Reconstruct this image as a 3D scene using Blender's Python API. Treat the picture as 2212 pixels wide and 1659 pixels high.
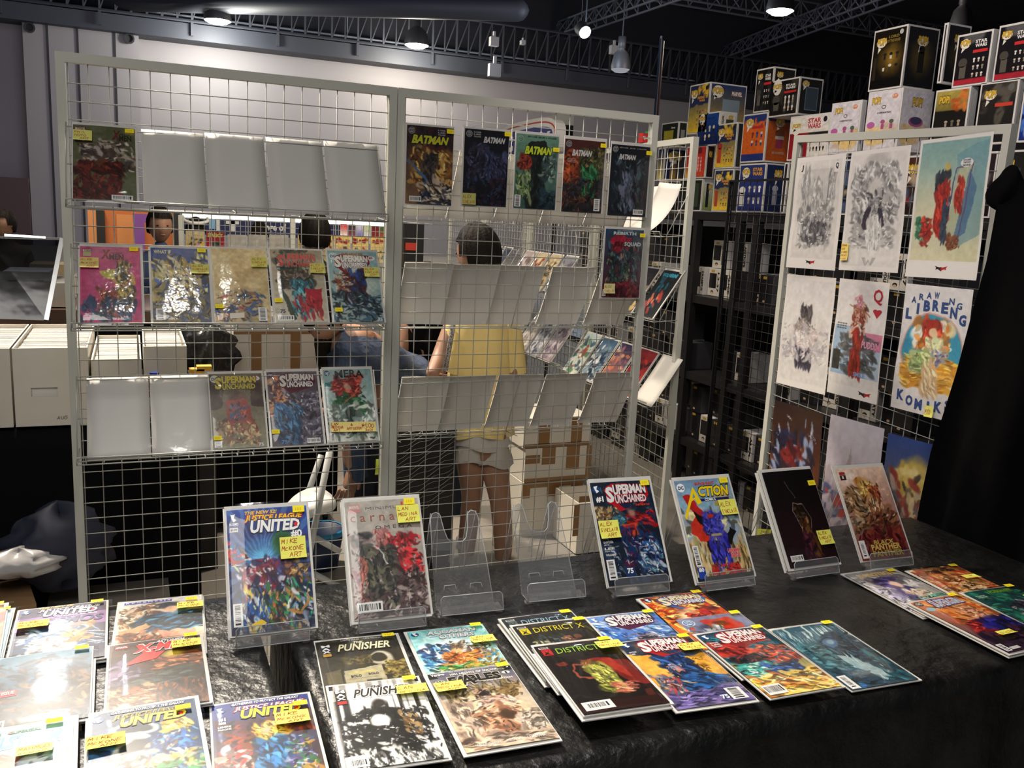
import bpy, math, random
import numpy as np
from mathutils import Vector, Matrix
for o in list(bpy.data.objects): bpy.data.objects.remove(o)
PI = math.pi
S = bpy.context.scene
COL = S.collection

# ------------------------------------------------------------------ camera
F = 1906.346
YAW, PITCH, ROLL = 0.4089, -0.1857, 0.0503
CAM = np.array([0.1613, -2.9138, 1.6041])
def cam_rows(yaw, pitch, roll):
    cy, sy, cp, sp = math.cos(yaw), math.sin(yaw), math.cos(pitch), math.sin(pitch)
    fwd = np.array([sy*cp, cy*cp, sp]); right = np.array([cy, -sy, 0.]); up = np.cross(right, fwd)
    cr, sr = math.cos(roll), math.sin(roll)
    return np.array([cr*right+sr*up, -sr*right+cr*up, fwd])
RW = cam_rows(YAW, PITCH, ROLL)
cd = bpy.data.cameras.new('camera'); cam = bpy.data.objects.new('camera', cd); COL.objects.link(cam)
cd.sensor_width = 36; cd.sensor_fit = 'HORIZONTAL'; cd.lens = 36*F/2212; cd.clip_end = 200
M = Matrix.Identity(4)
for i in range(3):
    M[i][0] = RW[0][i]; M[i][1] = RW[1][i]; M[i][2] = -RW[2][i]; M[i][3] = CAM[i]
cam.matrix_world = M
S.camera = cam

# ------------------------------------------------------------------ world, lights, exposure
w = bpy.data.worlds.new('hall_air'); S.world = w; w.use_nodes = True
w.node_tree.nodes['Background'].inputs[0].default_value = (.60, .62, .72, 1)
w.node_tree.nodes['Background'].inputs[1].default_value = .05
S.view_settings.view_transform = 'Standard'; S.view_settings.look = 'None'
S.view_settings.exposure = 0.28; S.view_settings.gamma = 1; S.view_settings.use_curve_mapping = False
def light(name, typ, loc, energy, color=(1, 1, 1), size=.2, target=None, size_y=None, spot=None, blend=.3):
    d = bpy.data.lights.new(name, typ); o = bpy.data.objects.new(name, d); COL.objects.link(o)
    o.location = loc; d.energy = energy; d.color = color
    if typ == 'AREA':
        d.size = size
        if size_y: d.shape = 'RECTANGLE'; d.size_y = size_y
    else: d.shadow_soft_size = size
    if typ == 'SPOT': d.spot_size = spot; d.spot_blend = blend
    if target: o.rotation_euler = (Vector(target)-Vector(loc)).to_track_quat('-Z', 'Y').to_euler()
    return o
WARM = (1., .86, .68); NEUT = (1., .95, .88); COOL = (.78, .88, 1.)
light('hall_floodlight', 'SPOT', (-.95, 9.2, 6.3), 520, COOL, .2, (0.1, -1.2, .75), spot=math.radians(24))
light('booth_spotlight', 'SPOT', (-.35, 2.2, 4.1), 950, WARM, .12, (.1, .2, .9), spot=math.radians(75), blend=.7)
light('velvet_fill_spot', 'SPOT', (-.35, 3.2, 5.7), 520, NEUT, .12, (.15, -1.32, .75), spot=math.radians(19), blend=.6)  # extra spot, added to brighten the velvet from behind
light('aisle_spotlight', 'SPOT', (1.55, 1.5, 4.3), 300, WARM, .15, (1.9, 1.2, .8), spot=math.radians(70), blend=.8)
light('front_light', 'AREA', (-.9, -4.2, 4.6), 74, NEUT, 2.2, (.8, -.6, 1.0))
light('print_light', 'SPOT', (.2, -.9, 3.9), 170, (1, .87, .80), .15, (2.75, -.35, 1.55), spot=math.radians(50), blend=.6)
light('table_fill_spot', 'SPOT', (.35, -1.9, 4.4), 235, NEUT, .2, (.55, -1.45, .75), spot=math.radians(52), blend=.9)  # added spot, brightens the tabletop and spares the mesh panels
light('toy_fill_spot', 'SPOT', (1.3, .3, 4.6), 170, WARM, .12, (3.4, .6, 2.1), spot=math.radians(62), blend=.7)  # added to lift the toy box stacks, no lamp hangs there
light('far_booth_light', 'AREA', (1.6, 2.7, 3.2), 60, WARM, 1.6, (1.4, 5, 1.3))
light('orange_booth_light', 'AREA', (-.6, 7.2, 4.2), 120, WARM, 1.6, (-.8, 9.8, 1.4))
light('hall_fill', 'AREA', (2, 14, 8.5), 700, (.86, .84, 1.), 12, (1, 30, 3))

# ------------------------------------------------------------------ geometry of sight: a pixel's ray met with a plane of the room
def ray(u, v):
    d = np.array([(u-1106)/F, -(v-829.5)/F, 1]) @ RW
    return d/np.linalg.norm(d)
def onz(u, v, z): d = ray(u, v); return Vector(CAM+d*(z-CAM[2])/d[2])
def ony(u, v, y): d = ray(u, v); return Vector(CAM+d*(y-CAM[1])/d[1])
def onx(u, v, x): d = ray(u, v); return Vector(CAM+d*(x-CAM[0])/d[0])
def onp(u, v, p, n):
    d = Vector(ray(u, v)); c = Vector(CAM); return c+d*((Vector(p)-c).dot(n)/d.dot(n))

# ------------------------------------------------------------------ objects
def put(name, me, mat=None, parent=None, smooth=False):
    o = bpy.data.objects.new(name, me); COL.objects.link(o)
    if mat is not None:
        for m in (mat if isinstance(mat, (list, tuple)) else [mat]): me.materials.append(m)
    if smooth: me.polygons.foreach_set('use_smooth', [True]*len(me.polygons))
    if parent is not None: o.parent = parent
    return o
def tag(o, label, cat, group=None):
    o['label'] = label; o['category'] = cat
    if group: o['group'] = group
    return o
def stuff(o, label, cat): tag(o, label, cat); o['kind'] = 'stuff'; return o
def struct(o): o['kind'] = 'structure'; return o
def empty(name, loc=(0, 0, 0), rz=0, mat=None):
    o = bpy.data.objects.new(name, None); COL.objects.link(o); o.empty_display_size = .05
    o.location = loc; o.rotation_euler = (0, 0, rz)
    if mat is not None: o.matrix_world = mat
    return o
def thing(name, label, cat, loc=(0, 0, 0), rz=0, group=None, mat=None):
    return tag(empty(name, loc, rz, mat), label, cat, group)
def frame_of(bl, u, v):
    u = Vector(u).normalized(); v = Vector(v); v = (v-u*v.dot(u)).normalized(); n = u.cross(v)
    m = Matrix.Identity(4)
    for i in range(3): m[i][0] = u[i]; m[i][1] = v[i]; m[i][2] = n[i]; m[i][3] = bl[i]
    return m
def dup(root, **kw):
    r = root.copy(); COL.objects.link(r)
    for k, v in kw.items():
        if k in ('label', 'group'): r[k] = v
        elif k == 'mat': r.matrix_world = v
        elif k == 'loc': r.location = v
        elif k == 'rz': r.rotation_euler = (0, 0, v)
    for ch in root.children:
        c = ch.copy(); COL.objects.link(c); c.parent = r
        for g in ch.children:
            d = g.copy(); COL.objects.link(d); d.parent = c
    return r

def hx(c):
    if not isinstance(c, str): return np.array(c[:3], float)
    if len(c) == 3: c = c[0]*2+c[1]*2+c[2]*2
    return np.array([int(c[i:i+2], 16)/255 for i in (0, 2, 4)])
def lin(a): a = np.clip(a, 0, 1); return np.where(a < .04045, a/12.92, ((a+.055)/1.055)**2.4)
def lc(c): return tuple(float(x) for x in lin(hx(c)))+(1.,)

class MB:
    def __init__(s): s.v = []; s.f = []; s.mi = []; s.c = []
    def add(s, vs, fs, mi=0, col=None):
        b = len(s.v); s.v += [tuple(p) for p in vs]; s.f += [tuple(b+i for i in f) for f in fs]; s.mi += [mi]*len(fs)
        s.c += [col]*len(vs); return s
    def box(s, a, b, mi=0, T=None, col=None):
        x0, y0, z0 = a; x1, y1, z1 = b
        vs = [Vector(p) for p in ((x0, y0, z0), (x1, y0, z0), (x1, y1, z0), (x0, y1, z0), (x0, y0, z1), (x1, y0, z1), (x1, y1, z1), (x0, y1, z1))]
        if T is not None: vs = [T @ p for p in vs]
        return s.add(vs, [(0, 3, 2, 1), (4, 5, 6, 7), (0, 1, 5, 4), (1, 2, 6, 5), (2, 3, 7, 6), (3, 0, 4, 7)], mi, col)
    def bar(s, p, q, r, n=6, mi=0, r2=None):
        p = Vector(p); q = Vector(q); d = (q-p)
        if d.length < 1e-6: return s
        d.normalize(); a = d.orthogonal().normalized(); b = d.cross(a); r2 = r if r2 is None else r2
        vs = []
        for c, rr in ((p, r), (q, r2)):
            for k in range(n): t = 2*PI*k/n; vs.append(c+(a*math.cos(t)+b*math.sin(t))*rr)
        return s.add(vs, [(k, (k+1) % n, n+(k+1) % n, n+k) for k in range(n)]+[tuple(range(n))[::-1], tuple(range(n, 2*n))], mi)
    def tube(s, pts, r, n=6, mi=0, closed=False):
        pts = [Vector(p) for p in pts]; m = len(pts); vs = []; a = None
        for i, p in enumerate(pts):
            d = (pts[min(i+1, m-1)]-pts[max(i-1, 0)]).normalized()
            if a is None: a = d.orthogonal().normalized()
            else: a = (a-d*a.dot(d)).normalized()
            b = d.cross(a); rr = r[i] if isinstance(r, (list, tuple)) else r
            vs += [p+(a*math.cos(2*PI*k/n)+b*math.sin(2*PI*k/n))*rr for k in range(n)]
        fs = [(i*n+k, i*n+(k+1) % n, (i+1)*n+(k+1) % n, (i+1)*n+k) for i in range(m-1) for k in range(n)]
        fs += [tuple(range(n))[::-1], tuple(range((m-1)*n, m*n))]
        return s.add(vs, fs, mi)
    def lathe(s, prof, n=16, mi=0, T=None):
        vs = [Vector((r*math.cos(2*PI*k/n), r*math.sin(2*PI*k/n), z)) for r, z in prof for k in range(n)]
        if T is not None: vs = [T @ p for p in vs]
        m = len(prof)
        return s.add(vs, [(i*n+k, i*n+(k+1) % n, (i+1)*n+(k+1) % n, (i+1)*n+k) for i in range(m-1) for k in range(n)], mi)
    def plate(s, poly, th, T=None, mi=0):       # polygon in XY, thickness along Z
        n = len(poly); vs = [Vector((x, y, 0)) for x, y in poly]+[Vector((x, y, th)) for x, y in poly]
        if T is not None: vs = [T @ p for p in vs]
        return s.add(vs, [tuple(range(n))[::-1], tuple(range(n, 2*n))]+[(k, (k+1) % n, n+(k+1) % n, n+k) for k in range(n)], mi)
    def grid(s, nx, ny, fn, mi=0, col=None):
        vs = [fn(i/(nx-1), j/(ny-1)) for j in range(ny) for i in range(nx)]
        return s.add(vs, [(j*nx+i, j*nx+i+1, (j+1)*nx+i+1, (j+1)*nx+i) for j in range(ny-1) for i in range(nx-1)], mi, col)
    def mesh(s, name):
        me = bpy.data.meshes.new(name); me.from_pydata(s.v, [], s.f)
        if any(s.mi): me.polygons.foreach_set('material_index', s.mi)
        if any(c is not None for c in s.c):
            at = me.color_attributes.new('Col', 'FLOAT_COLOR', 'POINT')
            at.data.foreach_set('color', np.array([c if c is not None else (1, 1, 1, 1) for c in s.c], float).ravel())
        me.update(); return me
    def build(s, name, mat, parent=None, smooth=False): return put(name, s.mesh(name), mat, parent, smooth)

# ------------------------------------------------------------------ materials
def mat(name, col=(.8, .8, .8), rough=.5, metal=0., noise=None, bump=None, **kw):
    m = bpy.data.materials.new(name); m.use_nodes = True; nt = m.node_tree; b = nt.nodes['Principled BSDF']
    c = lc(col) if isinstance(col, str) else tuple(col)+(1,)
    b.inputs['Base Color'].default_value = c; b.inputs['Roughness'].default_value = rough; b.inputs['Metallic'].default_value = metal
    for k, v in kw.items(): b.inputs[k.replace('_', ' ')].default_value = v
    tc = nt.nodes.new('ShaderNodeTexCoord')
    if noise:       # (scale, second colour, low, high)
        n = nt.nodes.new('ShaderNodeTexNoise'); n.inputs['Scale'].default_value = noise[0]; n.inputs['Detail'].default_value = 5
        nt.links.new(tc.outputs['Object'], n.inputs['Vector'])
        r = nt.nodes.new('ShaderNodeValToRGB'); r.color_ramp.elements[0].position = noise[2]; r.color_ramp.elements[1].position = noise[3]
        r.color_ramp.elements[0].color = c; r.color_ramp.elements[1].color = lc(noise[1]) if isinstance(noise[1], str) else tuple(noise[1])+(1,)
        nt.links.new(n.outputs['Fac'], r.inputs['Fac']); nt.links.new(r.outputs['Color'], b.inputs['Base Color'])
    if bump:        # (scale, strength, distance)
        n2 = nt.nodes.new('ShaderNodeTexNoise'); n2.inputs['Scale'].default_value = bump[0]; n2.inputs['Detail'].default_value = 4
        nt.links.new(tc.outputs['Object'], n2.inputs['Vector'])
        bp = nt.nodes.new('ShaderNodeBump'); bp.inputs['Strength'].default_value = bump[1]; bp.inputs['Distance'].default_value = bump[2]
        nt.links.new(n2.outputs['Fac'], bp.inputs['Height']); nt.links.new(bp.outputs['Normal'], b.inputs['Normal'])
    return m
def emit(name, col, st):
    m = bpy.data.materials.new(name); m.use_nodes = True; b = m.node_tree.nodes['Principled BSDF']
    b.inputs['Base Color'].default_value = (0, 0, 0, 1); b.inputs['Emission Color'].default_value = tuple(col)+(1,); b.inputs['Emission Strength'].default_value = st
    return m
def printed(name, rough=.35, coat=0.):
    m = mat(name, 'fff', rough); nt = m.node_tree; a = nt.nodes.new('ShaderNodeAttribute'); a.attribute_name = 'Col'
    nt.links.new(a.outputs['Color'], nt.nodes['Principled BSDF'].inputs['Base Color'])
    nt.nodes['Principled BSDF'].inputs['Coat Weight'].default_value = coat; nt.nodes['Principled BSDF'].inputs['Coat Roughness'].default_value = .1
    return m
def film(name, rough, strength, scale, bstr, ior=1.5, tint=None):
    m = bpy.data.materials.new(name); m.use_nodes = True; nt = m.node_tree; nt.nodes.clear()
    out = nt.nodes.new('ShaderNodeOutputMaterial'); mx = nt.nodes.new('ShaderNodeMixShader'); tr = nt.nodes.new('ShaderNodeBsdfTransparent')
    tr.inputs[0].default_value = (tint or (1, 1, 1))+(1,); gl = nt.nodes.new('ShaderNodeBsdfGlossy'); gl.inputs['Roughness'].default_value = rough; lw = nt.nodes.new('ShaderNodeLayerWeight'); pw = nt.nodes.new('ShaderNodeMath'); pw.operation = 'POWER'; pw.inputs[1].default_value = 5; fr = nt.nodes.new('ShaderNodeMath'); fr.operation = 'MULTIPLY_ADD'; fr.inputs[1].default_value = .95; fr.inputs[2].default_value = .045; nt.links.new(lw.outputs['Facing'], pw.inputs[0]); nt.links.new(pw.outputs[0], fr.inputs[0])
    mu = nt.nodes.new('ShaderNodeMath'); mu.operation = 'MULTIPLY'; mu.inputs[1].default_value = strength; mu.use_clamp = True
    tc = nt.nodes.new('ShaderNodeTexCoord'); n = nt.nodes.new('ShaderNodeTexNoise'); n.inputs['Scale'].default_value = scale; n.inputs['Detail'].default_value = 3
    bp = nt.nodes.new('ShaderNodeBump'); bp.inputs['Strength'].default_value = bstr; bp.inputs['Distance'].default_value = .002
    nt.links.new(tc.outputs['Object'], n.inputs['Vector']); nt.links.new(n.outputs['Fac'], bp.inputs['Height'])
    nt.links.new(bp.outputs['Normal'], gl.inputs['Normal'])
    nt.links.new(fr.outputs[0], mu.inputs[0]); nt.links.new(mu.outputs[0], mx.inputs[0]); nt.links.new(tr.outputs[0], mx.inputs[1]); nt.links.new(gl.outputs[0], mx.inputs[2])
    nt.links.new(mx.outputs[0], out.inputs['Surface']); return m
WHITE = mat('white_enamel', (.56, .57, .52), .38, bump=(60, .05, .001))
WIRE = mat('white_wire', (.40, .41, .385), .4)
BOARD = mat('white_backing_board', (.74, .73, .70), .6, noise=(3, (.66, .65, .63), .35, .7))
PRINT = printed('printed_ink', .4)
PAPER = printed('printed_paper', .55)
GLOSSBOX = printed('printed_carton', .32, .25)
FILM = film('plastic_film', .06, 1.15, 13, .38)
CRINKLE = film('crinkled_film', .12, 1.7, 22, 1.6)
NOTE = printed('sticky_paper', .7)
BLACK = mat('black_metal', (.012, .012, .014), .45)
CARTON = mat('white_carton', (.70, .67, .60), .7, noise=(4, (.62, .58, .50), .4, .8))
KRAFT = mat('brown_cardboard', (.33, .20, .10), .8, noise=(8, (.26, .15, .07), .3, .7))
TAPE = mat('brown_tape', (.28, .15, .06), .25)
VELVET = mat('crushed_velvet', (.0028, .0028, .003), .43, noise=(11, (.013, .0125, .012), .42, .74), bump=(26, 1., .009), Specular_IOR_Level=.55)
DRAPE = mat('black_drape', (.0025, .0025, .003), .9, bump=(20, .4, .008), Specular_IOR_Level=.05)
def clear_plastic():
    m = film('clear_acrylic', .04, 2.2, 6, .15, 1.5); nt = m.node_tree; mx = nt.nodes['Mix Shader']; out = nt.nodes['Material Output']
    df = nt.nodes.new('ShaderNodeBsdfDiffuse'); df.inputs[0].default_value = (.8, .82, .85, 1); m2 = nt.nodes.new('ShaderNodeMixShader'); m2.inputs[0].default_value = .045
    nt.links.new(mx.outputs[0], m2.inputs[1]); nt.links.new(df.outputs[0], m2.inputs[2]); nt.links.new(m2.outputs[0], out.inputs['Surface']); return m
ACRYL = clear_plastic()
EDGE_GLINT = mat('acrylic_edge_glint', (.42, .44, .46), .15, Specular_IOR_Level=1.)  # pale grey stands in for highlights along clear plastic edges
SKIN = mat('skin', (.34, .19, .13), .5, noise=(12, (.31, .16, .10), .3, .7))
HAIR = mat('black_hair', (.010, .008, .007), .6, bump=(90, .8, .004), Specular_IOR_Level=.10)
BLUE_CLOTH = mat('navy_cloth', (.03, .055, .12), .8, bump=(30, .4, .006))
BLACK_CLOTH = mat('black_cloth', (.005, .005, .006), .9, Specular_IOR_Level=.1)

# ------------------------------------------------------------------ printed art: colour fields held in the mesh
def vnoise(nx, ny, cells, rng):
    cy = max(2, int(cells*ny/nx)); g = rng.random((cy+2, cells+2))
    y = np.linspace(0, cy, ny, endpoint=False); x = np.linspace(0, cells, nx, endpoint=False)
    yi = y.astype(int); xi = x.astype(int); fy = y-yi; fx = x-xi; fy = fy*fy*(3-2*fy); fx = fx*fx*(3-2*fx)
    a = g[yi][:, xi]; b = g[yi][:, xi+1]; c = g[yi+1][:, xi]; d = g[yi+1][:, xi+1]
    fx = fx[None]; fy = fy[:, None]
    return (a*(1-fx)+b*fx)*(1-fy)+(c*(1-fx)+d*fx)*fy
def fbm(nx, ny, cells, rng, o=3):
    t = 0; s = 0
    for k in range(o): t = t+vnoise(nx, ny, cells*2**k, rng)*.5**k; s += .5**k
    return t/s
def art(nx, ny, spec, seed=1, warp=.05, grain=.12, dk=.45):
    rng = np.random.default_rng(seed)
    V0, U0 = np.mgrid[0:1:ny*1j, 0:1:nx*1j]
    U = U0+warp*(fbm(nx, ny, 5, rng)-.5)*2; V = V0+warp*(fbm(nx, ny, 5, rng)-.5)*2
    img = np.ones((ny, nx, 3))*.5
    def blend(m, c): img[:] = img*(1-m[..., None])+hx(c)*m[..., None]
    for op in spec:
        k = op[0]
        if k == 'g': t = np.clip(V, 0, 1)[..., None]; img[:] = hx(op[1])*(1-t)+hx(op[2])*t
        elif k == 'f':      # cloudy two-tone between colours, region y0..y1, cells
            m = np.clip((fbm(nx, ny, op[3] if len(op) > 3 else 4, rng)-.35)*3, 0, 1); img[:] = img*(1-m[..., None]*op[2])+hx(op[1])*m[..., None]*op[2]
        elif k == 'e':
            _, cx, cy, rx, ry, rot, c = op[:7]; soft = op[7] if len(op) > 7 else .08
            a = math.radians(rot); dx = (U-cx); dy = (V-cy)*1.5
            p = (dx*math.cos(a)+dy*math.sin(a))/rx; q = (-dx*math.sin(a)+dy*math.cos(a))/(ry*1.5)
            blend(np.clip((1-np.sqrt(p*p+q*q))/soft, 0, 1), c)
        elif k == 'r': _, x0, y0, x1, y1, c = op[:6]; blend(((U0 >= x0) & (U0 <= x1) & (V0 >= y0) & (V0 <= y1)).astype(float)*(op[6] if len(op) > 6 else 1), c)
        elif k == 'p':
            pts = op[1]; c = op[2]; inside = np.zeros(U.shape, bool); n = len(pts)//2; j = n-1
            for i in range(n):
                xi, yi, xj, yj = pts[2*i], pts[2*i+1], pts[2*j], pts[2*j+1]
                if yi != yj: inside ^= ((yi > V) != (yj > V)) & (U < (xj-xi)*(V-yi)/(yj-yi)+xi)
                j = i
            blend(inside.astype(float)*(op[3] if len(op) > 3 else 1), c)
        elif k == 'l':
            _, x0, y0, x1, y1, wd, c = op; dx, dy = x1-x0, y1-y0; t = np.clip(((U-x0)*dx+(V-y0)*dy)/(dx*dx+dy*dy), 0, 1)
            blend(np.clip((wd-np.hypot(U-x0-t*dx, (V-y0-t*dy)*1.5))/wd*3, 0, 1), c)
        elif k == 's':      # brush strokes: x0,y0,x1,y1,count,size,stretch,colours,(angle,spread)
            _, x0, y0, x1, y1, cnt, sz, st, cs = op[:9]; ang = op[9] if len(op) > 9 else 0; spr = op[10] if len(op) > 10 else 180; cs = cs.split()
            det = int(cnt*2.2) if nx > 70 and sz > .02 else 0
            for q in range(cnt+det):
                fine = q >= cnt
                cx = x0+(x1-x0)*rng.random(); cy = y0+(y1-y0)*rng.random(); a = math.radians(ang+spr*(rng.random()-.5)*2); r = sz*(.4+rng.random())*(.34 if fine else 1); L = r*st*(1.5 if fine else 1)
                i0 = int(max(0, (cx-L-warp)*nx)); i1 = int(min(nx, (cx+L+warp)*nx+1)); j0 = int(max(0, (cy-L-warp)*ny)); j1 = int(min(ny, (cy+L+warp)*ny+1))
                if i1 <= i0 or j1 <= j0: continue
                dx = U[j0:j1, i0:i1]-cx; dy = (V[j0:j1, i0:i1]-cy)*1.5
                p = (dx*math.cos(a)+dy*math.sin(a))/L; q = (-dx*math.sin(a)+dy*math.cos(a))/r
                m = np.clip((1-np.sqrt(p*p+q*q))/.3, 0, 1)[..., None]*.85; c = hx(cs[rng.integers(len(cs))])
                if fine: c = np.clip(c*(dk if rng.random() < .5 else 1.22)+.02, 0, 1)
                img[j0:j1, i0:i1] = img[j0:j1, i0:i1]*(1-m)+c*m
        elif k == 'y':      # rays from a point
            _, cx, cy, n, c, al = op; th = np.arctan2(V-cy, U-cx); blend(np.clip(np.sin(th*n)*3, 0, 1)*al, c)
        elif k == 'd':      # drips / rain
            _, c, al, n = op[:4]; m = vnoise(nx, 2, n, rng)[0][None]; blend(np.clip((m-.55)*6, 0, 1)*al*np.ones(U.shape), c)
    img *= 1+grain*(fbm(nx, ny, 18, rng, 2)-.5)[..., None]*2
    return lin(img)

TXT = {}
def text_mesh(s, bold=0., shear=0.):
    key = (s, bold, shear)
    if key in TXT: return TXT[key]
    c = bpy.data.curves.new('t', 'FONT'); c.body = s; c.size = 1; c.offset = bold; c.shear = shear; c.resolution_u = 2; c.fill_mode = 'FRONT'
    o = bpy.data.objects.new('t', c); me = bpy.data.meshes.new_from_object(o)
    vs = np.array([v.co[:2] for v in me.vertices]) if len(me.vertices) else np.zeros((0, 2)); fs = [tuple(p.vertices) for p in me.polygons]
    bpy.data.objects.remove(o); bpy.data.curves.remove(c); bpy.data.meshes.remove(me)
    if len(vs): mn = vs.min(0); mx = vs.max(0); vs = (vs-mn)/(mx-mn)
    TXT[key] = (vs, fs); return TXT[key]
HW = {k: v for k, v in [p.split(':') for p in ("A:00 48 80|23 63;B:00 08 58 77 75 54 04|54 73 71 50 00;C:87 68 28 06 02 20 60 81;D:00 08 48 86 82 40 00;E:80 00 08 88|04 64;F:00 08 88|04 64;"
 "G:87 68 28 06 02 20 60 82 84 54;H:00 08|80 88|04 84;I:40 48;J:28 88|68 62 40 20 02;K:00 08|88 04 80;L:08 00 70;M:00 18 43 78 80;N:00 08 80 88;O:40 02 06 48 86 82 40;P:00 08 68 86 64 04;"
 "Q:40 02 06 48 86 82 40|52 80;R:00 08 68 86 64 04|44 80;S:87 68 18 06 24 63 81 60 10 01;T:08 88|48 40;U:08 02 20 60 82 88;V:08 40 88;W:08 20 45 60 88;X:00 88|08 80;Y:08 44 88|44 40;"
 "Z:08 88 00 80;&:80 15 27 47 45 02 20 40 84;0:40 02 06 48 86 82 40;1:40 48 27;2:07 28 68 86 00 80;5:88 18 15 64 82 60 00;3:08 88 44 74 82 60 00;p:10 18 68 86 64 14|06 86|05 85;c:65 25 03 01 20 60").split(';')]}
def hand(mb, s, x, y, w, h, col, z, slant=.15, th=.0007, fn=None, seed=0):
    n = len(s); cw = w/max(n, 1); r = random.Random(seed+len(s))
    for i, ch in enumerate(s):
        if ch == ' ' or ch not in HW: continue
        jx = r.uniform(-.06, .06)*cw; jy = r.uniform(-.08, .08)*h; sc = r.uniform(.88, 1.1)
        for st in HW[ch].split('|'):
            pts = [(x+i*cw+jx+(int(p[0])/8*.74+int(p[1])/8*slant)*cw*sc, y+jy+int(p[1])/8*h*sc) for p in st.split()]
            for a, b in zip(pts, pts[1:]):
                dx, dy = b[0]-a[0], b[1]-a[1]; L = math.hypot(dx, dy)+1e-9; px, py = -dy/L*th, dx/L*th; ex, ey = dx/L*th*.6, dy/L*th*.6
                q = [(a[0]+px-ex, a[1]+py-ey), (a[0]-px-ex, a[1]-py-ey), (b[0]-px+ex, b[1]-py+ey), (b[0]+px+ex, b[1]+py+ey)]
                mb.add([(fn(*p) if fn else (p[0], p[1], z)) for p in q], [(0, 1, 2, 3)], 0, col)

class Sheet:
    """printed sheet: colour grid + lettering as one mesh, local XY plane, origin bottom left; fn bends it"""
    def __init__(s, w, h, bend=None): s.w = w; s.h = h; s.mb = MB(); s.bend = bend or (lambda x, y: 0.); s.z = 0.; s.ox = s.oy = 0
    def p(s, x, y, dz=0): return (s.ox+x, s.oy+y, s.z+s.bend(x, y)+dz)
    def paint(s, nx, ny, img):
        w, h = s.w, s.h; b = len(s.mb.v)
        for j in range(ny):
            for i in range(nx): s.mb.v.append(s.p(w*i/(nx-1), h*(1-j/(ny-1))))
        s.mb.c += [tuple(c)+(1.,) for c in img.reshape(-1, 3).tolist()]
        fs = [(b+(j+1)*nx+i, b+(j+1)*nx+i+1, b+j*nx+i+1, b+j*nx+i) for j in range(ny-1) for i in range(nx-1)]
        s.mb.f += fs; s.mb.mi += [0]*len(fs)
    def text(s, t, x, y, w, h, col, out=None, shear=0., arc=0., bold=.035, lvl=1, rot=0, taper=0.):
        """box given in fractions from the top left; arc lifts the middle; taper grows to the left"""
        for o, c, dz in ((.075, out, .00025*lvl), (bold, col, .00025*lvl+.0002)):
            if c is None: continue
            vs, fs = text_mesh(t, o, shear)
            if not len(vs): continue
            g = (.03 if o == .075 else 0); W = w*(1+2*g*.6); H = h*(1+2*g*3)
            P = []
            for a, b in vs:
                k = 1+taper*(1-a); yy = (b-.5)*H*k+arc*(4*a*(1-a))
                X = (x+w/2)+(a-.5)*W; Y = (1-y-h/2)+yy
                if rot:
                    X = x+w/2-(yy*s.h)/s.w*rot; Y = 1-y-h/2+(a-.5)*W*s.w/s.h*rot
                P.append(s.p(X*s.w, Y*s.h, dz))
            s.mb.add(P, fs, 0, lc(c))
    def rect(s, x, y, w, h, col, lvl=1):
        x0, x1, y0, y1 = x*s.w, (x+w)*s.w, (1-y-h)*s.h, (1-y)*s.h; dz = .0002*lvl
        s.mb.add([s.p(x0, y0, dz), s.p(x1, y0, dz), s.p(x1, y1, dz), s.p(x0, y1, dz)], [(0, 1, 2, 3)], 0, lc(col))
    def disc(s, x, y, r, col, lvl=1, ry=None, n=20):
        dz = .0002*lvl; ry = ry or r
        s.mb.add([s.p(x*s.w+r*s.w*math.cos(2*PI*k/n), (1-y)*s.h+ry*s.w*math.sin(2*PI*k/n), dz) for k in range(n)], [tuple(range(n))], 0, lc(col))
    def poly(s, pts, col, lvl=1):
        s.mb.add([s.p(pts[i]*s.w, (1-pts[i+1])*s.h, .0002*lvl) for i in range(0, len(pts), 2)], [tuple(range(len(pts)//2))], 0, lc(col))
    def barcode(s, x, y, w, h, vert=False, lvl=2):
        s.rect(x, y, w, h, 'eee', lvl); r = random.Random(int(x*999+y*77)); t = .08
        while t < .78:
            b = r.choice((.015, .025, .04))
            if vert: s.rect(x+w*.18, y+h*t, w*.6, h*b, '222', lvl+1)
            else: s.rect(x+w*t, y+h*.18, w*b, h*.6, '222', lvl+1)
            t += b+r.choice((.02, .03, .045))
        if vert: s.rect(x+w*.18, y+h*.84, w*.6, h*.08, '222', lvl+1)
        else: s.rect(x+w*.84, y+h*.18, w*.08, h*.6, '222', lvl+1)
    def logo(s, kind, x, y, r, c1='fff', c2='148', lvl=2):
        if kind == 'dc':
            s.disc(x, y, r, c1, lvl); s.text('DC', x-r*.7, y-r*.38*s.w/s.h, r*1.4, r*.8*s.w/s.h, c2, lvl=lvl+1, bold=.04)
        elif kind == 'ring':
            s.disc(x, y, r, c1, lvl); s.disc(x, y, r*.82, c2, lvl+1); s.disc(x, y, r*.62, c1, lvl+2); s.text('DC', x-r*.5, y-r*.3*s.w/s.h, r, r*.6*s.w/s.h, c2, lvl=lvl+3, bold=.03)
            for a in (45, 135, 225, 315): s.disc(x+r*.72*math.cos(math.radians(a)), y+r*.72*math.sin(math.radians(a))*s.w/s.h, r*.13, c1, lvl+3, n=6)
        elif kind == 'peel':
            s.disc(x, y, r, c2, lvl); s.poly([x-r*.6, y-r*.5, x+r*.5, y-r*.62, x+r*.1, y-r*.05, x+r*.7, y+r*.3, x, y+r*.6, x-r*.35, y+r*.1], c1, lvl+1)
        elif kind == 'm':
            s.rect(x, y, r*2, r*.62, c1, lvl); s.text('MARVEL', x+r*.1, y+r*.1, r*1.8, r*.4, c2, lvl=lvl+1, bold=.02)
    def build(s, name, m, parent): return s.mb.build(name, m, parent)

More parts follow.
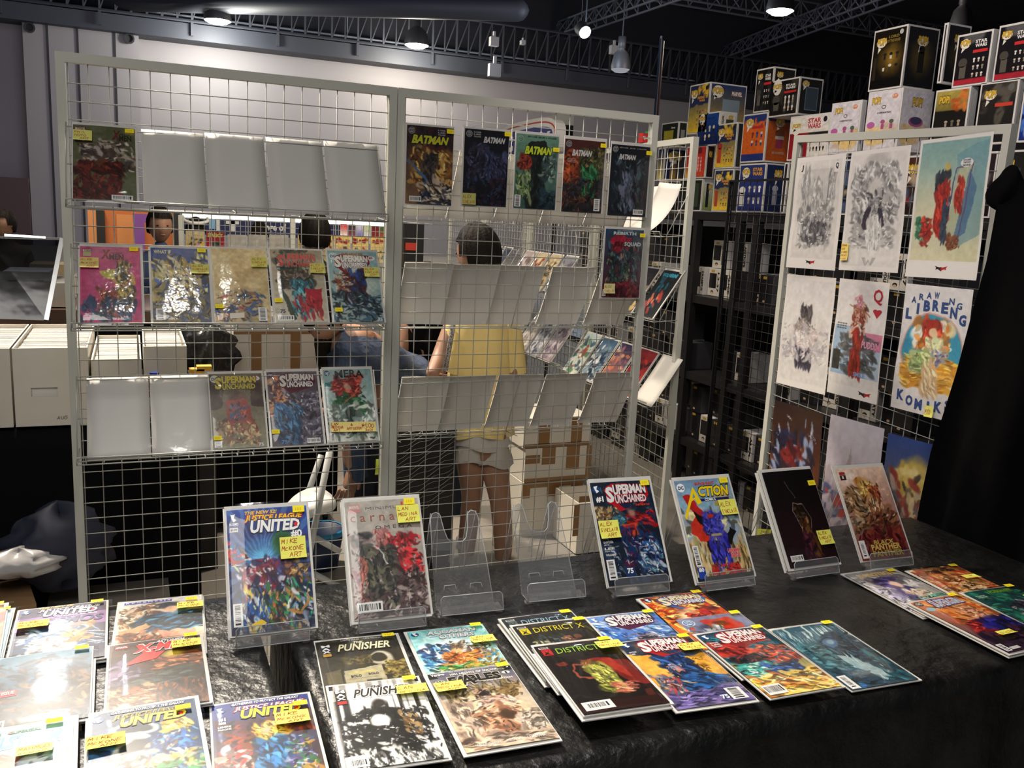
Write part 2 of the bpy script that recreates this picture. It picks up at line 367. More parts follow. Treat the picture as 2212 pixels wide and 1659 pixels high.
def note(parent, lines, x, y, w, h, z, rot=0, base='ee6', ink='a32', extra=None, bendz=.004):
    mb = MB(); a = math.radians(rot)
    def fn(px, py, dz=0):
        t = (py/h); X = px-w/2; Y = py-h/2
        return (x+w/2+X*math.cos(a)-Y*math.sin(a), y+h/2+X*math.sin(a)+Y*math.cos(a), z+dz+bendz*max(0, .55-t)**2*3)
    n = 6
    mb.grid(3, n, lambda u, v: fn(u*w, v*h), 0, lc(base))
    L = len(lines)
    for i, t in enumerate(lines):
        ww = w*min(.86, .15*len(t)+.05); off = .06+(.28 if i == L-1 and L > 1 and len(t) < 5 else 0)
        hand(mb, t, w*off, h*(1-(i+.92)/(L+.15)), min(ww, w*.9), h*.62/(L+.3), lc(ink), 0, fn=lambda px, py: fn(px, py, .0005), seed=i, th=min(w, h)*.013)
    if extra: extra(mb, fn, w, h)
    return mb.build('sticky_note', NOTE, parent)
def sticker(parent, x, y, w, h, z, col='fe2', rot=0):
    mb = MB(); a = math.radians(rot)
    def fn(px, py, dz=0): return (x+px*math.cos(a)-py*math.sin(a), y+px*math.sin(a)+py*math.cos(a), z+dz)
    pts = [(0, 0), (w*.45, 0), (w*.5, h*.06), (w*.55, 0), (w, 0), (w, h), (w*.55, h), (w*.5, h*.94), (w*.45, h), (0, h)]
    mb.add([fn(*p) for p in pts], [tuple(range(10))], 0, lc(col))
    for k in range(3):
        px = w*(.2+.2*k); mb.add([fn(px, h*.3, .0003), fn(px+w*.13, h*.3, .0003), fn(px+w*.13, h*.7, .0003), fn(px, h*.7, .0003)], [(0, 1, 2, 3)], 0, lc('ec1'))
    return mb.build('price_sticker', NOTE, parent)
BW, BH = .170, .265
def bagbump(a=.0012, seed=0):
    ph = seed*1.7
    return lambda x, y: a*math.sin(PI*min(max(x/.17, 0), 1))*(1+.5*math.sin(9*y/.26*PI/3+ph))
def comic(label, bl, u, v, spec, draw, seed=1, res=96, notes=(), price=None, group=None, warp=.05, thick=.004, filmm=None, stack=0, grain=.12, cat='comic book'):
    t = thing('bagged_comic', label, cat, group=group, mat=frame_of(bl, u, v))
    mb = MB()
    for k in range(stack+1):
        z = -k*(thick+.0015); o = .0025*math.sin(k*2.1+seed)
        mb.box((o, o, z), (BW+o, BH+o, z+.002)); 
        if k: mb.box((.004+o, .004, z+.002), (BW-.004+o, BH-.006, z+thick))
    mb.build('backing_board', BOARD, t)
    bend = bagbump(.0012, seed)
    s = Sheet(.161, .252, bend); s.ox = .004; s.oy = .004; s.z = thick
    ny = int(res*1.55); s.paint(res, ny, art(res, ny, spec, seed, warp, grain))
    if draw: draw(s)
    s.build('cover', PRINT, t)
    fm = MB(); fm.grid(9, 13, lambda a, b: (-.003+a*.180, -.003+b*.273, (thick+.0030)*min(1, 7*min(a, 1-a, b, 1-b)*1.2+.1)+bend(a*.17, b*.26)))
    fm.build('plastic_sleeve', filmm or FILM, t, True)
    zt = thick+.0065
    if price: sticker(t, price[0]*BW, (1-price[1])*BH-.016, .024, .014, zt, rot=price[2] if len(price) > 2 else 0)
    for nn in notes:
        note(t, nn[0], nn[1]*BW, (1-nn[2])*BH-nn[4], nn[3], nn[4], zt+.0006, *nn[5:])
    return t

# ================================================================== THE HALL
def hall():
    wallm = mat('hall_wall_paint', (.30, .28, .29), .85, noise=(.25, (.27, .26, .28), .3, .8))
    dark = mat('dark_ceiling', (.012, .014, .022), .9)
    conc = mat('concrete_floor', (.30, .28, .25), .6, noise=(2.5, (.22, .2, .18), .3, .75))
    struct(MB().box((-30, -12, -.1), (60, 30, 0)).build('floor', conc))
    struct(MB().box((-30, 30, 0), (60, 30.3, 7.05)).build('wall_back', wallm))
    struct(MB().box((-30, 30.05, 7.05), (60, 30.4, 10.4)).build('wall_upper', dark))
    struct(MB().box((-30, -12, 10.4), (60, 30.4, 10.6)).build('ceiling', dark))
    # pilaster at the left with panel joints, lower bay wall beside it
    p = MB(); xa = ony(50, 100, 29.4).x; xb = ony(300, 100, 29.4).x
    p.box((xa, 29.4, 0), (xb, 30, 7.05)); struct(p.build('wall_pilaster', wallm))
    j = MB(); gl = mat('dark_joint', (.03, .03, .035), .9)
    for u in (103, 168, 248): x = ony(u, 100, 29.39).x; j.box((x-.03, 29.37, 0), (x+.03, 29.4, 6.85))
    j.box((ony(103, 60, 29.39).x, 29.37, 6.82), (ony(248, 60, 29.39).x, 29.4, 6.86)); struct(j.build('trim_1', gl))
    for u, v in ((64, 60), (279, 84)):
        c = ony(u, v, 29.38); o = MB().lathe([(.0, 0), (.11, 0), (.11, .06), (.16, .06), (.16, 0)], 14, T=Matrix.Translation((c.x, 29.34, c.z)) @ Matrix.Rotation(PI/2, 4, 'X')).build('wall_vent', gl)
        tag(o, 'round dark vent hole high on the pale pilaster, %s of the pair' % ('left' if u < 100 else 'right'), 'vent', 'vent holes on the pilaster')
    low = MB(); low.box((-30, 29.2, 0), (xa-.02, 29.4, ony(40, 384, 29.3).z)); struct(low.build('wall_lower', mat('maroon_wall', (.085, .05, .055), .8)))
    # fringe of joists above the wall, lattice trusses, ducts, pipe
    steel = mat('dark_steel', (.035, .04, .055), .6); steel2 = mat('grey_steel', (.06, .07, .10), .5)
    def truss(name, label, a, b, hgt, wid, step, m, r=.045, kind=0):
        a = Vector(a); b = Vector(b); d = (b-a); L = d.length; d.normalize(); side = Vector((d.y, -d.x, 0))*wid; up = Vector((0, 0, hgt))
        t = thing(name, label, 'truss', a); mb = MB(); o = -a
        cs = [Vector((0, 0, 0)), up] if wid == 0 else [Vector((0, 0, 0)), side, side*.5+up]
        for c in cs: mb.bar(a+c+o, b+c+o, r, 5)
        mb.build('chord', m, t); wb = MB(); n = int(L/step)
        for i in range(n):
            p = a+d*(i*step)+o; q = a+d*((i+1)*step)+o
            if wid == 0:
                wb.bar(p, p+up, r*.8, 4)
                wb.bar(p, (p+q)/2+up, r*.5, 4); wb.bar((p+q)/2, q+up, r*.5, 4); wb.bar((p+q)/2, (p+q)/2+up, r*.5, 4)
                if i % 3 == 0: wb.bar(p-Vector((0, 0, .45)), p, r*1.2, 4)
            else:
                for e in (cs[0], cs[1]): wb.bar(p+e, (p+q)/2+cs[2], r*.6, 4); wb.bar((p+q)/2+cs[2], q+e, r*.6, 4)
        wb.build('lattice', m, t)
    ml = MB(); ml.box((-30, 29.0, 6.75), (60, 30, 7.25)); tag(ml.build('ledge_beam', steel), 'long dark beam capping the pale hall wall', 'beam')
    truss('joist_fringe', 'row of dark upright joists standing along the top of the pale hall wall', (-6, 28.9, 7.31), (34, 28.9, 7.31), 1.25, 0, .9, steel, .05)
    truss('roof_truss', 'blue-grey lattice truss crossing the ceiling from left to right, above the lamps', (-8, 24, 8.9), (34, 24, 8.9), .7, .7, .8, steel2, .035)
    truss('roof_truss', 'faint lattice truss crossing the ceiling nearest the top edge of the picture', (-4, 17, 8.9), (40, 17, 8.9), .7, .7, .8, steel2, .035)
    for (u, v, u2, v2, lb) in ((1062, 138, 1480, -5, 'slanting lattice truss meeting the wall top beside a small white box'), (1530, 150, 1960, -5, 'slanting lattice truss behind the toy boxes at the right'), (715, 118, 800, -5, 'steep lattice truss dropping toward the wall between the two white lamps')):
        a = onz(u, v, 8.6); b = onz(u2, v2, 8.6)
        truss('roof_truss', lb, a, b, .6, .6, .7, steel2, .04)
    for (u, v, u2, v2, r, lb) in ((560, 8, 1120, 22, .75, 'large round air duct ending in a rounded cap under the ceiling'),):
        zc = 7.7; a = onz(u, v, zc); b = onz(u2, v2, zc); d = (b-a).normalized(); r = .32
        t = MB().tube([a-d*8, b, b+d*r*.5, b+d*r*.8, b+d*r], [r, r, r*.85, r*.5, .02], 18).build('air_duct', steel, None, True); tag(t, lb, 'duct')
    pp = MB().bar(onz(250, 15, 7.6), onz(1500, 175, 7.6), .035, 6).build('conduit_pipe', mat('pipe_grey', (.35, .4, .5), .4)); [MB().bar(onz(250+250*k, 15+32*k, 7.6), onz(250+250*k, 15+32*k, 7.6)+Vector((0, 0, 2.75)), .012, 4).build('hanger', pp.data.materials[0]).__setattr__('parent', pp) for k in (0, 2, 4)]; tag(pp, 'thin pale conduit running past the lamps below the ceiling', 'pipe')
    # lamps
    for (u, v, lb, col, st, r, en) in ((470, 45, 'glowing white high-bay lamp, leftmost under the ceiling', (1, .98, .88), 40, .42, 500), (900, 98, 'glowing white high-bay lamp above the left mesh panel seam', (1, .93, .78), 40, .42, 500),
                               (1685, 24, 'warm pinkish high-bay lamp above the toy boxes', (1, .82, .70), 40, .36, 500), (1340, 150, 'unlit high-bay lamp hanging beside the tall banner', (.4, .4, .45), .6, .3, 0), (2074, 62, 'unlit hanging lamp behind the topmost toy boxes', (.3, .3, .35), .3, .3, 0)):
        c = onz(u, v, 7.2) if v < 100 else ony(u, v, 22.)
        t = thing('high_bay_lamp', lb, 'ceiling lamp', c, group='high-bay lamps')
        MB().lathe([(r*.98, 0), (r, .1), (r*.75, .45), (r*.3, .6), (.12, .62), (.12, .95), (0, .95)], 20).build('reflector', mat('lamp_shell', (.05, .052, .06), .5), t, True)
        MB().lathe([(0, -.10), (r*.6, -.08), (r*.95, 0)], 20).build('lens', emit('lamp_glow', col, st), t, True)
        MB().bar((0, 0, .95), (0, 0, 3.0), .02, 5).build('cable', steel, t)
        if en: light('lamp_light', 'POINT', (c.x, c.y, c.z-.6), en, col, .4)
    c = onz(1264, 70, 7.0); t = thing('stage_spotlight', 'small dazzling blue-white spotlight under the ceiling', 'spotlight', c)
    MB().lathe([(0, -.02), (.17, 0)], 18, T=Matrix.Rotation(math.radians(-60), 4, 'X')).build('lens', emit('spot_glow', (.75, .88, 1), 260), t)
    MB().lathe([(.18, 0), (.2, .35), (.1, .5), (0, .5)], 18, T=Matrix.Rotation(math.radians(-60), 4, 'X')).build('housing', steel, t, True)
    MB().bar((0, 0, .3), (0, 0, 10.35-c.z), .02, 5).build('bracket', steel, t)
    light('spot_light', 'POINT', (c.x, c.y-.4, c.z-.3), 120, (.72, .86, 1), .15)
    wb = mat('white_plastic', (.45, .46, .48), .5)
    for (u, v, s, lb) in ((1067, 90, .3, 'small white box fixed high on the truss, upper one'), (1068, 152, .42, 'small white box at the top edge of the hall wall'), (1129, 92, .14, 'tiny white camera on the slanting truss'), (1326, 108, .3, 'small grey box hanging left of the tall banner')):
        c = ony(u, v, 27); m = MB(); m.box((-s*.5, -.1, -s*.5), (s*.5, .1, s*.5)); m.box((-s*.12, -.05, s*.5), (s*.12, .05, s*1.1)); o = m.build('wall_box', wb); o.location = c; tag(o, lb, 'box')
hall()

# ================================================================== MESH PANELS
CW, CH = .0552, .0501
def panel(label, m, rows=39, cols=17, feet=True, m2=WHITE, mw=WIRE, tw=.027, group='white mesh display panels', name='mesh_panel', H=2.0):
    """local: x right, z up, y back; origin at the first wire's top-left crossing (row 0)"""
    t = thing(name, label, 'mesh panel', mat=m, group=group); W = cols*CW; y0, y1 = -.004, .024; top = .032
    bot = -(H-top)
    f = MB(); f.box((-tw, y0, top-tw), (W+tw, y1, top)); f.box((-tw, y0, bot), (W+tw, y1, bot+tw))
    f.box((-tw, y0, bot+tw), (0-.002, y1, top-tw)); f.box((W+.002, y0, bot+tw), (W+tw, y1, top-tw)); f.build('frame', m2, t)
    g = MB(); r = .0016
    for i in range(cols+1):
        x = i*CW+(.003 if i == 0 else -.003 if i == cols else 0); g.bar((x, .010, top-tw+.004), (x, .010, bot+tw), r, 5)
    for j in range(1, rows+1): g.bar((0, .006, -j*CH), (W, .006, -j*CH), r, 5)
    g.build('wire_mesh', mw, t, True)
    if feet:
        for x in (-tw-.002, W-.002):
            k = MB(); k.box((x, y0-.003, bot-.0), (x+tw+.004, y1+.003, bot+.05)); k.build('foot_cap', mat('grey_cap', (.45, .46, .44), .5), t)
    return t
ZT = 1.97
panel('white wire mesh panel at the left, tall comics and blank boards on three racks', Matrix.Translation((0, 0, ZT)))
PX2 = .9945
panel('white wire mesh panel in the middle, five comics clipped along its top', Matrix.Translation((PX2, 0, ZT)))
def vert_panel_matrix(x, y, th, z, lean=0, tilt=0):
    return Matrix.Translation((x, y, z)) @ Matrix.Rotation(th, 4, 'Z') @ Matrix.Rotation(tilt, 4, 'Y') @ Matrix.Rotation(lean, 4, 'X')
M3 = vert_panel_matrix(2.515, 1.455, -1.634, 1.965)
panel('white wire mesh panel running back from the right end of the middle one', M3)
M3b = vert_panel_matrix(2.575, 2.47, -1.634, 1.965); M3c = vert_panel_matrix(2.64, 3.48, -1.634, 1.965); M3d = vert_panel_matrix(2.70, 4.49, -1.634, 1.965)
panel('white wire mesh panel of the far aisle, second from the near corner', M3b, feet=False)
panel('white wire mesh panel of the far aisle, third from the near corner', M3c, feet=False)
panel('white wire mesh panel of the far aisle, farthest from the near corner', M3d, feet=False)
M4 = vert_panel_matrix(2.553, -.075, -1.621, 1.942, 0, .033) @ Matrix.Rotation(.022, 4, 'X')
panel('white wire mesh panel at the right, hung with large art prints', M4, H=1.93, rows=37)
N4 = (M4.to_3x3() @ Vector((0, -1, 0))).normalized()
def on4(u, v, off=.0): return onp(u, v, M4 @ Vector((0, -off, 0)), N4)

# wire racks: lip rail, bottom rail, rungs and side arms, hooked to a panel
def rack(label, bl, u, n, width, back=.15, drop=.235, arms=(.5, .95), group='wire shelf racks', r=.0022):
    """bl: front bottom left; u along; n points from the panel toward the front"""
    u = Vector(u).normalized(); n = Vector(n).normalized(); z = Vector((0, 0, 1))
    t = thing('wire_rack', label, 'rack', bl, group=group); k = MB(); a = MB()
    Q = lambda x, f, h: u*x+n*f+z*h
    k.tube([Q(0, -.03, .002), Q(0, 0, 0), Q(0, .004, .022), Q(width, .004, .022), Q(width, 0, 0), Q(width, -.03, .002)], r, 6)
    k.bar(Q(0, 0, 0), Q(width, 0, 0), r, 6); k.bar(Q(0, -.03, .002), Q(width, -.03, .002), r, 6)
    for i in range(int(width/.047)): x = (i+.5)*.047; k.tube([Q(x, -.03, .002), Q(x, 0, -.001), Q(x, .004, .022)], r*.7, 5)
    k.build('ledge', WIRE, t, True)
    for x in (0, width/2, width):
        a.bar(Q(x, -.03, .002), Q(x, -back, drop), r, 5); a.bar(Q(x, -.03, .002), Q(x, -back, .01), r*.9, 5)
    for h in arms: a.bar(Q(0, -.03-(back-.03)*h, drop*h), Q(width, -.03-(back-.03)*h, drop*h), r*.8, 5)
    a.build('back_wires', WIRE, t, True)
    return t
def cyan_board(label, bl, u, v, seed=0, w=.172, h=.262, curve=.004, group='blank white backing boards', name='backing_board'):
    t = thing(name, label, 'board', group=group, mat=frame_of(bl, u, v)); r = random.Random(seed); c = curve*r.uniform(.5, 1.3)
    b = MB(); f = lambda a, d, z: (a*w, d*h, z+c*(2*d-1)**2+c*.3*math.sin(3*a+seed))
    nx, ny = 5, 11
    b.grid(nx, ny, lambda a, d: f(a, d, .0)); b.grid(nx, ny, lambda a, d: f(a, d, .0025))
    N = nx*ny; rim = [i for i in range(nx)]+[j*nx+nx-1 for j in range(1, ny)]+[(ny-1)*nx+i for i in range(nx-2, -1, -1)]+[j*nx for j in range(ny-2, 0, -1)]
    b.f += [(rim[i], rim[(i+1) % len(rim)], N+rim[(i+1) % len(rim)], N+rim[i]) for i in range(len(rim))]; b.mi += [0]*len(rim)
    b.build('card', BOARD, t, True)
    s = MB(); s.grid(5, 9, lambda a, d: (-.003+a*(w+.006), -.003+d*(h+.008), f(a, d, .0052)[2])); s.build('plastic_sleeve', FILM, t, True)
    return t
def lean_frame(px, pxb, zb, yb, yt=-.015):
    """slot on the left panel: top-left pixel on the panel's face, bottom sits on the rack"""
    T = ony(*px, yt); B = Vector((T.x-.008, yb, zb)); return B, (T-B)

rows = [(1.580, 'upper'), (1.238, 'middle'), (.846, 'lower')]
RY = -.165
for zb, nm in rows:
    rack('white wire rack, %s of the three on the left mesh panel' % nm, (-.005, RY-.004, zb-.006), (1, 0, 0), (0, -1, 0), .905, back=.15)
slots = {'upper': [(160, 274), (313, 283), (452, 289), (587, 303), (714, 312)], 'middle': [(175, 537), (330, 543), (463, 543), (592, 548), (718, 553)], 'lower': [(192, 818), (331, 819), (458, 820), (585, 819), (708, 812)]}
ZB = dict((n, z) for z, n in rows)
def slot(row, i):
    T = ony(*slots[row][i], -.015); x = T.x-.006*(1+i*.7); yb = RY+.006*i
    B = Vector((x, yb, ZB[row]+.004)); return B, Vector((1, 0, 0)), T-B
ordn = ['first', 'second', 'third', 'fourth', 'fifth']
for row, i in (('upper', 1), ('upper', 2), ('upper', 3), ('upper', 4), ('lower', 0), ('lower', 1)):
    b, u, v = slot(row, i)
    cyan_board('blank white board on the %s rack of the left mesh panel, %s along' % (row, ordn[i]), b, u, v, i+len(row))
# racks on the far side of the middle panel, boards seen from behind
for zb, yb, nm, pxs in ((1.585, .15, 'upper', [(870, 405), (968, 410), (1082, 415), (1190, 430), (1290, 440)]), (1.20, .15, 'middle', [(864, 563), (970, 569), (1070, 576), (1184, 583), (1290, 590)]), (.80, .15, 'lower', [(858, 812), (962, 812), (1068, 812), (1170, 812), (1278, 812)])):
    rack('white wire rack behind the middle mesh panel, %s of three' % nm, (1.915, yb+.012, zb-.006), (-1, 0, 0), (0, 1, 0), .90, back=.14, arms=(.95,), r=.0017)
    for i, px in enumerate(pxs):
        T = ony(*px, .03) if nm != 'upper' else None
        x = (T.x if T else .995+i*.185)+.02; zt = zb+.225
        # faces away from us: its right is our left
        cyan_board('back of a blank board on the %s rack behind the middle panel, %s from left' % (nm, ordn[i]), Vector((x+.176, yb, zb+.004)), (-1, 0, 0), Vector((-.0, -.125, .225)), i*3+len(nm), w=.178, curve=.006)

# ================================================================== TABLES AND CLOTH
TZ = .753
def cloth_tables():
    x0, x1, yf, yb = -1.6, 2.37, -1.775, -1.005; seam = .405
    rnd = random.Random(5)
    def top(x, y):
        z = TZ-.004+.0012*math.sin(7*x+3*y)*math.sin(5*y-2*x)
        return z
    for (a, b, lb) in ((x0, seam, 'left'), (seam, x1, 'right')):
        t = thing('folding_table', 'long folding table hidden under the black velvet, %s one' % lb, 'table', ((a+b)/2, (yf+yb)/2, 0), group='display tables')
        h = (b-a)/2-.11; k = MB(); k.box((-h, -.34, TZ-.075), (h, .34, TZ-.045)); k.build('tabletop', mat('table_board', (.3, .3, .3), .6), t)
        for sx in (-1, 1):
            for sy in (-1, 1): MB().bar((sx*(h-.1), sy*.3, TZ-.075), (sx*(h-.1), sy*.3, 0), .014, 8).build('leg', BLACK, t)
    prof = [('b', k/8) for k in range(9)]+[('t', k/40) for k in range(1, 40)]+[('f', k/18) for k in range(19)]
    def cloth(xa, xb, dl, dr, label):
        n = int((xb-xa)/.016); cols = [(xa+(xb-xa)*i/(n-1), 0.) for i in range(n)]
        if dl: cols = [(xa-.006-.01*k, q) for k, q in ((2, .72), (1, .3), (0, .03))]+cols
        if dr: cols = cols+[(xb+.006+.01*k, q) for k, q in ((0, .03), (1, .3), (2, .72))]
        m = MB(); nx = len(cols)
        def fn(a, c):
            x, dn = cols[int(round(a*(nx-1)))]; kk, s = prof[int(round(c*(len(prof)-1)))]; tz = top(x, yb)
            if kk == 't': y = yb+(yf-yb)*s; return (x, y, max(.01, top(x, y)-dn))
            amp = .05; ph = math.sin(x*13+1.3*math.sin(x*3.1))+.5*math.sin(x*29+2)
            if kk == 'b': q = 1-s; return (x, yb+.012+.5*amp*q*(1+ph*.5), max(.01, tz-dn-q*(TZ-.03)))
            return (x, yf-.010-amp*s**.7*(.7+ph*.55)-.02*s, max(.01, (top(x, yf)-.003)*(1-s)+.01*s-dn*(1-s)))
        m.grid(nx, len(prof), fn); tag(m.build('table_cloth', VELVET, None, True), label, 'tablecloth', 'black velvet tablecloths')
    cloth(x0, seam-.028, False, True, 'crushed black velvet cloth over the table at the left, greyish where lit')
    cloth(seam+.030, x1, True, False, 'crushed black velvet cloth over the long table at the right, hanging to the floor')
cloth_tables()

# ------------------------------------------------------------------ acrylic easels
def easel_parts(t):
    th = math.radians(35); W = .132
    Tf = Matrix.Translation((0, -.0, .006)) @ Matrix.Rotation(PI/2-th, 4, 'X')
    pl = [(0, 0), (W, 0), (W-.003, .10), (.122, .20), (.117, .212), (.107, .215), (.099, .208), (.094, .175), (.088, .152), (.078, .143), (.054, .143), (.044, .152), (.038, .175), (.033, .208), (.025, .215), (.015, .212), (.010, .20), (.003, .10)]
    f = MB(); f.plate(pl, .0028, Tf)
    f.build('front_plate', ACRYL, t)
    topc = Tf @ Vector((0, .213, 0)); b = MB(); ph = math.radians(-22)
    Tb = Matrix.Translation((0, topc.y, topc.z)) @ Matrix.Rotation(PI/2-ph, 4, 'X') @ Matrix.Scale(-1, 4, (0, 1, 0))
    L = topc.z/math.cos(ph)
    for x0 in (.012, .100): b.plate([(x0, 0), (x0+.02, 0), (x0+.016, L*.6), (x0+.018, L-.004), (x0+.002, L-.004), (x0+.004, L*.6)], .0026, Tb)
    b.plate([(.025, L*.42), (.107, L*.42), (.107, L*.55), (.085, L*.6), (.085, L*.80), (.075, L*.80), (.075, L*.6), (.025, L*.58)], .0026, Tb)
    b.build('back_leg', ACRYL, t)
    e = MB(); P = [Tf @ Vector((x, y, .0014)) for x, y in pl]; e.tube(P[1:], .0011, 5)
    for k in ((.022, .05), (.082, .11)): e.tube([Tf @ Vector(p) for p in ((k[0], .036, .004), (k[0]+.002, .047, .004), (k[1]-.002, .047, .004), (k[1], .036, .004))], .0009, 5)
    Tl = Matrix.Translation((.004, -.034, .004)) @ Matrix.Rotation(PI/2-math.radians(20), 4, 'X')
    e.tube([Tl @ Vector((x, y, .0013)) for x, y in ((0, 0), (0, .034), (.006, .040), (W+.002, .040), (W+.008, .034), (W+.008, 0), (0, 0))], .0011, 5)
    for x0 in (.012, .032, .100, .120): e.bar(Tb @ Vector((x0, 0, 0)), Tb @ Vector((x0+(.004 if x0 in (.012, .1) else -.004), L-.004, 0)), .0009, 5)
    e.build('edge_glints', EDGE_GLINT, t, True)  # tubes added along the outlines, edge highlights put into their colour
    l = MB(); l.box((.004, -.034, .003), (W+.012, .004, .0058)); 
    Tl = Matrix.Translation((.004, -.034, .004)) @ Matrix.Rotation(PI/2-math.radians(20), 4, 'X')
    l.plate([(0, 0), (W+.008, 0), (W+.008, .034), (W+.002, .040), (.006, .040), (0, .034)], .0026, Tl)
    for x in (.0, W-.002): l.box((x, -.030, -.003), (x+.014, -.018, .003))
    l.build('ledge', ACRYL, t)
def easel(label, x, y, rz):
    t = thing('acrylic_easel', label, 'display stand', (x, y, TZ), rz, group='clear display easels'); easel_parts(t); return t
EZ = [('clear acrylic easel holding the blue comic with the big zero, leftmost', .322, -1.225, -2), ('clear acrylic easel holding the grey comic with red splashes', .562, -1.232, -3),
      ('empty clear acrylic easel right of the grey comic', .748, -1.205, -4), ('empty clear acrylic easel, nearer the centre of the table', .957, -1.195, -4.5),
      ('clear acrylic easel holding the dark comic with a red title banner', 1.165, -1.225, -4), ('clear acrylic easel holding the sky-blue comic with a yellow title', 1.388, -1.262, -1.5),
      ('clear acrylic easel holding the near-black comic', 1.655, -1.262, 0), ('clear acrylic easel holding the golden brown comic, rightmost', 1.893, -1.272, -3)]
for lb, x, y, rz in EZ: easel(lb, x, y, math.radians(rz))

# ================================================================== COMICS
def standing(label, i, spec, draw, notes=(), price=None, seed=1, stack=1, warp=.05, grain=.12):
    lb, x, y, rz = EZ[i]; rz = math.radians(rz); th = math.radians(35)
    u = Vector((math.cos(rz), math.sin(rz), 0)); nh = Vector((-math.sin(rz), math.cos(rz), 0)); v = nh*math.sin(th)+Vector((0, 0, 1))*math.cos(th); n = u.cross(v)
    bl = Vector((x, y, TZ+.0075))-u*.008-nh*.002+n*(.0055+stack*.0055)
    return comic(label, bl, u, v, spec, draw, seed, 110, notes, price, 'comics standing on easels', warp, stack=stack, grain=grain)
def bc(s, x=.03, y=.76, w=.11, h=.18, vert=True): s.barcode(x, y, w, h, vert)
def jl(s, c1='fd2', c2='fff', o1='c22', o2='124', y=.02, top='THE NEW 52!'):
    s.text(top, .22, y, .4, .03, 'fc4', shear=.2, lvl=3)
    s.text('JUSTICE LEAGUE', .22, y+.035, .72, .055, c1, o1, .25, -.006, .03, 2, taper=.1)
    s.text('UNITED', .28, y+.085, .62, .095, c2, o2, .2, 0, .04, 3, taper=.15)
    s.poly([.845, y+.11, .86, y+.125, .88, y+.12, .868, y+.14, .87, y+.155, .85, y+.15, .835, y+.16, .835, y+.145, .82, y+.135, .838, y+.125], 'd12', 6)
    s.logo('peel', .08, y+.05, .055)
def d_jl0(s):
    jl(s); s.text('#0', .78, .20, .14, .07, 'fff', '124', lvl=3); s.text('LEMIRE', .74, .29, .18, .02, 'fff'); s.text('McKONE', .74, .325, .18, .02, 'fff'); s.rect(.03, .15, .1, .035, 'eee', 2); s.text('$3.99', .04, .158, .08, .02, '333', lvl=3)
    s.text('DC COMICS', .03, .11, .11, .02, 'fff'); bc(s); s.poly([.24, .93, .36, .9, .42, .93, .36, .95, .24, .95], 'ec1', 2)
SP_JL0 = [('g', '14a', '113'), ('f', '226', .7, 5), ('e', .4, .42, .34, .22, 0, '6cf', .9), ('y', .4, .42, 26, 'bef', .25), ('e', .68, .30, .17, .15, 10, '163', .5), ('e', .68, .31, .10, .09, 0, '041', .6), ('p', [.1, .42, .5, .4, .5, .72, .2, .7], '824'), ('s', .12, .42, .55, .72, 34, .035, 2.6, 'a12 e8e8ee 611 fff 225', 60, 50), ('s', .45, .45, .8, .66, 26, .04, 2, '324 526 213 713'), ('s', .7, .42, 1, .62, 22, .03, 1.8, 'ca6 752 a74 321'),
          ('s', 0, .3, .2, .48, 14, .035, 2, 'b22 26a fc8 d33'), ('s', .1, .66, .48, 1, 50, .03, 2.8, '26b eee fd6 113 48c 1b4f8f', 80, 30), ('s', .45, .66, .7, .95, 40, .028, 2.4, '262 b85 374 c63 131', 80, 40), ('s', .62, .6, 1, 1, 50, .045, 2.4, 'eef 124 9ac d94 2a6 112', 70, 50), ('l', .7, .82, .86, .86, .018, 'b84'), ('l', .86, .86, .96, .76, .018, 'b84')]
standing('blue bagged comic with yellow and white title over a crowded scene, on the leftmost easel', 0, SP_JL0, d_jl0, [(['MIKE', 'McKONE', 'ART'], .62, .285, .052, .046)], (.80, .03), 3, 3)
def d_carn(s):
    s.logo('m', .05, .03, .075, 'c99', 'e8ddd8'); s.rect(.05, .07, .15, .03, 'c88', 2); s.text('MINIMUM', .27, .055, .55, .025, '777', lvl=2, bold=0)
    s.text('c a r n a g e', .06, .13, .86, .075, '954', lvl=2, bold=.0); s.text('O M E G A', .38, .225, .5, .03, '544', lvl=2, bold=0); s.barcode(.05, .86, .33, .085); s.rect(.76, .025, .03, .05, 'c42', 2)
SP_CARN = [('g', 'b0aaa0', 'b8aaa6'), ('f', 'c8c2bb', .6, 3), ('s', .02, .3, .98, .98, 260, .013, 2.6, '623 734 433 a67 512', 0, 180), ('s', .5, .32, .95, .62, 60, .035, 1.8, 'c23 e44 a12 722', 30, 60), ('s', .35, .28, .55, .5, 22, .035, 2, 'a66 b87 c55', 60, 40), ('s', .08, .3, .32, .5, 22, .05, 1.4, '555 766 444'), ('s', .2, .42, .62, .92, 90, .045, 1.8, '333 554 222 665 444', 60, 60), ('s', .6, .6, .95, .82, 40, .035, 2, '433 322 655'), ('s', .1, .5, .22, .9, 24, .022, 3, 'a65 b77', 90, 25), ('s', .1, .78, .98, 1, 60, .04, 1.8, '544 655 a99 433'), ('l', .36, .42, .5, .54, .008, 'ccc')]
standing('grey bagged comic with splashes of red and dark shapes, on the second easel', 1, SP_CARN, d_carn, [(['LAN', 'MEDINA', 'ART'], .67, .095, .050, .040)], (.78, .03), 5, 3)
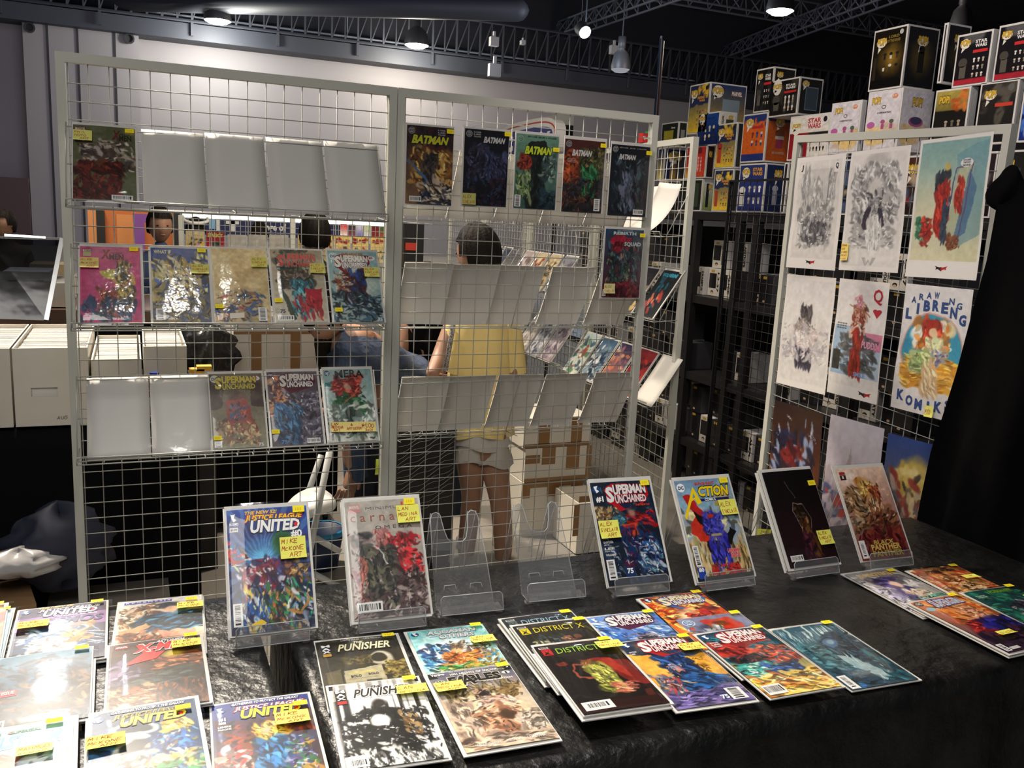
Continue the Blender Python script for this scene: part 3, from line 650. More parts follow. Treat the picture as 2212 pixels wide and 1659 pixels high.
def sup(s, main='eee', ol='b12', sub='eee', y=.03, x=.22, w=.7, num='#1', band='b12', m2='UNCHAINED', m1='SUPERMAN'):
    if band: s.poly([x-.02, y+.05, x+.12, y-.01, x+w, y+.0, x+w+.02, y+.12, x+w-.1, y+.2, x+.2, y+.27, x+.08, y+.2], band, 1)
    s.text(m1[0], x, y+.02, .13, .16, main, ol, 0, 0, .05, 3); s.text(m1[1:], x+.13, y+.015, w-.15, .085, main, ol, 0, .006, .05, 3, taper=.25)
    s.text(m2, x+.14, y+.115, w-.18, .07, sub, ol, 0, .004, .03, 4, taper=.25)
    if num: s.text(num, .05, .14, .12, .06, 'fff', '113', lvl=2)
def d_sup1(s):
    sup(s); s.logo('peel', .08, .07, .06); s.text('THE NEW 52!', .68, .235, .24, .02, 'd43', shear=.2)
    for k, t in enumerate(('SCOTT', 'SNYDER', 'JIM', 'LEE', 'SCOTT', 'WILLIAMS')): s.text(t, .04, .55+.03*k, .16 if k % 2 else .08, .022 if k % 2 else .012, 'ddd', lvl=2)
    bc(s, .03, .755, .13, .19); s.rect(.3, .84, .16, .09, '136', 2); s.text('75', .33, .85, .1, .05, 'fff', lvl=3)
SP_S1 = [('g', '123', '112'), ('s', 0, .05, 1, 1, 110, .05, 2.6, '123 235 124 0a2030 345', 40, 60), ('s', .02, .24, .4, .42, 30, .035, 2, 'b96 853 cb8 543'), ('e', .33, .42, .15, .09, -20, '478', .5), ('s', .2, .36, .5, .5, 22, .035, 2, '589 367 245'), ('s', .5, .3, .95, .45, 30, .045, 2.2, 'b22 911 611 225', 20, 30), ('e', .6, .31, .08, .07, 0, 'a76', .6), ('p', [.36, .46, .62, .44, .66, .52, .5, .58, .38, .52], 'c42'), ('p', [.42, .47, .58, .46, .6, .5, .5, .54, .43, .5], '923'),
         ('s', .35, .5, .9, .8, 60, .04, 2.4, '513 314 225 124 036', 60, 60), ('s', .6, .6, .95, .9, 40, .025, 2.4, '247 69a 36a cde', 50, 60), ('s', .1, .55, .9, .95, 70, .008, 5, '9ab 678 bcd', 30, 40)]
standing('dark bagged comic with red banner and white title, on the fifth easel', 4, SP_S1, d_sup1, [(['ALEX', 'SINCLAIR', 'ART'], .02, .40, .052, .044)], (.80, .03), 7, 1)
def d_act(s):
    s.logo('dc', .09, .075, .07, 'fff', '248'); s.text('80-PAGE GIANT', .35, .03, .35, .03, 'd33', lvl=2)
    s.poly([.30, .07, .40, .24, .32, .26, .29, .20, .22, .22, .06, .40, .04, .37], 'fd1', 3); s.poly([.285, .14, .305, .18, .25, .19], '79b', 4)
    s.text('CTION', .38, .075, .56, .105, 'fd1', '113', .18, 0, .04, 3); s.rect(.33, .20, .58, .028, '226', 2); s.text('COMICS', .46, .2, .2, .028, 'fff', '113', lvl=4)
    s.text('#1000', .62, .235, .28, .05, 'b92', lvl=2); s.text('LANDMARK', .64, .72, .22, .035, 'd45', 'fbb', lvl=2); s.text('ISSUE', .68, .765, .16, .04, 'd45', 'fbb', lvl=2)
    s.rect(.03, .66, .1, .2, 'ddd', 2); s.barcode(.03, .66, .1, .2, True, 3); s.rect(.03, .87, .13, .11, '24a', 2); s.text('80', .05, .875, .09, .04, 'fff', lvl=3)
SP_ACT = [('g', '79b', 'dc9'), ('e', .3, .2, .5, .2, 0, '8bd', .9), ('s', 0, .6, 1, 1, 70, .03, 5, 'a95 763 c96 542 db8', 90, 6), ('s', 0, .3, 1, .55, 20, .1, 2, 'cb8 9ab dc9'), ('e', .78, .22, .13, .12, 0, 'ba7', .3), ('p', [.08, .15, .2, .17, .42, .36, .3, .44, .22, .36], 'b22'), ('p', [.12, .44, .3, .36, .34, .5, .4, .64, .2, .64, .1, .54], 'c32'), ('p', [.22, .33, .4, .38, .36, .5, .26, .42], '111'), ('p', [.62, .62, .8, .5, .88, .54, .72, .68], '111'), ('p', [.3, .62, .7, .62, .68, .74, .5, .82, .32, .74], '211'),
          ('e', .5, .45, .19, .16, 0, '33a', .25), ('s', .34, .34, .68, .6, 40, .035, 2, '33a 228 55b 44a'), ('e', .5, .37, .07, .03, 0, 'b32', .5), ('s', .36, .62, .68, .9, 44, .03, 3, '33a 229 44b', 85, 12), ('s', .3, .84, .8, .97, 24, .035, 2, 'b22 a31'), ('r', .0, .96, 1, 1, '222'), ('r', .42, .56, .6, .585, 'dc6', .7)]
standing('sky-blue bagged comic with big yellow slanted title, on the sixth easel', 5, SP_ACT, d_act, [(['ALEX', 'SINCLAIR'], .66, .255, .050, .040)], (.78, .03), 9, 1, warp=.04)
def d_dark(s):
    s.barcode(.06, .88, .24, .06)
SP_DK = [('g', '0a0a0a', '301018'), ('f', '120a0c', .6, 4), ('l', .42, .34, .38, .42, .006, 'a87'), ('l', .38, .42, .45, .6, .006, '987'), ('l', .45, .6, .43, .74, .006, 'a86'), ('l', .42, .34, .6, .36, .006, '876'), ('l', .6, .36, .68, .5, .006, '654'), ('l', .68, .5, .62, .66, .006, '765'), ('l', .38, .12, .5, .3, .004, '765'), ('s', .42, .38, .62, .6, 40, .02, 2, '321 432 210 543'), ('s', .44, .52, .62, .74, 30, .018, 3, '853 642 a74 421', 80, 30), ('s', .4, .7, .62, .95, 30, .05, 1.8, '502030 401828 301020'), ('s', .58, .72, .72, .9, 16, .02, 3, '531 642', 70, 20)]
standing('near-black bagged comic with a dim twisted shape, on the seventh easel', 6, SP_DK, d_dark, [(['ALEX', 'SINCLAIR', 'ART'], .66, .665, .046, .038)], (.80, .15), 11, 3, warp=.03)
def d_bp(s):
    s.text('BLACK', .32, .80, .42, .05, 'ca5', '521', lvl=2); s.text('PANTHER', .24, .845, .6, .06, 'db6', '632', lvl=3); s.text('PANTHER', .24, .91, .62, .065, 'a93', '521', lvl=2)
    s.rect(.05, .04, .12, .03, 'a33', 2); s.rect(.05, .075, .12, .055, '422', 2); s.text('1', .09, .085, .03, .03, 'eee', lvl=3); s.rect(.02, .79, .12, .19, 'e8e0d8', 2); s.barcode(.03, .80, .09, .17, True, 3)
SP_BP = [('g', 'f0d0b8', '733'), ('e', .2, .1, .3, .12, 0, 'faece0', .9), ('s', 0, .22, .5, .7, 70, .05, 2.2, '6b4a30 8a6844 4a2c1c a98860 c9b090', 30, 50), ('e', .52, .22, .2, .13, 20, 'c8924a', .4), ('s', .38, .14, .66, .3, 26, .035, 2, 'c8964a e8c070 a06830'), ('s', .55, .2, .78, .42, 30, .035, 2, '9a4a2a 7a3218 b86038 5a2412', 60, 40), ('s', .45, .36, .72, .54, 26, .035, 2.4, 'c89868 8a5030 e8d0a8 6a3820', 100, 40), ('e', .46, .63, .15, .08, 10, 'e0c8a0', .6), ('s', .3, .5, .95, .78, 60, .045, 2.4, '6a3a28 4a2018 9a6a48 805038', 150, 40), ('s', .05, .7, .95, 1, 50, .07, 1.6, '6a1c20 501418 7a3028'), ('s', .6, .1, .95, .6, 12, .02, 2, 'f0ccb4 e8bea8')]
standing('golden brown bagged comic with a block title at its foot, on the rightmost easel', 7, SP_BP, d_bp, seed=13, stack=1)

# --- comics lying on the table
TH = .0042
def flat(label, x, y, deg, lvl, spec, draw, seed, notes=(), price=(.80, .03), stack=0, res=104, **kw):
    a = math.radians(deg); u = Vector((math.cos(a), math.sin(a), 0)); v = Vector((-math.sin(a), math.cos(a), 0))
    z = TZ+.001+lvl*.0062+stack*.0058
    if stack: z += 0
    bl = Vector((x, y, z))-v*.267+u*.002
    v2 = (v+Vector((0, 0, kw.pop('tilt', 0)))).normalized()
    return comic(label, bl, u, v2, spec, draw, seed, res, notes, price, 'comics lying on the velvet table', stack=stack, **kw)
LM = ['LAN', 'MEDINA', 'ART']; MM = ['MIKE', 'McKONE', 'ART']; AS = ['ALEX', 'SINCLAIR', 'ART']
def d_pun(s, c='111', o='fff', box='c22', n='#60'):
    s.rect(0, 0, 1, .055, '111', 1); s.text('GARTH ENNIS  -  LAN MEDINA', .3, .016, .5, .025, 'ccc', lvl=3, bold=0); s.text(n, .87, .016, .07, .025, 'ccc', lvl=3, bold=0)
    s.rect(.05, .07, .12, .19, '111', 2)
    for k, t in enumerate('MAX'): s.text(t, .06, .075+k*.045, .1, .04, 'fff', lvl=4)
    s.rect(.06, .215, .1, .04, box, 4); s.text('THE', .45, .065, .12, .03, c, o, .3, lvl=5); s.text('PUNISHER', .24, .09, .64, .11, c, o, .35, 0, .02, 4)
SP_P1 = [('g', '1c1a10', '221f12'), ('f', '39341f', .7, 5), ('e', .72, .35, .17, .12, 10, 'c9c2b0', .2), ('e', .70, .34, .12, .08, 10, '2a2618', .2), ('s', .3, .3, .6, .42, 30, .03, 2, '6b5f2c 4a4220 2c2814'), ('s', .75, .4, 1, .65, 40, .04, 1.6, '8a7a3c 5f5428 3a3420 a89850'), ('p', [.25, .5, .7, .46, .74, 1, .22, 1], 'b0a888'), ('r', .3, .53, .62, .55, 'c8c060', .7), ('r', .3, .62, .62, .625, '555', .6), ('r', .3, .68, .5, .69, '777', .6), ('p', [.48, .66, .66, .65, .68, .85, .48, .86], '3a382c'), ('p', [.05, .5, .22, .46, .2, 1, .05, 1], '5a5238')]
def d_p1(s): d_pun(s, 'f6efc8', '332', 'c93', '#54'); s.text('BOLO', .32, .575, .12, .035, '222'); s.text('BOLO', .52, .565, .12, .03, '444')
flat('olive brown comic with pale slanted title, behind the black and white one', .467, -1.269, -5.2, 0, SP_P1, d_p1, 21, warp=.02)
SP_P2 = [('g', 'f6f4ee', 'fff'), ('d', '181818', .95, 34), ('r', .0, .0, 1, .2, 'f6f4ee', .6), ('e', .42, .22, .25, .1, 0, 'fff', .4), ('e', .5, .62, .42, .28, 0, '121412', .12), ('s', .05, .38, .98, .9, 130, .03, 2.2, '121412 0c0e0c 1a1c1a fff', 60, 50), ('e', .48, .28, .09, .07, 0, '2a2420', .4), ('s', .3, .36, .7, .5, 30, .05, 1.6, '121412'), ('s', .68, .44, .84, .68, 20, .022, 2.6, 'b89868 98784c 6a4c2c', 70, 20), ('s', .1, .86, .95, 1.02, 50, .04, 3, 'fff f4f4f0 121412', 75, 15), ('s', 0, .4, 1, 1, 70, .006, 1.2, 'fff'), ('e', .46, .5, .12, .08, 0, 'f4f4f0', .3)]
def d_p2(s): d_pun(s, '1a1a1a', 'f4f0ee', 'b22'); s.rect(.02, .86, .22, .12, 'eee', 2); s.barcode(.06, .89, .17, .09, False, 3)
flat('black and white comic with streaked inky art at the front of the table', .456, -1.454, -5.5, 1, SP_P2, d_p2, 22, [(['LAN', 'MEDINA'], .70, .16, .055, .034)], warp=.03)
SP_AQ = [('g', '6cc', 'cde8e0'), ('e', .5, .35, .6, .4, 0, 'fff', .9), ('y', .5, .4, 18, 'cff', .5), ('s', .05, .3, .45, .8, 60, .045, 2, '135a94 0c2c5c 4a9ad0 103050 fff', 40, 50), ('s', .45, .25, .95, .5, 50, .035, 2.2, '6a5040 8a7868 c8a880 443830'), ('e', .5, .42, .1, .07, 0, 'e8b878', .5), ('s', .3, .42, .75, .66, 60, .035, 2.2, 'd8843c b85c20 f0a850 8a3c14', 20, 40), ('s', .1, .6, .98, .75, 50, .04, 2.4, '1e7a34 0e4c20 40a050 d0b040', 0, 30), ('s', .7, .45, 1, .7, 30, .03, 1.8, 'c09040 806020 4890b0'), ('s', 0, .1, 1, .9, 60, .006, 9, 'fff dff', 30, 90), ('s', 0, .75, 1, 1, 50, .05, 2, '58b0c8 2a80a0 a0d8e0')]
def d_aq(s): s.logo('peel', .08, .06, .05); s.text('AQUAMAN', .22, .035, .66, .08, 'f4f6f4', '678', .2, 0, .04, 3); s.text('AND THE', .24, .118, .12, .02, 'fff', '678', .2, lvl=3); s.text('OTHERS', .36, .118, .46, .07, 'f4f6f4', '678', .2, 0, .04, 3)
flat('white and teal comic with orange and blue brushwork, behind the cream comic', .652, -1.281, -3.9, 0, SP_AQ, d_aq, 23, [(LM, .70, .26, .050, .034)], stack=0)
SP_FB = [('g', '7a7c90', 'e8d0ac'), ('r', 0, .0, 1, .24, '5a5c70', .6), ('f', 'c8a888', .5, 3), ('e', .5, .6, .7, .42, 0, 'ecd8b4', .5), ('s', .1, .22, .95, .44, 60, .03, 3.4, '6a5c40 8a7850 4a4030 a89468', 80, 40), ('s', .6, .28, .95, .42, 20, .03, 3, '7a6038 9a8050', 0, 60), ('s', .38, .30, .56, .44, 14, .035, 1.6, '1c1616 c8a088 2a2020'), ('s', .4, .42, .8, .56, 22, .045, 2, 'd8b8a8 e8ccb8 c09888', 20, 30), ('s', .05, .42, .34, .86, 46, .04, 2.6, 'c0a898 a08878 e0c8b0 d8bca4 8a7468', 70, 30), ('s', .3, .55, .8, .86, 60, .05, 2, 'c89878 a87858 e0b898 8a5c44 6a4430', 20, 50), ('e', .62, .68, .11, .07, 0, '4a3426', .4), ('s', .72, .64, 1, .9, 40, .04, 2, 'c0b0a0 988878 e0d0bc 705f50'), ('s', 0, .86, 1, 1, 30, .06, 3, 'b8a090 d8c4a8 987868', 0, 20)]
def d_fb(s):
    s.rect(0, 0, 1, .075, '1a1a20', 1); s.text('FREE PREVIEW OF THE FABLES GRAPHIC NOVEL', .25, .01, .6, .018, 'ccc', lvl=3, bold=0); s.text('1001 NIGHTS OF SNOWFALL', .25, .037, .66, .03, 'eee', lvl=3); s.text('Vertigo', .03, .012, .16, .045, 'eee', lvl=3)
    s.disc(.1, .13, .06, 'ccc8c0', 2, .04); s.text('25c', .06, .115, .08, .03, '444', lvl=3); s.text('FABLES', .20, .085, .62, .1, '111', 'd8d0c0', 0, 0, .05, 3); s.text('A', .33, .08, .17, .14, '111', 'd8d0c0', lvl=5); s.disc(.9, .11, .05, 'ddd', 2, .034); s.text('1', .89, .1, .02, .03, '222', lvl=3); s.text('SPECIAL EDITION', .58, .175, .36, .025, 'eee', lvl=2)
    s.text('WILLINGHAM  -  MEDINA  -  LEIALOHA', .12, .93, .76, .028, 'eee', lvl=2, bold=0)
flat('cream and tan comic with pale painted shapes and black title, front centre', .636, -1.467, -3.1, 1, SP_FB, d_fb, 24, [(LM, .02, .20, .054, .036)], warp=.06)
def d_dx(c, o=None, bx='b22'):
    def f(s): s.rect(.04, .03, .12, .03, 'ccc', 2); s.text('MARVEL', .05, .035, .1, .02, '333', lvl=3); s.rect(.05, .065, .12, .10, bx, 2); s.poly([.07, .08, .11, .12, .15, .075, .12, .13, .15, .16, .1, .145, .06, .16, .09, .12], '111', 3); s.text('MUTANT TOWN MYSTERIES', .2, .025, .7, .025, '433', lvl=2, bold=0); s.text('DISTRICT X', .22, .075, .68, .085, c, o, .08, 0, .0, 3)
    return f
SP_D1 = [('g', '1a2028', '141820'), ('f', '303c48', .6, 5), ('s', .1, .3, .9, 1, 50, .05, 2, '3c4854 56646e 20282e')]
SP_D2 = [('g', '1c1a14', '1a1c1c'), ('f', '2c2a24', .6, 5), ('s', .2, .25, .6, .6, 50, .045, 3, '303838 444c4c 1c2222 586060', 60, 40), ('s', .1, .3, .3, .4, 6, .035, 1.8, 'b8b088 8a8458'), ('s', .5, .25, .75, .4, 10, .03, 1.6, '7a4838 98604c c8a878')]
SP_D3 = [('g', '1c0e0e', '120808'), ('r', .0, .2, 1, .9, '0a0606', .8), ('p', [.45, .3, .95, .34, .98, .74, .82, .7, .7, .5, .5, .42], '7a1c14'), ('p', [.5, .3, .8, .3, .9, .6, .7, .46], 'a83020'), ('f', '200808', .35, 5), ('l', .22, .44, .3, .36, .016, '8a4430'), ('l', .22, .44, .24, .54, .016, '8a4430'), ('l', .24, .54, .4, .58, .014, '8a4430'), ('l', .3, .36, .5, .37, .014, '8a4430'), ('s', .4, .34, .56, .5, 20, .035, 2, 'b08c4c d8c080 8a5430'), ('s', .44, .4, .66, .76, 70, .045, 2.2, 'a8a84c 8a8c38 c8c468 5a6024', 55, 40), ('s', .56, .66, .84, .8, 16, .028, 3.4, 'd88468 e89c7c a85440', 25, 12), ('r', 0, .87, 1, 1, '2a0c0a', .8), ('p', [.1, .3, .22, .28, .24, .33, .12, .34], '6a2418'), ('p', [.86, .8, .95, .79, .95, .87, .87, .88], '4a1810')]
def d_d3(s): d_dx('9c4', None)(s); s.rect(.05, .86, .34, .11, 'ddd', 2); s.barcode(.08, .87, .28, .09, False, 3)
flat('dark comic with pale blue title, topmost row of the overlapping stack, farthest back', .850, -1.305, -2.5, 0, SP_D1, d_dx('9bc', None, '566'), 25, stack=2)
flat('dark comic with yellow title, middle of the overlapping stack', .848, -1.369, -3.5, 3.2, SP_D2, d_dx('dc3', None, 'cb2'), 26, stack=1)
flat('near-black comic with green lettering and a red patch, front of the overlapping stack', .848, -1.474, -4.6, 5.2, SP_D3, d_d3, 27, [(LM, .72, .11, .052, .035)], stack=1, tilt=-.02)
SP_SB = [('g', '6a96d8', '3a68b8'), ('s', 0, .1, 1, 1, 120, .04, 3.4, '9cc4f0 2a58a8 e0f0ff 4478c8 1a3c84', 45, 50), ('s', .4, .4, .75, .75, 30, .045, 1.8, '2c2a34 8a7c9c 1a1a24 c8c0d0')]
def d_sb(s): sup(s, 'eee', '413', num=None, band='524', y=.02, w=.68); s.logo('peel', .08, .06, .055, 'eef', '68c'); s.text('THE NEW 52', .72, .19, .2, .018, 'c44')
flat('icy blue comic with dark red title banner, behind the yellow and blue one', 1.034, -1.342, -4.5, 0, SP_SB, d_sb, 28, stack=1)
SP_S6 = [('g', '2c3450', '4a4a78'), ('r', 0, .0, 1, .26, '222c40', .8), ('p', [0, .22, .5, .28, 1, .3, 1, .62, .5, .72, 0, .72], 'e8a83c'), ('f', 'f4c868', .4, 5), ('s', .6, .35, .95, .56, 26, .035, 2, 'b87c20 8a5c18 d89c38'), ('s', .3, .22, .7, .62, 80, .045, 2.6, '1c3c78 0c1c40 2c5ca0 14284c', 55, 40), ('s', .3, .4, .52, .52, 12, .03, 2, 'b84830 e08858 9aa8c8'), ('s', .3, .6, .98, .84, 60, .04, 3, '1c4a88 0c2448 2c6cb0 183868', 25, 25), ('s', .05, .56, .32, .86, 50, .03, 2.6, '8a3028 58688c c04038 384868 c8b8a8', 60, 50), ('s', 0, .8, 1, 1, 60, .06, 2.6, '6a5c98 4a4478 8878b0 38386a', 0, 25)]
def d_s6(s): sup(s, num=None, band='a22', y=.02, w=.68); s.logo('peel', .08, .06, .055); s.barcode(.74, .82, .2, .15, True); s.text('75', .62, .90, .1, .05, 'fff', '26a'); s.text('THE NEW 52!', .74, .21, .2, .018, 'd43'); s.text('SNYDER', .04, .16, .1, .02, 'ddd'); s.text('LEE', .04, .19, .06, .02, 'ddd')
flat('comic with yellow sky, blue brushwork and red title banner, right of the dark stack', 1.035, -1.475, -5.0, 2, SP_S6, d_s6, 29, [(AS, .68, .19, .050, .034)])
SP_SR = [('g', 'c83c14', 'e87c20'), ('s', 0, 0, 1, 1, 140, .05, 3, 'f4b048 d8541c f8d878 9a2c10 e87828 6a1c0c', 30, 60), ('e', .35, .5, .2, .3, 30, 'fff0c8', .8), ('s', .4, .4, .8, .9, 50, .045, 2.4, 'b82c1c 8a1c14 3a1410 d84c30')]
def d_sr(s): sup(s, 'f4e8c0', '15a', num=None, band='26b', y=.03, w=.7); s.logo('peel', .08, .06, .055)
flat('fiery orange comic with blue and yellow title, farthest of the centre group', 1.199, -1.290, -2, 0, SP_SR, d_sr, 30, stack=1)
SP_SM = [('g', '8c94b8', '4c5478'), ('e', .5, .2, .4, .1, 0, '3c4060', .4), ('p', [.3, .08, .8, .06, .86, .2, .6, .38, .4, .3], 'd83818'), ('e', .55, .17, .16, .06, 0, '6a1c14', .5), ('s', .15, .2, .5, .5, 30, .05, 2, '9aa4b8 6c788c c8d0dc'), ('s', .5, .3, .9, .5, 30, .035, 2, '2c68b8 5c3c78 a8b8dc'), ('s', 0, .1, .2, .4, 12, .04, 1.6, 'b84028 c8c8d8')]
def d_sm(s): s.logo('ring', .12, .09, .09, 'def', '36a')
flat('lilac comic with a red diamond shape, between the fiery and the teal-red comics', 1.218, -1.408, -3, 1, SP_SM, d_sm, 31)
SP_S5 = [('g', '183c54', 'f0d068'), ('s', 0, .1, 1, .5, 90, .05, 3, '1c6478 0c3040 2c94a8 103c4c 0c2838', 25, 40), ('s', 0, .15, .4, .4, 30, .06, 2.2, 'a82424 781818 c83c2c', 30, 30), ('s', .45, .3, .98, .58, 70, .04, 2.4, 'b83824 d8583c 8a2418 f0885c 2c6c84', 30, 50), ('s', .05, .4, .5, .7, 50, .05, 2, '141c28 243448 7c2c24 0c1018'), ('s', 0, .55, .5, .75, 40, .03, 3.4, '3cb0a8 8cd8c8 e0f0d0 1c706c', 20, 30), ('s', .4, .6, .8, .8, 46, .05, 2, '1c3c78 14284c 2c5ca8 0c1830', 10, 40), ('s', 0, .74, 1, 1, 90, .05, 2.8, 'f4d468 f8e8a0 e8a83c c8742c', 15, 30)]
def d_s5(s): sup(s, num=None, band='822', y=.02, w=.68); s.logo('peel', .08, .06, .055); s.barcode(.03, .84, .26, .13); s.text('THE NEW 52!', .66, .22, .22, .018, 'd43'); [s.text(t, .04, .15+.03*k, .13, .02, 'ddd') for k, t in enumerate(('SNYDER', 'LEE', 'WILLIAMS'))]
flat('comic of teal, red and yellow strokes, left of the rainy blue one', 1.212, -1.494, -2.6, 2, SP_S5, d_s5, 32)
SP_RN = [('g', '3c6478', '243c4c'), ('s', 0, 0, 1, .35, 70, .012, 12, '8cb4c0 b8d4d8 4c7888 d8e8e4', 100, 4), ('e', .28, .42, .3, .24, 20, '2c5868', .4), ('s', .05, .3, .5, .72, 60, .06, 1.8, '2c5460 3c707c 1c3c48 4c8490', 30, 50), ('p', [.12, .16, .2, .28, .1, .3], '3c7884'), ('s', .5, .18, .95, .6, 60, .06, 2, '1c2c3c 243c50 14202c 2c4c60', 30, 50), ('e', .55, .33, .11, .07, 0, '486c90', .2), ('e', .55, .33, .06, .04, 0, '8ab', .4), ('p', [.42, .5, .6, .6, .8, .85, .6, .95, .45, .72], 'b4ccd0', .8), ('s', .4, .55, .8, .92, 30, .01, 10, 'cde8ec 8cb4c0', 100, 5), ('s', .7, .5, 1, 1, 40, .05, 2.4, '1c4858 2c6c7c 103040', 60, 30), ('s', .0, .75, .5, 1, 40, .05, 2.6, '1c3c50 2c6078 0c2434', 20, 30)]
def d_rn(s): s.rect(.02, .80, .13, .19, 'e8e8e8', 2); s.barcode(.03, .81, .1, .17, True, 3); s.rect(.17, .955, .08, .03, '36b', 2); s.text('TEC', .05, .03, .1, .02, '678')
flat('rainy blue-grey comic lying alone at the right end of the front row', 1.400, -1.504, -3.2, 0, SP_RN, d_rn, 33, price=(.78, .02))
SP_RB = [('g', '9a9690', 'c8c4c0'), ('s', 0, .1, 1, .4, 30, .09, 2, 'b8b4b8 e0dce0 7c7880'), ('s', .3, .2, .65, .7, 60, .055, 2.2, '2c2468 483c98 1c1848 6c60b8', 60, 40), ('e', .52, .36, .09, .08, 0, 'e8c0a8', .4), ('s', .5, .5, .85, .75, 30, .05, 2, 'e8c4ac f0d8c8 d0a088'), ('s', .5, .62, .95, .85, 30, .05, 2.4, '8cd8c0 5cb098 c0ecd8'), ('s', .0, .4, .3, .9, 30, .06, 2, 'a8a0c8 d8d4e8 8480a8')]
flat('pale comic with yellow-orange title and violet and mint brushwork, right side of the table', 1.792, -1.303, -.9, 0, SP_RB, lambda s: (s.text('ROBOTECH', .18, .06, .64, .07, 'e9b04a', 'fbe6b0', 0, 0, .0, 3), s.rect(.05, .02, .3, .012, '888')), 34, price=(.74, .08), res=90)
SP_SG = [('g', 'd87c4c', '2c1c3c'), ('s', .2, .05, 1, .5, 70, .06, 2.4, 'd86c2c e8944c b84818 f0b070', 40, 40), ('e', .62, .32, .2, .17, 10, 'e89c78', .6), ('s', .5, .22, .8, .46, 26, .05, 1.8, 'e8a080 f0b898 d08058'), ('s', .2, .48, .6, .72, 36, .06, 2.4, 'b01c24 881420 d83c34', 20, 30), ('s', .5, .5, 1, .85, 40, .08, 2, '1c1c78 2c2c98 141450'), ('s', .1, .7, 1, 1, 40, .09, 2, '28182c 3c1c30 1c1024')]
def d_sg(s): s.logo('dc', .08, .05, .07, '444', 'ddd'); s.disc(.11, .17, .08, '8bc', 2, .055); s.text('SUPERGIRL', .26, .04, .58, .11, 'dde', '35a', .15, 0, .04, 3, taper=.4); s.rect(.14, .93, .16, .04, 'ccc', 2); s.barcode(.02, .86, .1, .12, True)
flat('orange and red comic with blue-white slanted title, nearest of the right group', 1.797, -1.507, 1.3, 1, SP_SG, d_sg, 35, [(['ARTGERM'], .30, .72, .046, .022)], price=(.72, .02), stack=1, res=90)
SP_WW = [('g', 'c86c3c', 'd8a868'), ('s', 0, 0, 1, 1, 120, .05, 2.4, 'b83c24 e8b070 8a3018 f0d098 c89050 5a3018', 30, 60), ('s', .4, .4, .7, .7, 30, .05, 2, 'e8c498 c89868 302018')]
flat('warm brown comic with small dark title, rear right corner of the table', 1.980, -1.332, -3, 0, SP_WW, lambda s: s.text('WONDER WOMAN', .2, .06, .6, .06, '312', None, .1), 36, [(['LIAM', 'SHARP'], .62, .30, .045, .026)], price=(.78, .03), res=80)
SP_PI = [('g', '1c4848', '1c2c38'), ('s', 0, 0, 1, 1, 90, .06, 2.4, '1c6458 2c8870 143c40 285c3c', 40, 60), ('s', .3, .3, .8, .8, 40, .07, 2, 'b898a0 3c2c38 7c98a0 1c1c28')]
flat('dark teal comic cut by the right edge of the picture', 1.988, -1.491, -2, 1, SP_PI, lambda s: (s.text('POISON IVY', .4, .04, .45, .06, '7a3', None, .1), [s.text('CYCLE OF LIFE', .06, .1+.03*k, .18, .02, 'bdc') for k in (0, 1)]), 37, [(['ART'], .75, .26, .045, .03)], price=(.8, .02), res=80)
# left group
SP_CO = [('g', '3c2448', '1c2440'), ('r', 0, .18, 1, .4, '9a68a8', .9), ('s', 0, .4, 1, .9, 60, .008, 14, 'cfe8f4 fff 8cb8d8', 15, 20), ('s', .1, .45, .8, .8, 60, .05, 2.4, '1c3c68 2c5c98 fff b8d8f0', 20, 50), ('s', .55, .3, .85, .7, 24, .05, 1.8, 'd89c48 b87828 8a5818'), ('s', .2, .6, .6, .8, 26, .05, 2, 'f0d0c0 e8b8a0 fff')]
def d_co(s): jl(s, 'eee', 'eee', '315', '315', y=.01); s.text('A Guide to the', .4, .195, .5, .03, 'eee', lvl=2); s.text('COSMOS', .12, .235, .86, .12, '225', None, .2, lvl=2)
flat('purple comic with white title and glaring sleeve, rear of the left group', -.079, -.968, .7, 0, SP_CO, d_co, 41, [(MM, .04, .30, .056, .038)], stack=1)
SP_RG = [('g', 'f4ece4', 'e8c8a0'), ('s', .02, .12, .5, .5, 70, .045, 1.8, 'c89c70 8a5c38 e8c8a0 5a3c28 f4e0c8'), ('e', .6, .16, .16, .09, 0, '1a2030', .4), ('e', .62, .24, .12, .07, 0, 'e8b898', .4), ('s', .3, .32, 1, .6, 90, .06, 3, '1c3c58 2c6488 10202c 4c8cb0 0c141c', 160, 25), ('p', [.0, .55, .36, .46, .4, .54, 0, .66], 'c8a070'), ('s', 0, .6, .7, .95, 50, .05, 2, '9a5c40 6a3824 c88860'), ('p', [.5, .6, .9, .62, .9, .9, .55, .95], 'f0a888', .8)]
def d_rg(s):
    s.rect(.05, .03, .58, .04, '23a', 2); s.text('R E G E N E S I S', .07, .037, .54, .026, 'eef', lvl=3)
flat('comic with white sky, blue band and deep blue strokes, rear of the second column', .111, -.983, -2.6, 0, SP_RG, d_rg, 42, [(MM, .68, .20, .052, .036)], price=(.78, .1), stack=1)
SP_GL = [('g', '4a7890', '1c2430'), ('s', 0, .1, 1, 1, 90, .06, 2.4, '1c2834 3c4c5c 10141c 5c3c2c 2c3c4c', 30, 50), ('s', .4, .35, .95, .8, 40, .06, 2, '6a4c34 3c2c20 8a6c4c 1c1814')]
def d_gl(s): s.rect(.0, .5, .3, .08, 'c33', 2); s.text('FIRST ISSUE', .02, .515, .26, .045, 'fcc', lvl=3); s.disc(.72, .88, .11, 'ddd', 2, .045); s.text('MARVEL', .65, .865, .14, .025, '555', lvl=3); s.barcode(.02, .88, .22, .1)
flat('dark blue comic almost lost in a white glare, left edge of the table', -.098, -1.188, 1, 1, SP_GL, d_gl, 43, filmm=FILM, stack=1)
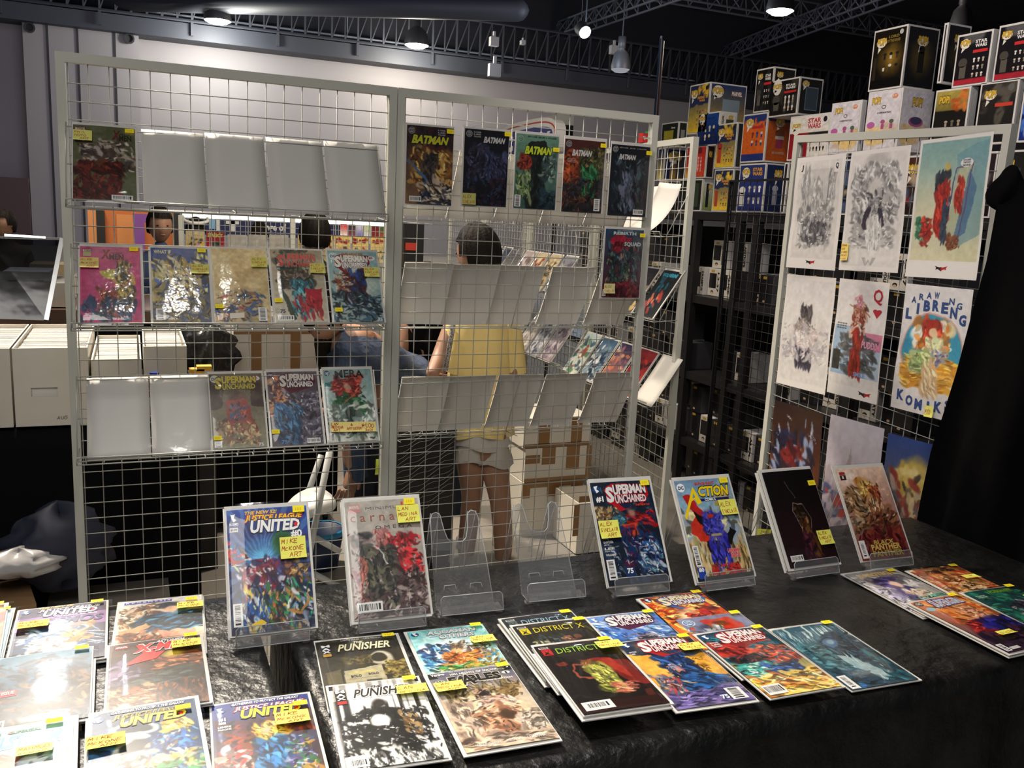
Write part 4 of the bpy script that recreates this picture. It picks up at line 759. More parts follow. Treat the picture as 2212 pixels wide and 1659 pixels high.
SP_XM = [('g', '4a2c24', '3c2418'), ('r', .0, .2, 1, .34, '2a1814', .7), ('s', .3, .24, 1, .5, 50, .05, 2.4, '8a4c2c b86c40 5a2c1c d89060 2c1810', 20, 40), ('s', .0, .3, .3, .7, 30, .07, 2, '5c4c6c 3c3048 7c6c8c'), ('s', .25, .45, .95, .72, 50, .045, 3, '2c2c2c 485048 1c1c1c 384038', 0, 20), ('s', 0, .66, .5, .95, 60, .05, 2.2, 'c88054 8a4c2c e8a878 3c1c10', 30, 40), ('s', .5, .7, 1, 1, 40, .05, 3, '4c2c1c 2c1c14 7c4828', 85, 20), ('e', .7, .24, .14, .06, 0, 'c8b040', .6)]
def d_xm(s): s.text('ASTONISHING', .5, .02, .44, .045, 'eee', '222', .35, lvl=3); s.text('X-MEN', .26, .06, .68, .12, 'd22', 'eee', .3, 0, .04, 4); s.poly([.28, .06, .36, .06, .5, .2, .6, .2, .5, .3, .14, .36, .36, .2], 'd22', 3); s.logo('m', .06, .04, .07, 'b33', 'fff')
flat('dark brown comic with red slanted title, middle of the second column', .094, -1.193, -.2, 1, SP_XM, d_xm, 44, [(MM, .66, .13, .052, .036)], price=(.80, .02), stack=1)
SP_EL = [('g', '8cc0b8', 'b8d0d8'), ('s', 0, .3, 1, 1, 70, .08, 2.2, 'dfeaf0 7ca8c8 fff b0c4dc'), ('s', .0, .3, .5, .5, 20, .05, 3, 'b04838 d87858', 10, 20)]
def d_el(s): s.text('SUPERMAN     SUPERGIRL', .1, .05, .62, .03, '264', lvl=2); s.text('MAELSTROM', .1, .1, .8, .14, '48a', 'cde', .15, lvl=2); s.disc(.46, .065, .03, 'c43', 3, .02)
flat('pale aqua comic with washed-out blue title, lower left corner', -.115, -1.449, 2, 2, SP_EL, d_el, 45, [(['MAHMUD', 'ASRAR'], .52, .30, .05, .03, 0, 'ee9', 'c94')], price=(.74, .03), stack=1)
SP_J3 = [('g', '1c3c64', '1c4878'), ('s', 0, .2, 1, 1, 60, .03, 5, '2c6ca0 5c9cd0 102c50 1c4c80', 60, 30), ('e', .4, .26, .22, .1, 0, 'd8d4c8', .15), ('e', .4, .26, .17, .07, 0, '1c2c44', .2), ('e', .42, .48, .26, .15, 20, 'c8c8c0', .12), ('e', .42, .48, .2, .11, 20, '1c2838', .2), ('e', .4, .7, .3, .2, 30, 'b8b8b0', .1), ('e', .4, .7, .22, .15, 30, '18202c', .2), ('s', .66, .24, .92, .46, 40, .035, 2.4, 'f0c848 f8e088 c89020', 50, 40), ('s', .55, .38, .9, .62, 40, .05, 2, '1c58a8 2c7cd0 0c2c60 e8c0a8'), ('s', .1, .55, .6, .8, 24, .04, 2, 'a82c24 c8a8a0 fff'), ('s', .5, .6, 1, .9, 30, .05, 2, '2c8848 c89828 c8b898')]
def d_j3(s): s.text('GATHERING TO PROTECT THE GALAXY', .2, .015, .7, .03, 'eee', '225', .2, lvl=2); jl(s, '222', 'fe2', 'fd2', '222', y=.03, top=' ')
flat('blue comic with yellow title and silver rings, bottom of the second column', .069, -1.445, 1.4, 2, SP_J3, d_j3, 46, [(MM, .0, .32, .056, .04)], price=(.78, .12), stack=1)
SP_J1 = [('g', '28388c', '5c3c24'), ('s', .1, .22, 1, .5, 40, .08, 2, '4c2c28 8a3c20 5a3444 3c2838'), ('s', .38, .3, .7, .56, 50, .04, 2.4, 'f0c040 f8dc80 c89020', 50, 40), ('e', .52, .38, .07, .06, 0, 'e8b898', .5), ('s', .4, .5, .75, .85, 50, .05, 2.2, '1c5894 2c78b8 0c2c54 4c98d0', 70, 30), ('s', .05, .56, .35, .9, 30, .05, 2, 'e8e8ec b02824 7c1c1c d8a890'), ('s', .7, .5, .95, .9, 40, .045, 2, '2c7840 c89848 4c3c78 98a8c8 1c3c68')]
def d_j1(s): s.text('GATHERING TO PROTECT THE GALAXY', .2, .015, .7, .03, 'eee', '225', .2, lvl=2); jl(s, 'eee', 'fe2', 'c22', '124', y=.03, top=' '); s.text('#1', .06, .17, .07, .045, 'fff'); s.rect(.06, .22, .07, .025, 'eee'); s.text('LEMIRE', .05, .27, .13, .02, 'fff'); s.text('McKONE', .05, .3, .13, .02, 'fff')
flat('deep blue and rust comic with yellow title, left of the black and white one', .258, -1.445, -3, 0, SP_J1, d_j1, 47, [(MM, .60, .26, .056, .042)], price=(.80, .14))
SP_L = [('g', 'd8b098', 'b87858'), ('s', 0, 0, 1, 1, 40, .08, 2, 'e8ccb8 8a5040 c89078')]
flat('salmon comic cut off by the left edge of the picture', -.268, -.93, 3, 1, SP_L, None, 48, res=40)
flat('pale blue comic peeking out beneath the salmon one at the left edge', -.254, -.94, 1, 0, [('g', 'a8c8d8', '8ab'), ('s', 0, 0, 1, 1, 30, .1, 2, 'd8e4ec 7898ac e8d098')], None, 49, res=40)

# --- comics on the racks of the left mesh panel
def onrack(label, row, i, spec, draw, seed, notes=(), price=(.80, .03), stack=1, **kw):
    b, u, v = slot(row, i); n = u.cross(v.normalized()); b = b+n*(.005+.0055*stack)
    return comic(label, b+Vector((0, 0, .002)), u, v, spec, draw, seed, kw.pop('res', 84), notes, price, 'comics on the wire racks', stack=stack, **kw)
SP_X1 = [('g', '5a5c40', '5c6448'), ('f', '74785c', .5, 4), ('s', .1, .2, .95, .6, 90, .05, 2, '6c5c4c 9a8c7c 4c3c34 b8b0a8 3c2c28', 30, 60), ('s', .0, .5, .75, 1, 80, .06, 2.2, '5a1c18 7c2c24 3c100c 481814', 60, 50), ('e', .4, .5, .1, .09, 0, '5c3828', .6)]
def d_x1(s): s.logo('m', .03, .03, .09, '623', 'ccb'); s.text('X', .62, .05, .14, .13, '622', None, .2, lvl=3); s.text('MEN', .74, .11, .2, .08, '221', None, lvl=3); s.text('UNCANNY', .74, .085, .18, .02, '221'); s.barcode(.6, .93, .34, .065)
onrack('olive green comic with a deep red mass, left end of the upper rack', 'upper', 0, SP_X1, d_x1, 51, [(['PHIL', 'NOTO', 'ART'], .03, .12, .048, .038, 0, 'dd7')], (.82, .05))
SP_X2 = [('g', 'c04880', 'c83c70'), ('f', 'd868a0', .6, 3), ('s', .3, .55, .62, .95, 40, .045, 2, 'a84830 7c3424 c86c48 583838', 70, 50), ('s', .6, .2, .86, .85, 60, .045, 2.4, '5c5838 c8b048 3c3c30 a07850', 85, 25), ('s', .0, .7, .9, 1, 40, .04, 2.6, '28446c 1c3050 384c74', 85, 15), ('p', [.3, .32, .56, .3, .58, .42, .4, .44], 'c8c050')]
def d_x2(s): s.logo('m', .04, .03, .08, '834', 'dcb'); s.rect(.05, .07, .13, .06, 'bb8', 2); s.text('X', .34, .04, .16, .13, '822', None, .2, lvl=3); s.text('MEN', .48, .10, .24, .075, '422', None, lvl=3); s.text('UNCANNY', .5, .075, .2, .02, '422')
onrack('pink comic with blue shapes along its foot, left end of the middle rack', 'middle', 0, SP_X2, d_x2, 52, [(['MIKE', 'McKONE', 'ART'], .02, .19, .05, .036, 0, 'dc7')], filmm=CRINKLE)
SP_X3 = [('g', '3c5498', '8c7c5c'), ('s', .0, .1, 1, .6, 50, .07, 2.4, '4c68b0 2c3c74 c8b878 e0d4a0', 60, 50), ('s', .3, .2, .8, 1, 60, .03, 5, 'e0cc88 b89c50 f0e4b8', 60, 40), ('s', 0, .5, 1, 1, 50, .06, 2, '6c6450 4c5878 a89458')]
def d_x3(s): s.text('WHAT IF', .05, .03, .3, .05, 'dda'); s.barcode(.05, .82, .16, .15, True); s.text('SHATTERED', .05, .75, .25, .02, 'ddd')
onrack('blue comic with golden lightning strokes, second on the middle rack', 'middle', 1, SP_X3, d_x3, 53, [(AS, .68, .25, .05, .034, 0, 'cc6')], filmm=CRINKLE)
SP_X4 = [('g', 'd8c088', 'b89868'), ('f', 'e8d8a8', .7, 4), ('s', .05, .6, .9, .98, 50, .05, 2.2, '3c5c94 a89868 8a6848 c85c40 28406c', 20, 60)]
def d_x4(s): s.barcode(.78, .8, .16, .18, True); s.text('75', .14, .94, .1, .05, '236'); s.poly([.26, .88, .52, .87, .52, .94, .26, .95], 'e8e0d0', 2)
onrack('golden comic almost white with glare, third on the middle rack', 'middle', 2, SP_X4, d_x4, 54, [(AS, .70, .15, .048, .036, 0, 'cc6')], (.03, .76), filmm=CRINKLE)
SP_X5 = [('g', 'a89c84', 'd0c8b4'), ('s', .1, .0, .7, .5, 50, .06, 2, '2c2c20 3c3c28 1c1c18 5c5838'), ('s', .2, .3, .8, .55, 40, .045, 2, '5c5040 8a7c78 40382c'), ('s', .35, .45, .8, .9, 50, .045, 2.6, '3c8898 5caab8 286878', 70, 40), ('p', [.6, .52, .95, .55, .9, .8, .66, .84], 'b02838'), ('s', .4, .66, .9, .98, 24, .035, 3, 'a02830 c03c3c', 70, 30), ('p', [.1, .55, .2, .5, .4, .95, .3, .98], '3c4838')]
def d_x5(s): s.text('THE NEW 52!', .5, .045, .35, .03, 'b53', lvl=2); sup(s, 'c43', '377', 'c43', y=.055, x=.12, w=.76, num=None, band=None); s.text('75', .1, .83, .1, .05, '236'); s.barcode(.05, .91, .3, .07)
onrack('grey-green comic with red title and a red cloth-like patch, fourth on the middle rack', 'middle', 3, SP_X5, d_x5, 55, [(AS, .72, .22, .048, .036, 0, 'cc6')], (.03, .68))
SP_X6 = [('g', '8cb4bc', 'a8b8b0'), ('e', .55, .4, .5, .3, 0, 'd8dccc', .8), ('s', .3, .3, .7, .75, 60, .05, 2.4, '24488c 183468 3c1c24 5a2028', 80, 40), ('s', .1, .3, .4, .6, 20, .04, 2.4, '8a4428 c8b8a8 5a2820'), ('s', 0, .6, 1, 1, 90, .045, 2.2, '1c2834 2c4454 48687c 8aa0a8 10181c', 30, 60)]
def d_x6(s): s.logo('dc', .1, .08, .08, 'cdd', '258'); s.text('THE NEW 52!', .28, .03, .42, .035, 'b72', '222', lvl=2); sup(s, 'e8e8e0', '712', y=.06, x=.12, w=.7, num=None, band='812'); s.disc(.88, .1, .08, 'ddd', 2, .05); s.text('#5', .83, .08, .08, .03, 'b33', lvl=3); s.text('75', .88, .94, .09, .045, 'dde')
onrack('pale blue comic with dark red title banner, right end of the middle rack', 'middle', 4, SP_X6, d_x6, 56, [(AS, .68, .26, .05, .036, 0, 'cc6')], (.05, .80))
SP_X7 = [('g', '5c4c40', '8c8c70'), ('p', [.0, .1, .25, .12, .24, .45, .0, .5], '3c2820'), ('p', [.75, .15, 1, .1, 1, .45, .78, .45], '3c2820'), ('e', .5, .35, .2, .14, 0, '5c3830', .4), ('p', [.3, .35, .68, .35, .9, .86, .5, .78, .25, .85], '9a3830'), ('s', .35, .4, .65, .62, 30, .04, 2, '48548c b84838 384070'), ('s', .1, .65, .9, .95, 60, .04, 2, 'c8a070 8a5c40 e0c898 5c4030'), ('f', 'a09c88', .25, 5)]
def d_x7(s): s.logo('dc', .1, .07, .08, 'ccb', '347'); s.text('THE NEW 52!', .3, .02, .42, .03, '996'); sup(s, 'cb4', '443', 'cb4', y=.03, x=.1, w=.8, num=None, band=None); s.disc(.88, .07, .08, 'ddd', 2, .05); s.text('#6', .83, .05, .08, .03, 'b33', lvl=3); s.text('75', .84, .94, .1, .045, 'dde'); s.barcode(.03, .88, .14, .1, True)
onrack('brown comic with yellow title and a red triangle, third on the lower rack', 'lower', 2, SP_X7, d_x7, 57, (), (.04, .82))
SP_X8 = [('g', '5c4c5c', '5c5460'), ('s', .0, .1, .4, .6, 40, .05, 2, '8a4c50 c87c58 4c2c38 d8a070'), ('s', .3, .3, 1, 1, 120, .04, 1.8, '6c6878 8a8698 3c3848 a8a4b4 2c2838'), ('s', .1, .45, .6, .95, 60, .04, 2.8, '3c6c9c 24486c 5c94c0 1c3050', 60, 30)]
def d_x8(s): s.logo('dc', .08, .04, .06, '413', 'aac'); sup(s, 'dcd8d0', '413', y=.03, x=.24, w=.7, num=None, band='512'); s.text('#5', .05, .12, .06, .04, 'ddd'); s.text('75', .18, .93, .12, .05, '68b'); s.barcode(.68, .92, .26, .065)
onrack('plum and steel blue comic with white title, fourth on the lower rack', 'lower', 3, SP_X8, d_x8, 58, (), (.03, .78))
SP_X9 = [('g', '8cb0b4', 'd0d8cc'), ('s', .2, .12, .75, .38, 60, .05, 2.4, 'b03830 8a2420 d05848 7a1c1c', 10, 60), ('e', .46, .26, .08, .08, 0, 'c89880', .4), ('s', .15, .4, .8, .62, 50, .045, 2.4, '1c5c34 103c24 2c7c44', 20, 50), ('s', .35, .6, .65, 1, 40, .06, 2, '1c3024 142018 28443c', 85, 20), ('l', .1, .62, .85, .24, .01, '8a6c34'), ('s', .0, .5, 1, 1, 40, .08, 2, '9aaca8 c8d0c4 5c6c64 e4e8dc')]
def d_x9(s): s.logo('dc', .08, .05, .06, '256', 'ccd'); s.rect(.02, .09, .12, .08, '9bb', 2); s.rect(.02, .18, .12, .06, '277', 2); s.text('MERA', .24, .03, .6, .10, '1c1c20', None, 0, .02, .03, 3, taper=.15); s.text('QUEEN OF ATLANTIS', .34, .135, .42, .02, '244'); s.barcode(.03, .88, .09, .1, True)
def ex9(mb, fn, w, h):
    for t, x, y, ww, hh in (('LAN', .02, .66, .16, .26), ('MEDINA', .02, .36, .26, .24), ('ART', .06, .06, .16, .24), ('&', .44, .6, .05, .22), ('ARTGERM', .35, .22, .32, .24), ('p500', .68, .38, .28, .42), ('EACH', .76, .08, .16, .18)): hand(mb, t, w*x, h*y, w*ww, h*hh, lc('a32'), 0, fn=lambda px, py: fn(px, py, .0005), th=.0008)
onrack('pale comic with a wide yellow price note, right end of the lower rack', 'lower', 4, SP_X9, d_x9, 59, [([''], .06, .74, .150, .035, -2, 'ed8', 'a32', ex9)], None)

# --- comics clipped flat to the middle mesh panel
def clip(label, u_, v_, spec, draw, seed, notes=(), price=(.82, .04), h=.26, **kw):
    T = ony(u_, v_, -.012); b = Vector((T.x+.002, -.014, T.z-.272))
    c = comic(label, b, (1, 0, 0), (0, 0, 1), spec, draw, seed, kw.pop('res', 84), notes, price, 'comics clipped to the middle panel', **kw); return c
def d_bat(c, o=None, x=.1, y=.12, w=.8, h=.1, nm=True, lg=('999', '223')):
    def f(s): s.text('BATMAN', x, y, w, h, c, o, .3, 0, .05, 3, taper=.1); s.logo('ring', .1, .065, .07, *lg); nm and [s.text(t, .66 if w > .6 else .2, .03+.028*k, .16, .018, 'aaa') for k, t in enumerate(('LOEB', 'LEE', 'WILLIAMS'))]
    return f
SP_B1 = [('g', '2c1c1c', '8a6a4a'), ('e', .5, .5, .48, .34, 0, 'b88c4c', .3), ('s', .1, .3, .95, .75, 70, .06, 2.2, 'c89c54 8a5c2c e0bc70 5c3418', 60, 60), ('s', .35, .35, .65, .72, 50, .05, 2, '1c1c24 3c3434 5c4c40', 80, 40), ('s', 0, 0, 1, .25, 30, .07, 2, '2c1820 4c1c1c 1c1c28'), ('l', .0, .42, .6, .78, .03, '4c6c98'), ('s', .3, .72, 1, 1, 50, .06, 2.6, 'b89c80 3c4464 1c2434 d8c8b0', 20, 40)]
def d_b1(s): d_bat('cc3', '231')(s); s.barcode(.08, .90, .26, .07)
clip('comic with golden flames and yellow title, first of the row on the middle panel', 875, 258, SP_B1, d_b1, 61)
SP_B2 = [('g', '14161f', '10121b'), ('s', .1, .2, .5, .6, 50, .05, 2, '28283c 3c3c54 1c1c2c 50506c'), ('s', .5, .3, .95, .62, 50, .05, 2, '2c3050 3c4468 1c2038 50587c', 70, 40), ('s', 0, .6, 1, 1, 60, .045, 2, '1c2438 2c3c58 3c2434 10141f'), ('l', .08, .25, .5, .22, .02, '2c3444')]
clip('very dark comic with white title upper right, second in the row on the middle panel', 1000, 266, SP_B2, d_bat('ccc', None, .42, .09, .5, .075), 62, [(['ALEX', 'SINCLAIR'], .0, .835, .050, .038, 0, 'cc7')], (.86, .03))
SP_B3 = [('g', '6c9480', '3c5c58'), ('p', [.3, .1, .7, .08, .9, .3, .15, .32], '1c2420'), ('s', .3, .25, .7, 1, 90, .06, 2.4, '141c1c 1c2824 24342c 0c1414', 85, 30), ('s', .65, .3, .95, .6, 30, .05, 2.2, '3c5454 8aa494 28383c'), ('s', .1, .28, .35, .45, 24, .05, 2, '7c2820 9a3c2c 4c1c18'), ('s', .05, .5, .4, .9, 40, .045, 2.4, '5c7c4c 7c9c5c 2c4430 a0b080', 70, 40), ('s', .6, .75, 1, 1, 20, .07, 2, '28404c 1c2c38')]
def d_b3(s): d_bat('cd3', '241', .2, .16, .66, .1, False, ('9ba', '253'))(s); s.text('JEPH LOEB  JIM LEE  S. WILLIAMS', .25, .02, .7, .025, '243'); s.barcode(.02, .82, .14, .16, True)
clip('green comic with yellow title, third in the row on the middle panel', 1112, 277, SP_B3, d_b3, 63, (), (.84, .17))
SP_B4 = [('g', '4c2420', '20242c'), ('s', 0, .2, .5, .6, 50, .07, 2, '8a3c20 b0542c 5c2418 a04820'), ('s', .4, .1, 1, .5, 60, .055, 2.2, '3c4428 5c5c34 2c3020 7c6c3c'), ('s', .45, .4, .8, .8, 40, .045, 3, '2c7448 3c9058 1c4c34', 60, 25), ('s', 0, .55, 1, 1, 90, .05, 2, '1c2428 6c3820 28303c 3c2c20 10141c')]
def d_b4(s): d_bat('ccc', None, .18, .14, .5, .08, False)(s); [s.text('JEPH LOEB', .08, .26+.022*k, .2, .014, '999') for k in range(3)]; s.barcode(.8, .8, .15, .17, True)
clip('rust and green comic with white title, fourth in the row on the middle panel', 1217, 289, SP_B4, d_b4, 64, (), (.84, .05))
SP_B5 = [('g', '10151d', '141c26'), ('s', .1, .2, .9, .9, 90, .05, 2.4, '1c2c34 2c4450 3c2c38 141c24 486068', 80, 40), ('s', .3, .4, .6, .9, 30, .04, 3, '5c6478 3c4454 78809a', 85, 20)]
def d_b5(s): d_bat('ccc', None, .2, .13, .44, .07, False)(s); s.text('JEPH LOEB    JIM LEE    S. WILLIAMS', .2, .03, .7, .02, '999'); s.barcode(.66, .9, .26, .075)
clip('blue-black comic with white title, rightmost of the row on the middle panel', 1318, 301, SP_B5, d_b5, 65, (), (.86, .08))
SP_RE = [('g', '28445c', '581c30'), ('s', .1, .2, .9, .85, 120, .045, 2.2, '1c2c2c 2c4848 3c5c4c 5c2c34 8a8470 1c1c28 486c78', 80, 50), ('s', 0, .8, 1, 1, 40, .07, 2, '6c1c30 8a2838 48142c'), ('s', .2, .12, .6, .25, 20, .06, 2, '8a2030 a02838')]
def d_re(s): s.rect(0, 0, 1, .09, '183870', 1); s.text('DC UNIVERSE', .3, .012, .4, .015, 'abc', lvl=3); s.text('REBIRTH', .2, .035, .6, .045, 'cdd', lvl=3); s.text('SUICIDE', .15, .12, .55, .07, 'b24', None, .2, .01, lvl=2); s.text('SQUAD', .5, .18, .44, .07, 'cdd', '345', lvl=3); s.barcode(.02, .88, .08, .1, True)
clip('comic with a blue top, crimson foot and crowded middle, hanging alone near the right post', 1305, 484, SP_RE, d_re, 66, [(['ALEX', 'SINCLAIR'], .05, .79, .046, .036, 0, 'dd9')], (.86, .07))

# --- racks along the aisle panels (seen through the mesh) with comics and blank boards
def aisle_rack(label, y0, zb, w=.92, xb=2.32):
    return rack(label, (xb+.004, y0, zb-.006), (0, -1, 0), (-1, 0, 0), w, back=.15, group='wire racks of the side aisle')
def aisle(kind, label, y, zb, spec=None, draw=None, seed=1, xb=2.32, **kw):
    u = Vector((-.03, -1, 0)).normalized(); v = Vector((.15, 0, .222)); b = Vector((xb+.006+.012*0, y, zb+.004))
    if kind == 'b': return cyan_board(label, b, u, v, seed, curve=kw.get('curve', .006), group='blank boards of the side aisle')
    return comic(label, b+u.cross(v.normalized())*.006, u, v, spec, draw, seed, 44, (), None, 'comics of the side aisle', stack=1)
G1 = [('g', 'd8d0c8', 'c8b8b4'), ('s', .1, .2, .9, .9, 40, .09, 2, '9a8c8c b8a8a0 6c6068 e8e0dc')]
def tint(a, b, cs): return [('g', a, b), ('s', .05, .15, .95, .95, 50, .08, 2.2, cs)]
for lb, y0, zb in (('wire rack on the side aisle panel, top row', 1.42, 1.56), ('wire rack on the side aisle panel, middle row', 1.42, 1.178), ('wire rack on the side aisle panel, bottom row', 1.42, .782)): aisle_rack(lb, y0, zb)
for lb, y0, zb in (('wire rack on the second aisle panel, bottom row', 2.43, .782), ('wire rack on the second aisle panel, middle row', 2.43, 1.178), ('wire rack on the far aisle panel, middle row', 3.45, 1.178)): aisle_rack(lb, y0, zb, xb=2.37)
aisle('b', 'bright curled blank board at the near end of the aisle, top row', .735, 1.56, seed=2, curve=.022)
aisle('b', 'bright blank board beside the curled one, top row of the aisle', .92, 1.56, seed=3, curve=.012)
aisle('c', 'black comic with a glowing blue title at the near end of the aisle, middle row', .665, 1.178, [('g', '0c1418', '141c20'), ('s', .2, .2, .8, .9, 40, .06, 2.6, '1c5c74 2c8ca8 102028 a83830 d87858', 70, 30)], lambda s: s.text('WOLVERINE', .1, .06, .8, .08, '4ac'), 71)
aisle('c', 'dark comic second from the near end of the aisle, middle row', .86, 1.178, tint('2c2c34', '5c5448', '8a7c5c 3c3c48 c8b078'), None, 72)
aisle('b', 'blank board with a sky-blue sheen at the near end of the aisle, bottom row', .625, .782, seed=4, curve=.003)
aisle('c', 'red comic second from the near end of the aisle, bottom row', .815, .782, [('g', '7c1c24', 'a82c2c'), ('s', .1, .2, .9, 1, 50, .07, 2.2, '3c1c24 c83c30 1c1418 8a2420')], None, 73)
aisle('c', 'purple and peach comic third from the near end of the aisle, bottom row', 1.005, .782, tint('2c2448', 'c88c68', 'c87c5c 5c4478 e0a880 8a5c70'), None, 74)
aisle('c', 'blue-white comic fourth from the near end of the aisle, bottom row', 1.195, .782, tint('3c5c7c', 'd0dce0', '28405c 7c98b0 e8eef0 1c2c40'), None, 75)
aisle('c', 'white comic with a red patch, fifth from the near end of the aisle', 1.385, .782, tint('b8ccd0', 'e0e8d8', '3c5c6c b85038 5c8c6c f0f0e8'), None, 76)
for k, (a, b, cs, lb) in enumerate((('c8c0d0', 'b8a8b0', '6c5c70 988898 e8e0e8', 'mauve and white comic, nearest on the second aisle rack'), ('c8ccd8', 'b0b0b8', '4c5464 8a8c9c e8e8f0', 'grey-blue comic, second on the second aisle rack'), ('e8e4e0', 'd8d0c8', 'a89c98 c8beb8 fff', 'whitish comic, third on the second aisle rack'), ('e0d8cc', 'c8bca8', '98886c c0b090 f0e8dc', 'cream comic, farthest on the second aisle rack'))):
    aisle('c', lb, 1.62+.19*(k+1), .782, tint(a, b, cs), None, 80+k, xb=2.37)
for k, (a, b, cs, lb) in enumerate((('8a8c98', 'a8a498', '5c5c6c c8c4b8', 'grey print nearest on the second aisle rack, middle row'), ('c8b898', 'b8a078', '98804c e0d0a8 5c4430', 'tan comic beside a white title, second aisle rack'), ('c8b898', 'a89078', '8a2c24 e0d0a8', 'tan and maroon comic, second aisle rack'), ('b8a8a8', 'a09090', '6c5c60 d0c4c4', 'mauve comic, farthest of the second aisle rack, middle row'))):
    aisle('c', lb, 1.62+.19*(k+1), 1.178, tint(a, b, cs), (lambda s: (s.text('STAR', .15, .3, .7, .15, '222'), s.text('WARS', .15, .47, .7, .15, '222'))) if k == 1 else None, 90+k, xb=2.37)
for k, (a, b, cs, lb) in enumerate((('2c3454', '8a7c68', 'c8c0b0 3c4464', 'dark blue comic on the far aisle rack, nearest'), ('a82c34', 'd8c8b8', '8a1c24 e8e0d8', 'red-topped comic on the far aisle rack'), ('d8d8dc', 'b8b4b0', 'fff a8a49c', 'pale comic on the far aisle rack'), ('3c4c70', 'c0b090', '28385c d8c8a0', 'blue and cream comic on the far aisle rack, farthest'))):
    aisle('c', lb, 2.66+.19*(k+1), 1.178, tint(a, b, cs), None, 96+k, xb=2.40)

# ================================================================== ART PRINTS ON THE RIGHT PANEL
def print_sheet(label, tl, tr, bl, spec, draw, seed, res=90, film_=CRINKLE, border=(.05, .04), notes=(), warp=.03, grain=.05, w=None, h=None, curl=.004, base='eeecea'):
    T = on4(*tl, .018); A = on4(*tr, .018); B = on4(*bl, .030)
    w = w or (A-T).length; h = h or (B-T).length; u = (A-T).normalized(); v = (T-B).normalized(); B = T-v*h
    t = thing('art_print', label, 'art print', mat=frame_of(B, u, v), group='art prints in clear bags')
    bend = lambda x, y: curl*math.cos(3*x/w)*(1-y/h)+.0015*math.sin(9*y/h+seed)
    s = Sheet(w, h, bend); s.z = .0; g = MB(); ny = int(res*h/w)
    img = np.ones((ny, res, 3))*lin(hx(base)); bx = int(res*border[0]); by = int(ny*border[1]); bb = int(ny*(border[2] if len(border) > 2 else border[1]))
    img[by:ny-bb, bx:res-bx] = art(res-2*bx, ny-by-bb, spec, seed, warp, grain, .82)
    s.paint(res, ny, img)
    if draw: draw(s)
    s.build('printed_sheet', PAPER, t)
    if film_:
        fm = MB(); fm.grid(8, 14, lambda a, b: (-.004+a*(w+.008), -.004+b*(h+.008), .003+bend(a*w, b*h))); fm.build('clear_bag', film_, t, True)
    for nn in notes: note(t, *nn)
    return t
def batmark(s, x, y, w, h, c1='1a1a1c', c2='b22', lvl=2):
    L = [0, .1, .12, .35, .22, .62, .3, .55, .36, .75, .44, .62, .5, 1]; 
    left = [(0, .05), (.12, .35), (.10, .75), (.24, .6), (.36, .72), (.5, 1), (.5, .3), (.46, .18), (.42, .3), (.3, .25)]
    s.poly([q for a, b in left for q in (x+a*w, y+b*h)], c1, lvl); s.poly([q for a, b in left for q in (x+(1-a)*w, y+b*h)], c2, lvl)
G = 'b8b8b8 8a8a8c d0d0d0 6c6c70 c4c4c4'
print_sheet('pencil print with letters J and Q and grey drapery, top left', (1722, 342), (1828, 331), (1700, 577), [('g', 'e4e2e0', 'e0dedc'), ('r', .1, .08, .9, .86, 'cfcdcc', .8), ('s', .1, .1, .28, .45, 24, .03, 5, '9a9a9c b0b0b2 c4c4c4', 80, 8), ('s', .76, .1, .9, .42, 24, .03, 5, '8a8a8c a8a8aa c4c4c4', 95, 8), ('s', .35, .18, .62, .55, 34, .04, 2.4, 'b0b0b0 989898 c8c8c8 e0e0e0', 85, 20), ('s', .12, .52, .88, .86, 120, .04, 2.4, G, 40, 70), ('s', .2, .6, .8, .84, 40, .03, 3, '58585c 7c7c80 484850', 60, 60), ('s', .6, .4, .9, .6, 30, .03, 2, 'a8a8a8 8c8c8c d0d0d0')],
    lambda s: (s.rect(.10, .06, .1, .09, 'eceae8', 2), s.text('J', .125, .07, .04, .06, '222', lvl=3), s.rect(.80, .06, .1, .09, 'eceae8', 2), s.text('Q', .82, .07, .055, .055, '222', lvl=3), batmark(s, .40, .92, .2, .04)), 101, border=(.08, .05, .10), warp=.04)
print_sheet('pencil print of a winged shape over a dark skirted form, top centre', (1845, 328), (1975, 312), (1814, 583), [('g', 'e6e2e2', 'e6e4e2'), ('e', .48, .38, .42, .42, 0, 'c8c6c6', .15), ('s', .08, .1, .92, .62, 150, .045, 2.6, G, 60, 60), ('e', .5, .3, .15, .12, 0, 'd8d6d4', .5), ('s', .38, .36, .62, .6, 40, .035, 2.4, 'd8d8d8 b8b8b8 8c8c90 484850'), ('p', [.34, .5, .44, .48, .4, .78, .26, .76], '3a3444'), ('p', [.58, .48, .66, .5, .74, .72, .6, .76], '3a3444'), ('s', .1, .66, .9, .84, 60, .04, 2.4, 'b0b0b0 c8c8c8 909094', 0, 40), ('s', .4, .6, .66, .84, 20, .03, 4, 'e8e8e8 d8d8d8', 85, 10)],
    lambda s: (s.poly([.38, .885, .44, .885, .47, .93, .5, .9, .53, .93, .56, .885, .62, .885, .55, .955, .5, .92, .45, .955], 'bbb', 2), s.text('VV', .43, .905, .14, .04, 'c8c8c8', lvl=3)), 102, border=(.05, .04, .05), notes=[(['FRANK', 'CHO', 'SIGNED', 'PRINTS', 'p1000'], .008, .035, .036, .060, .009, 3, 'ed7')])
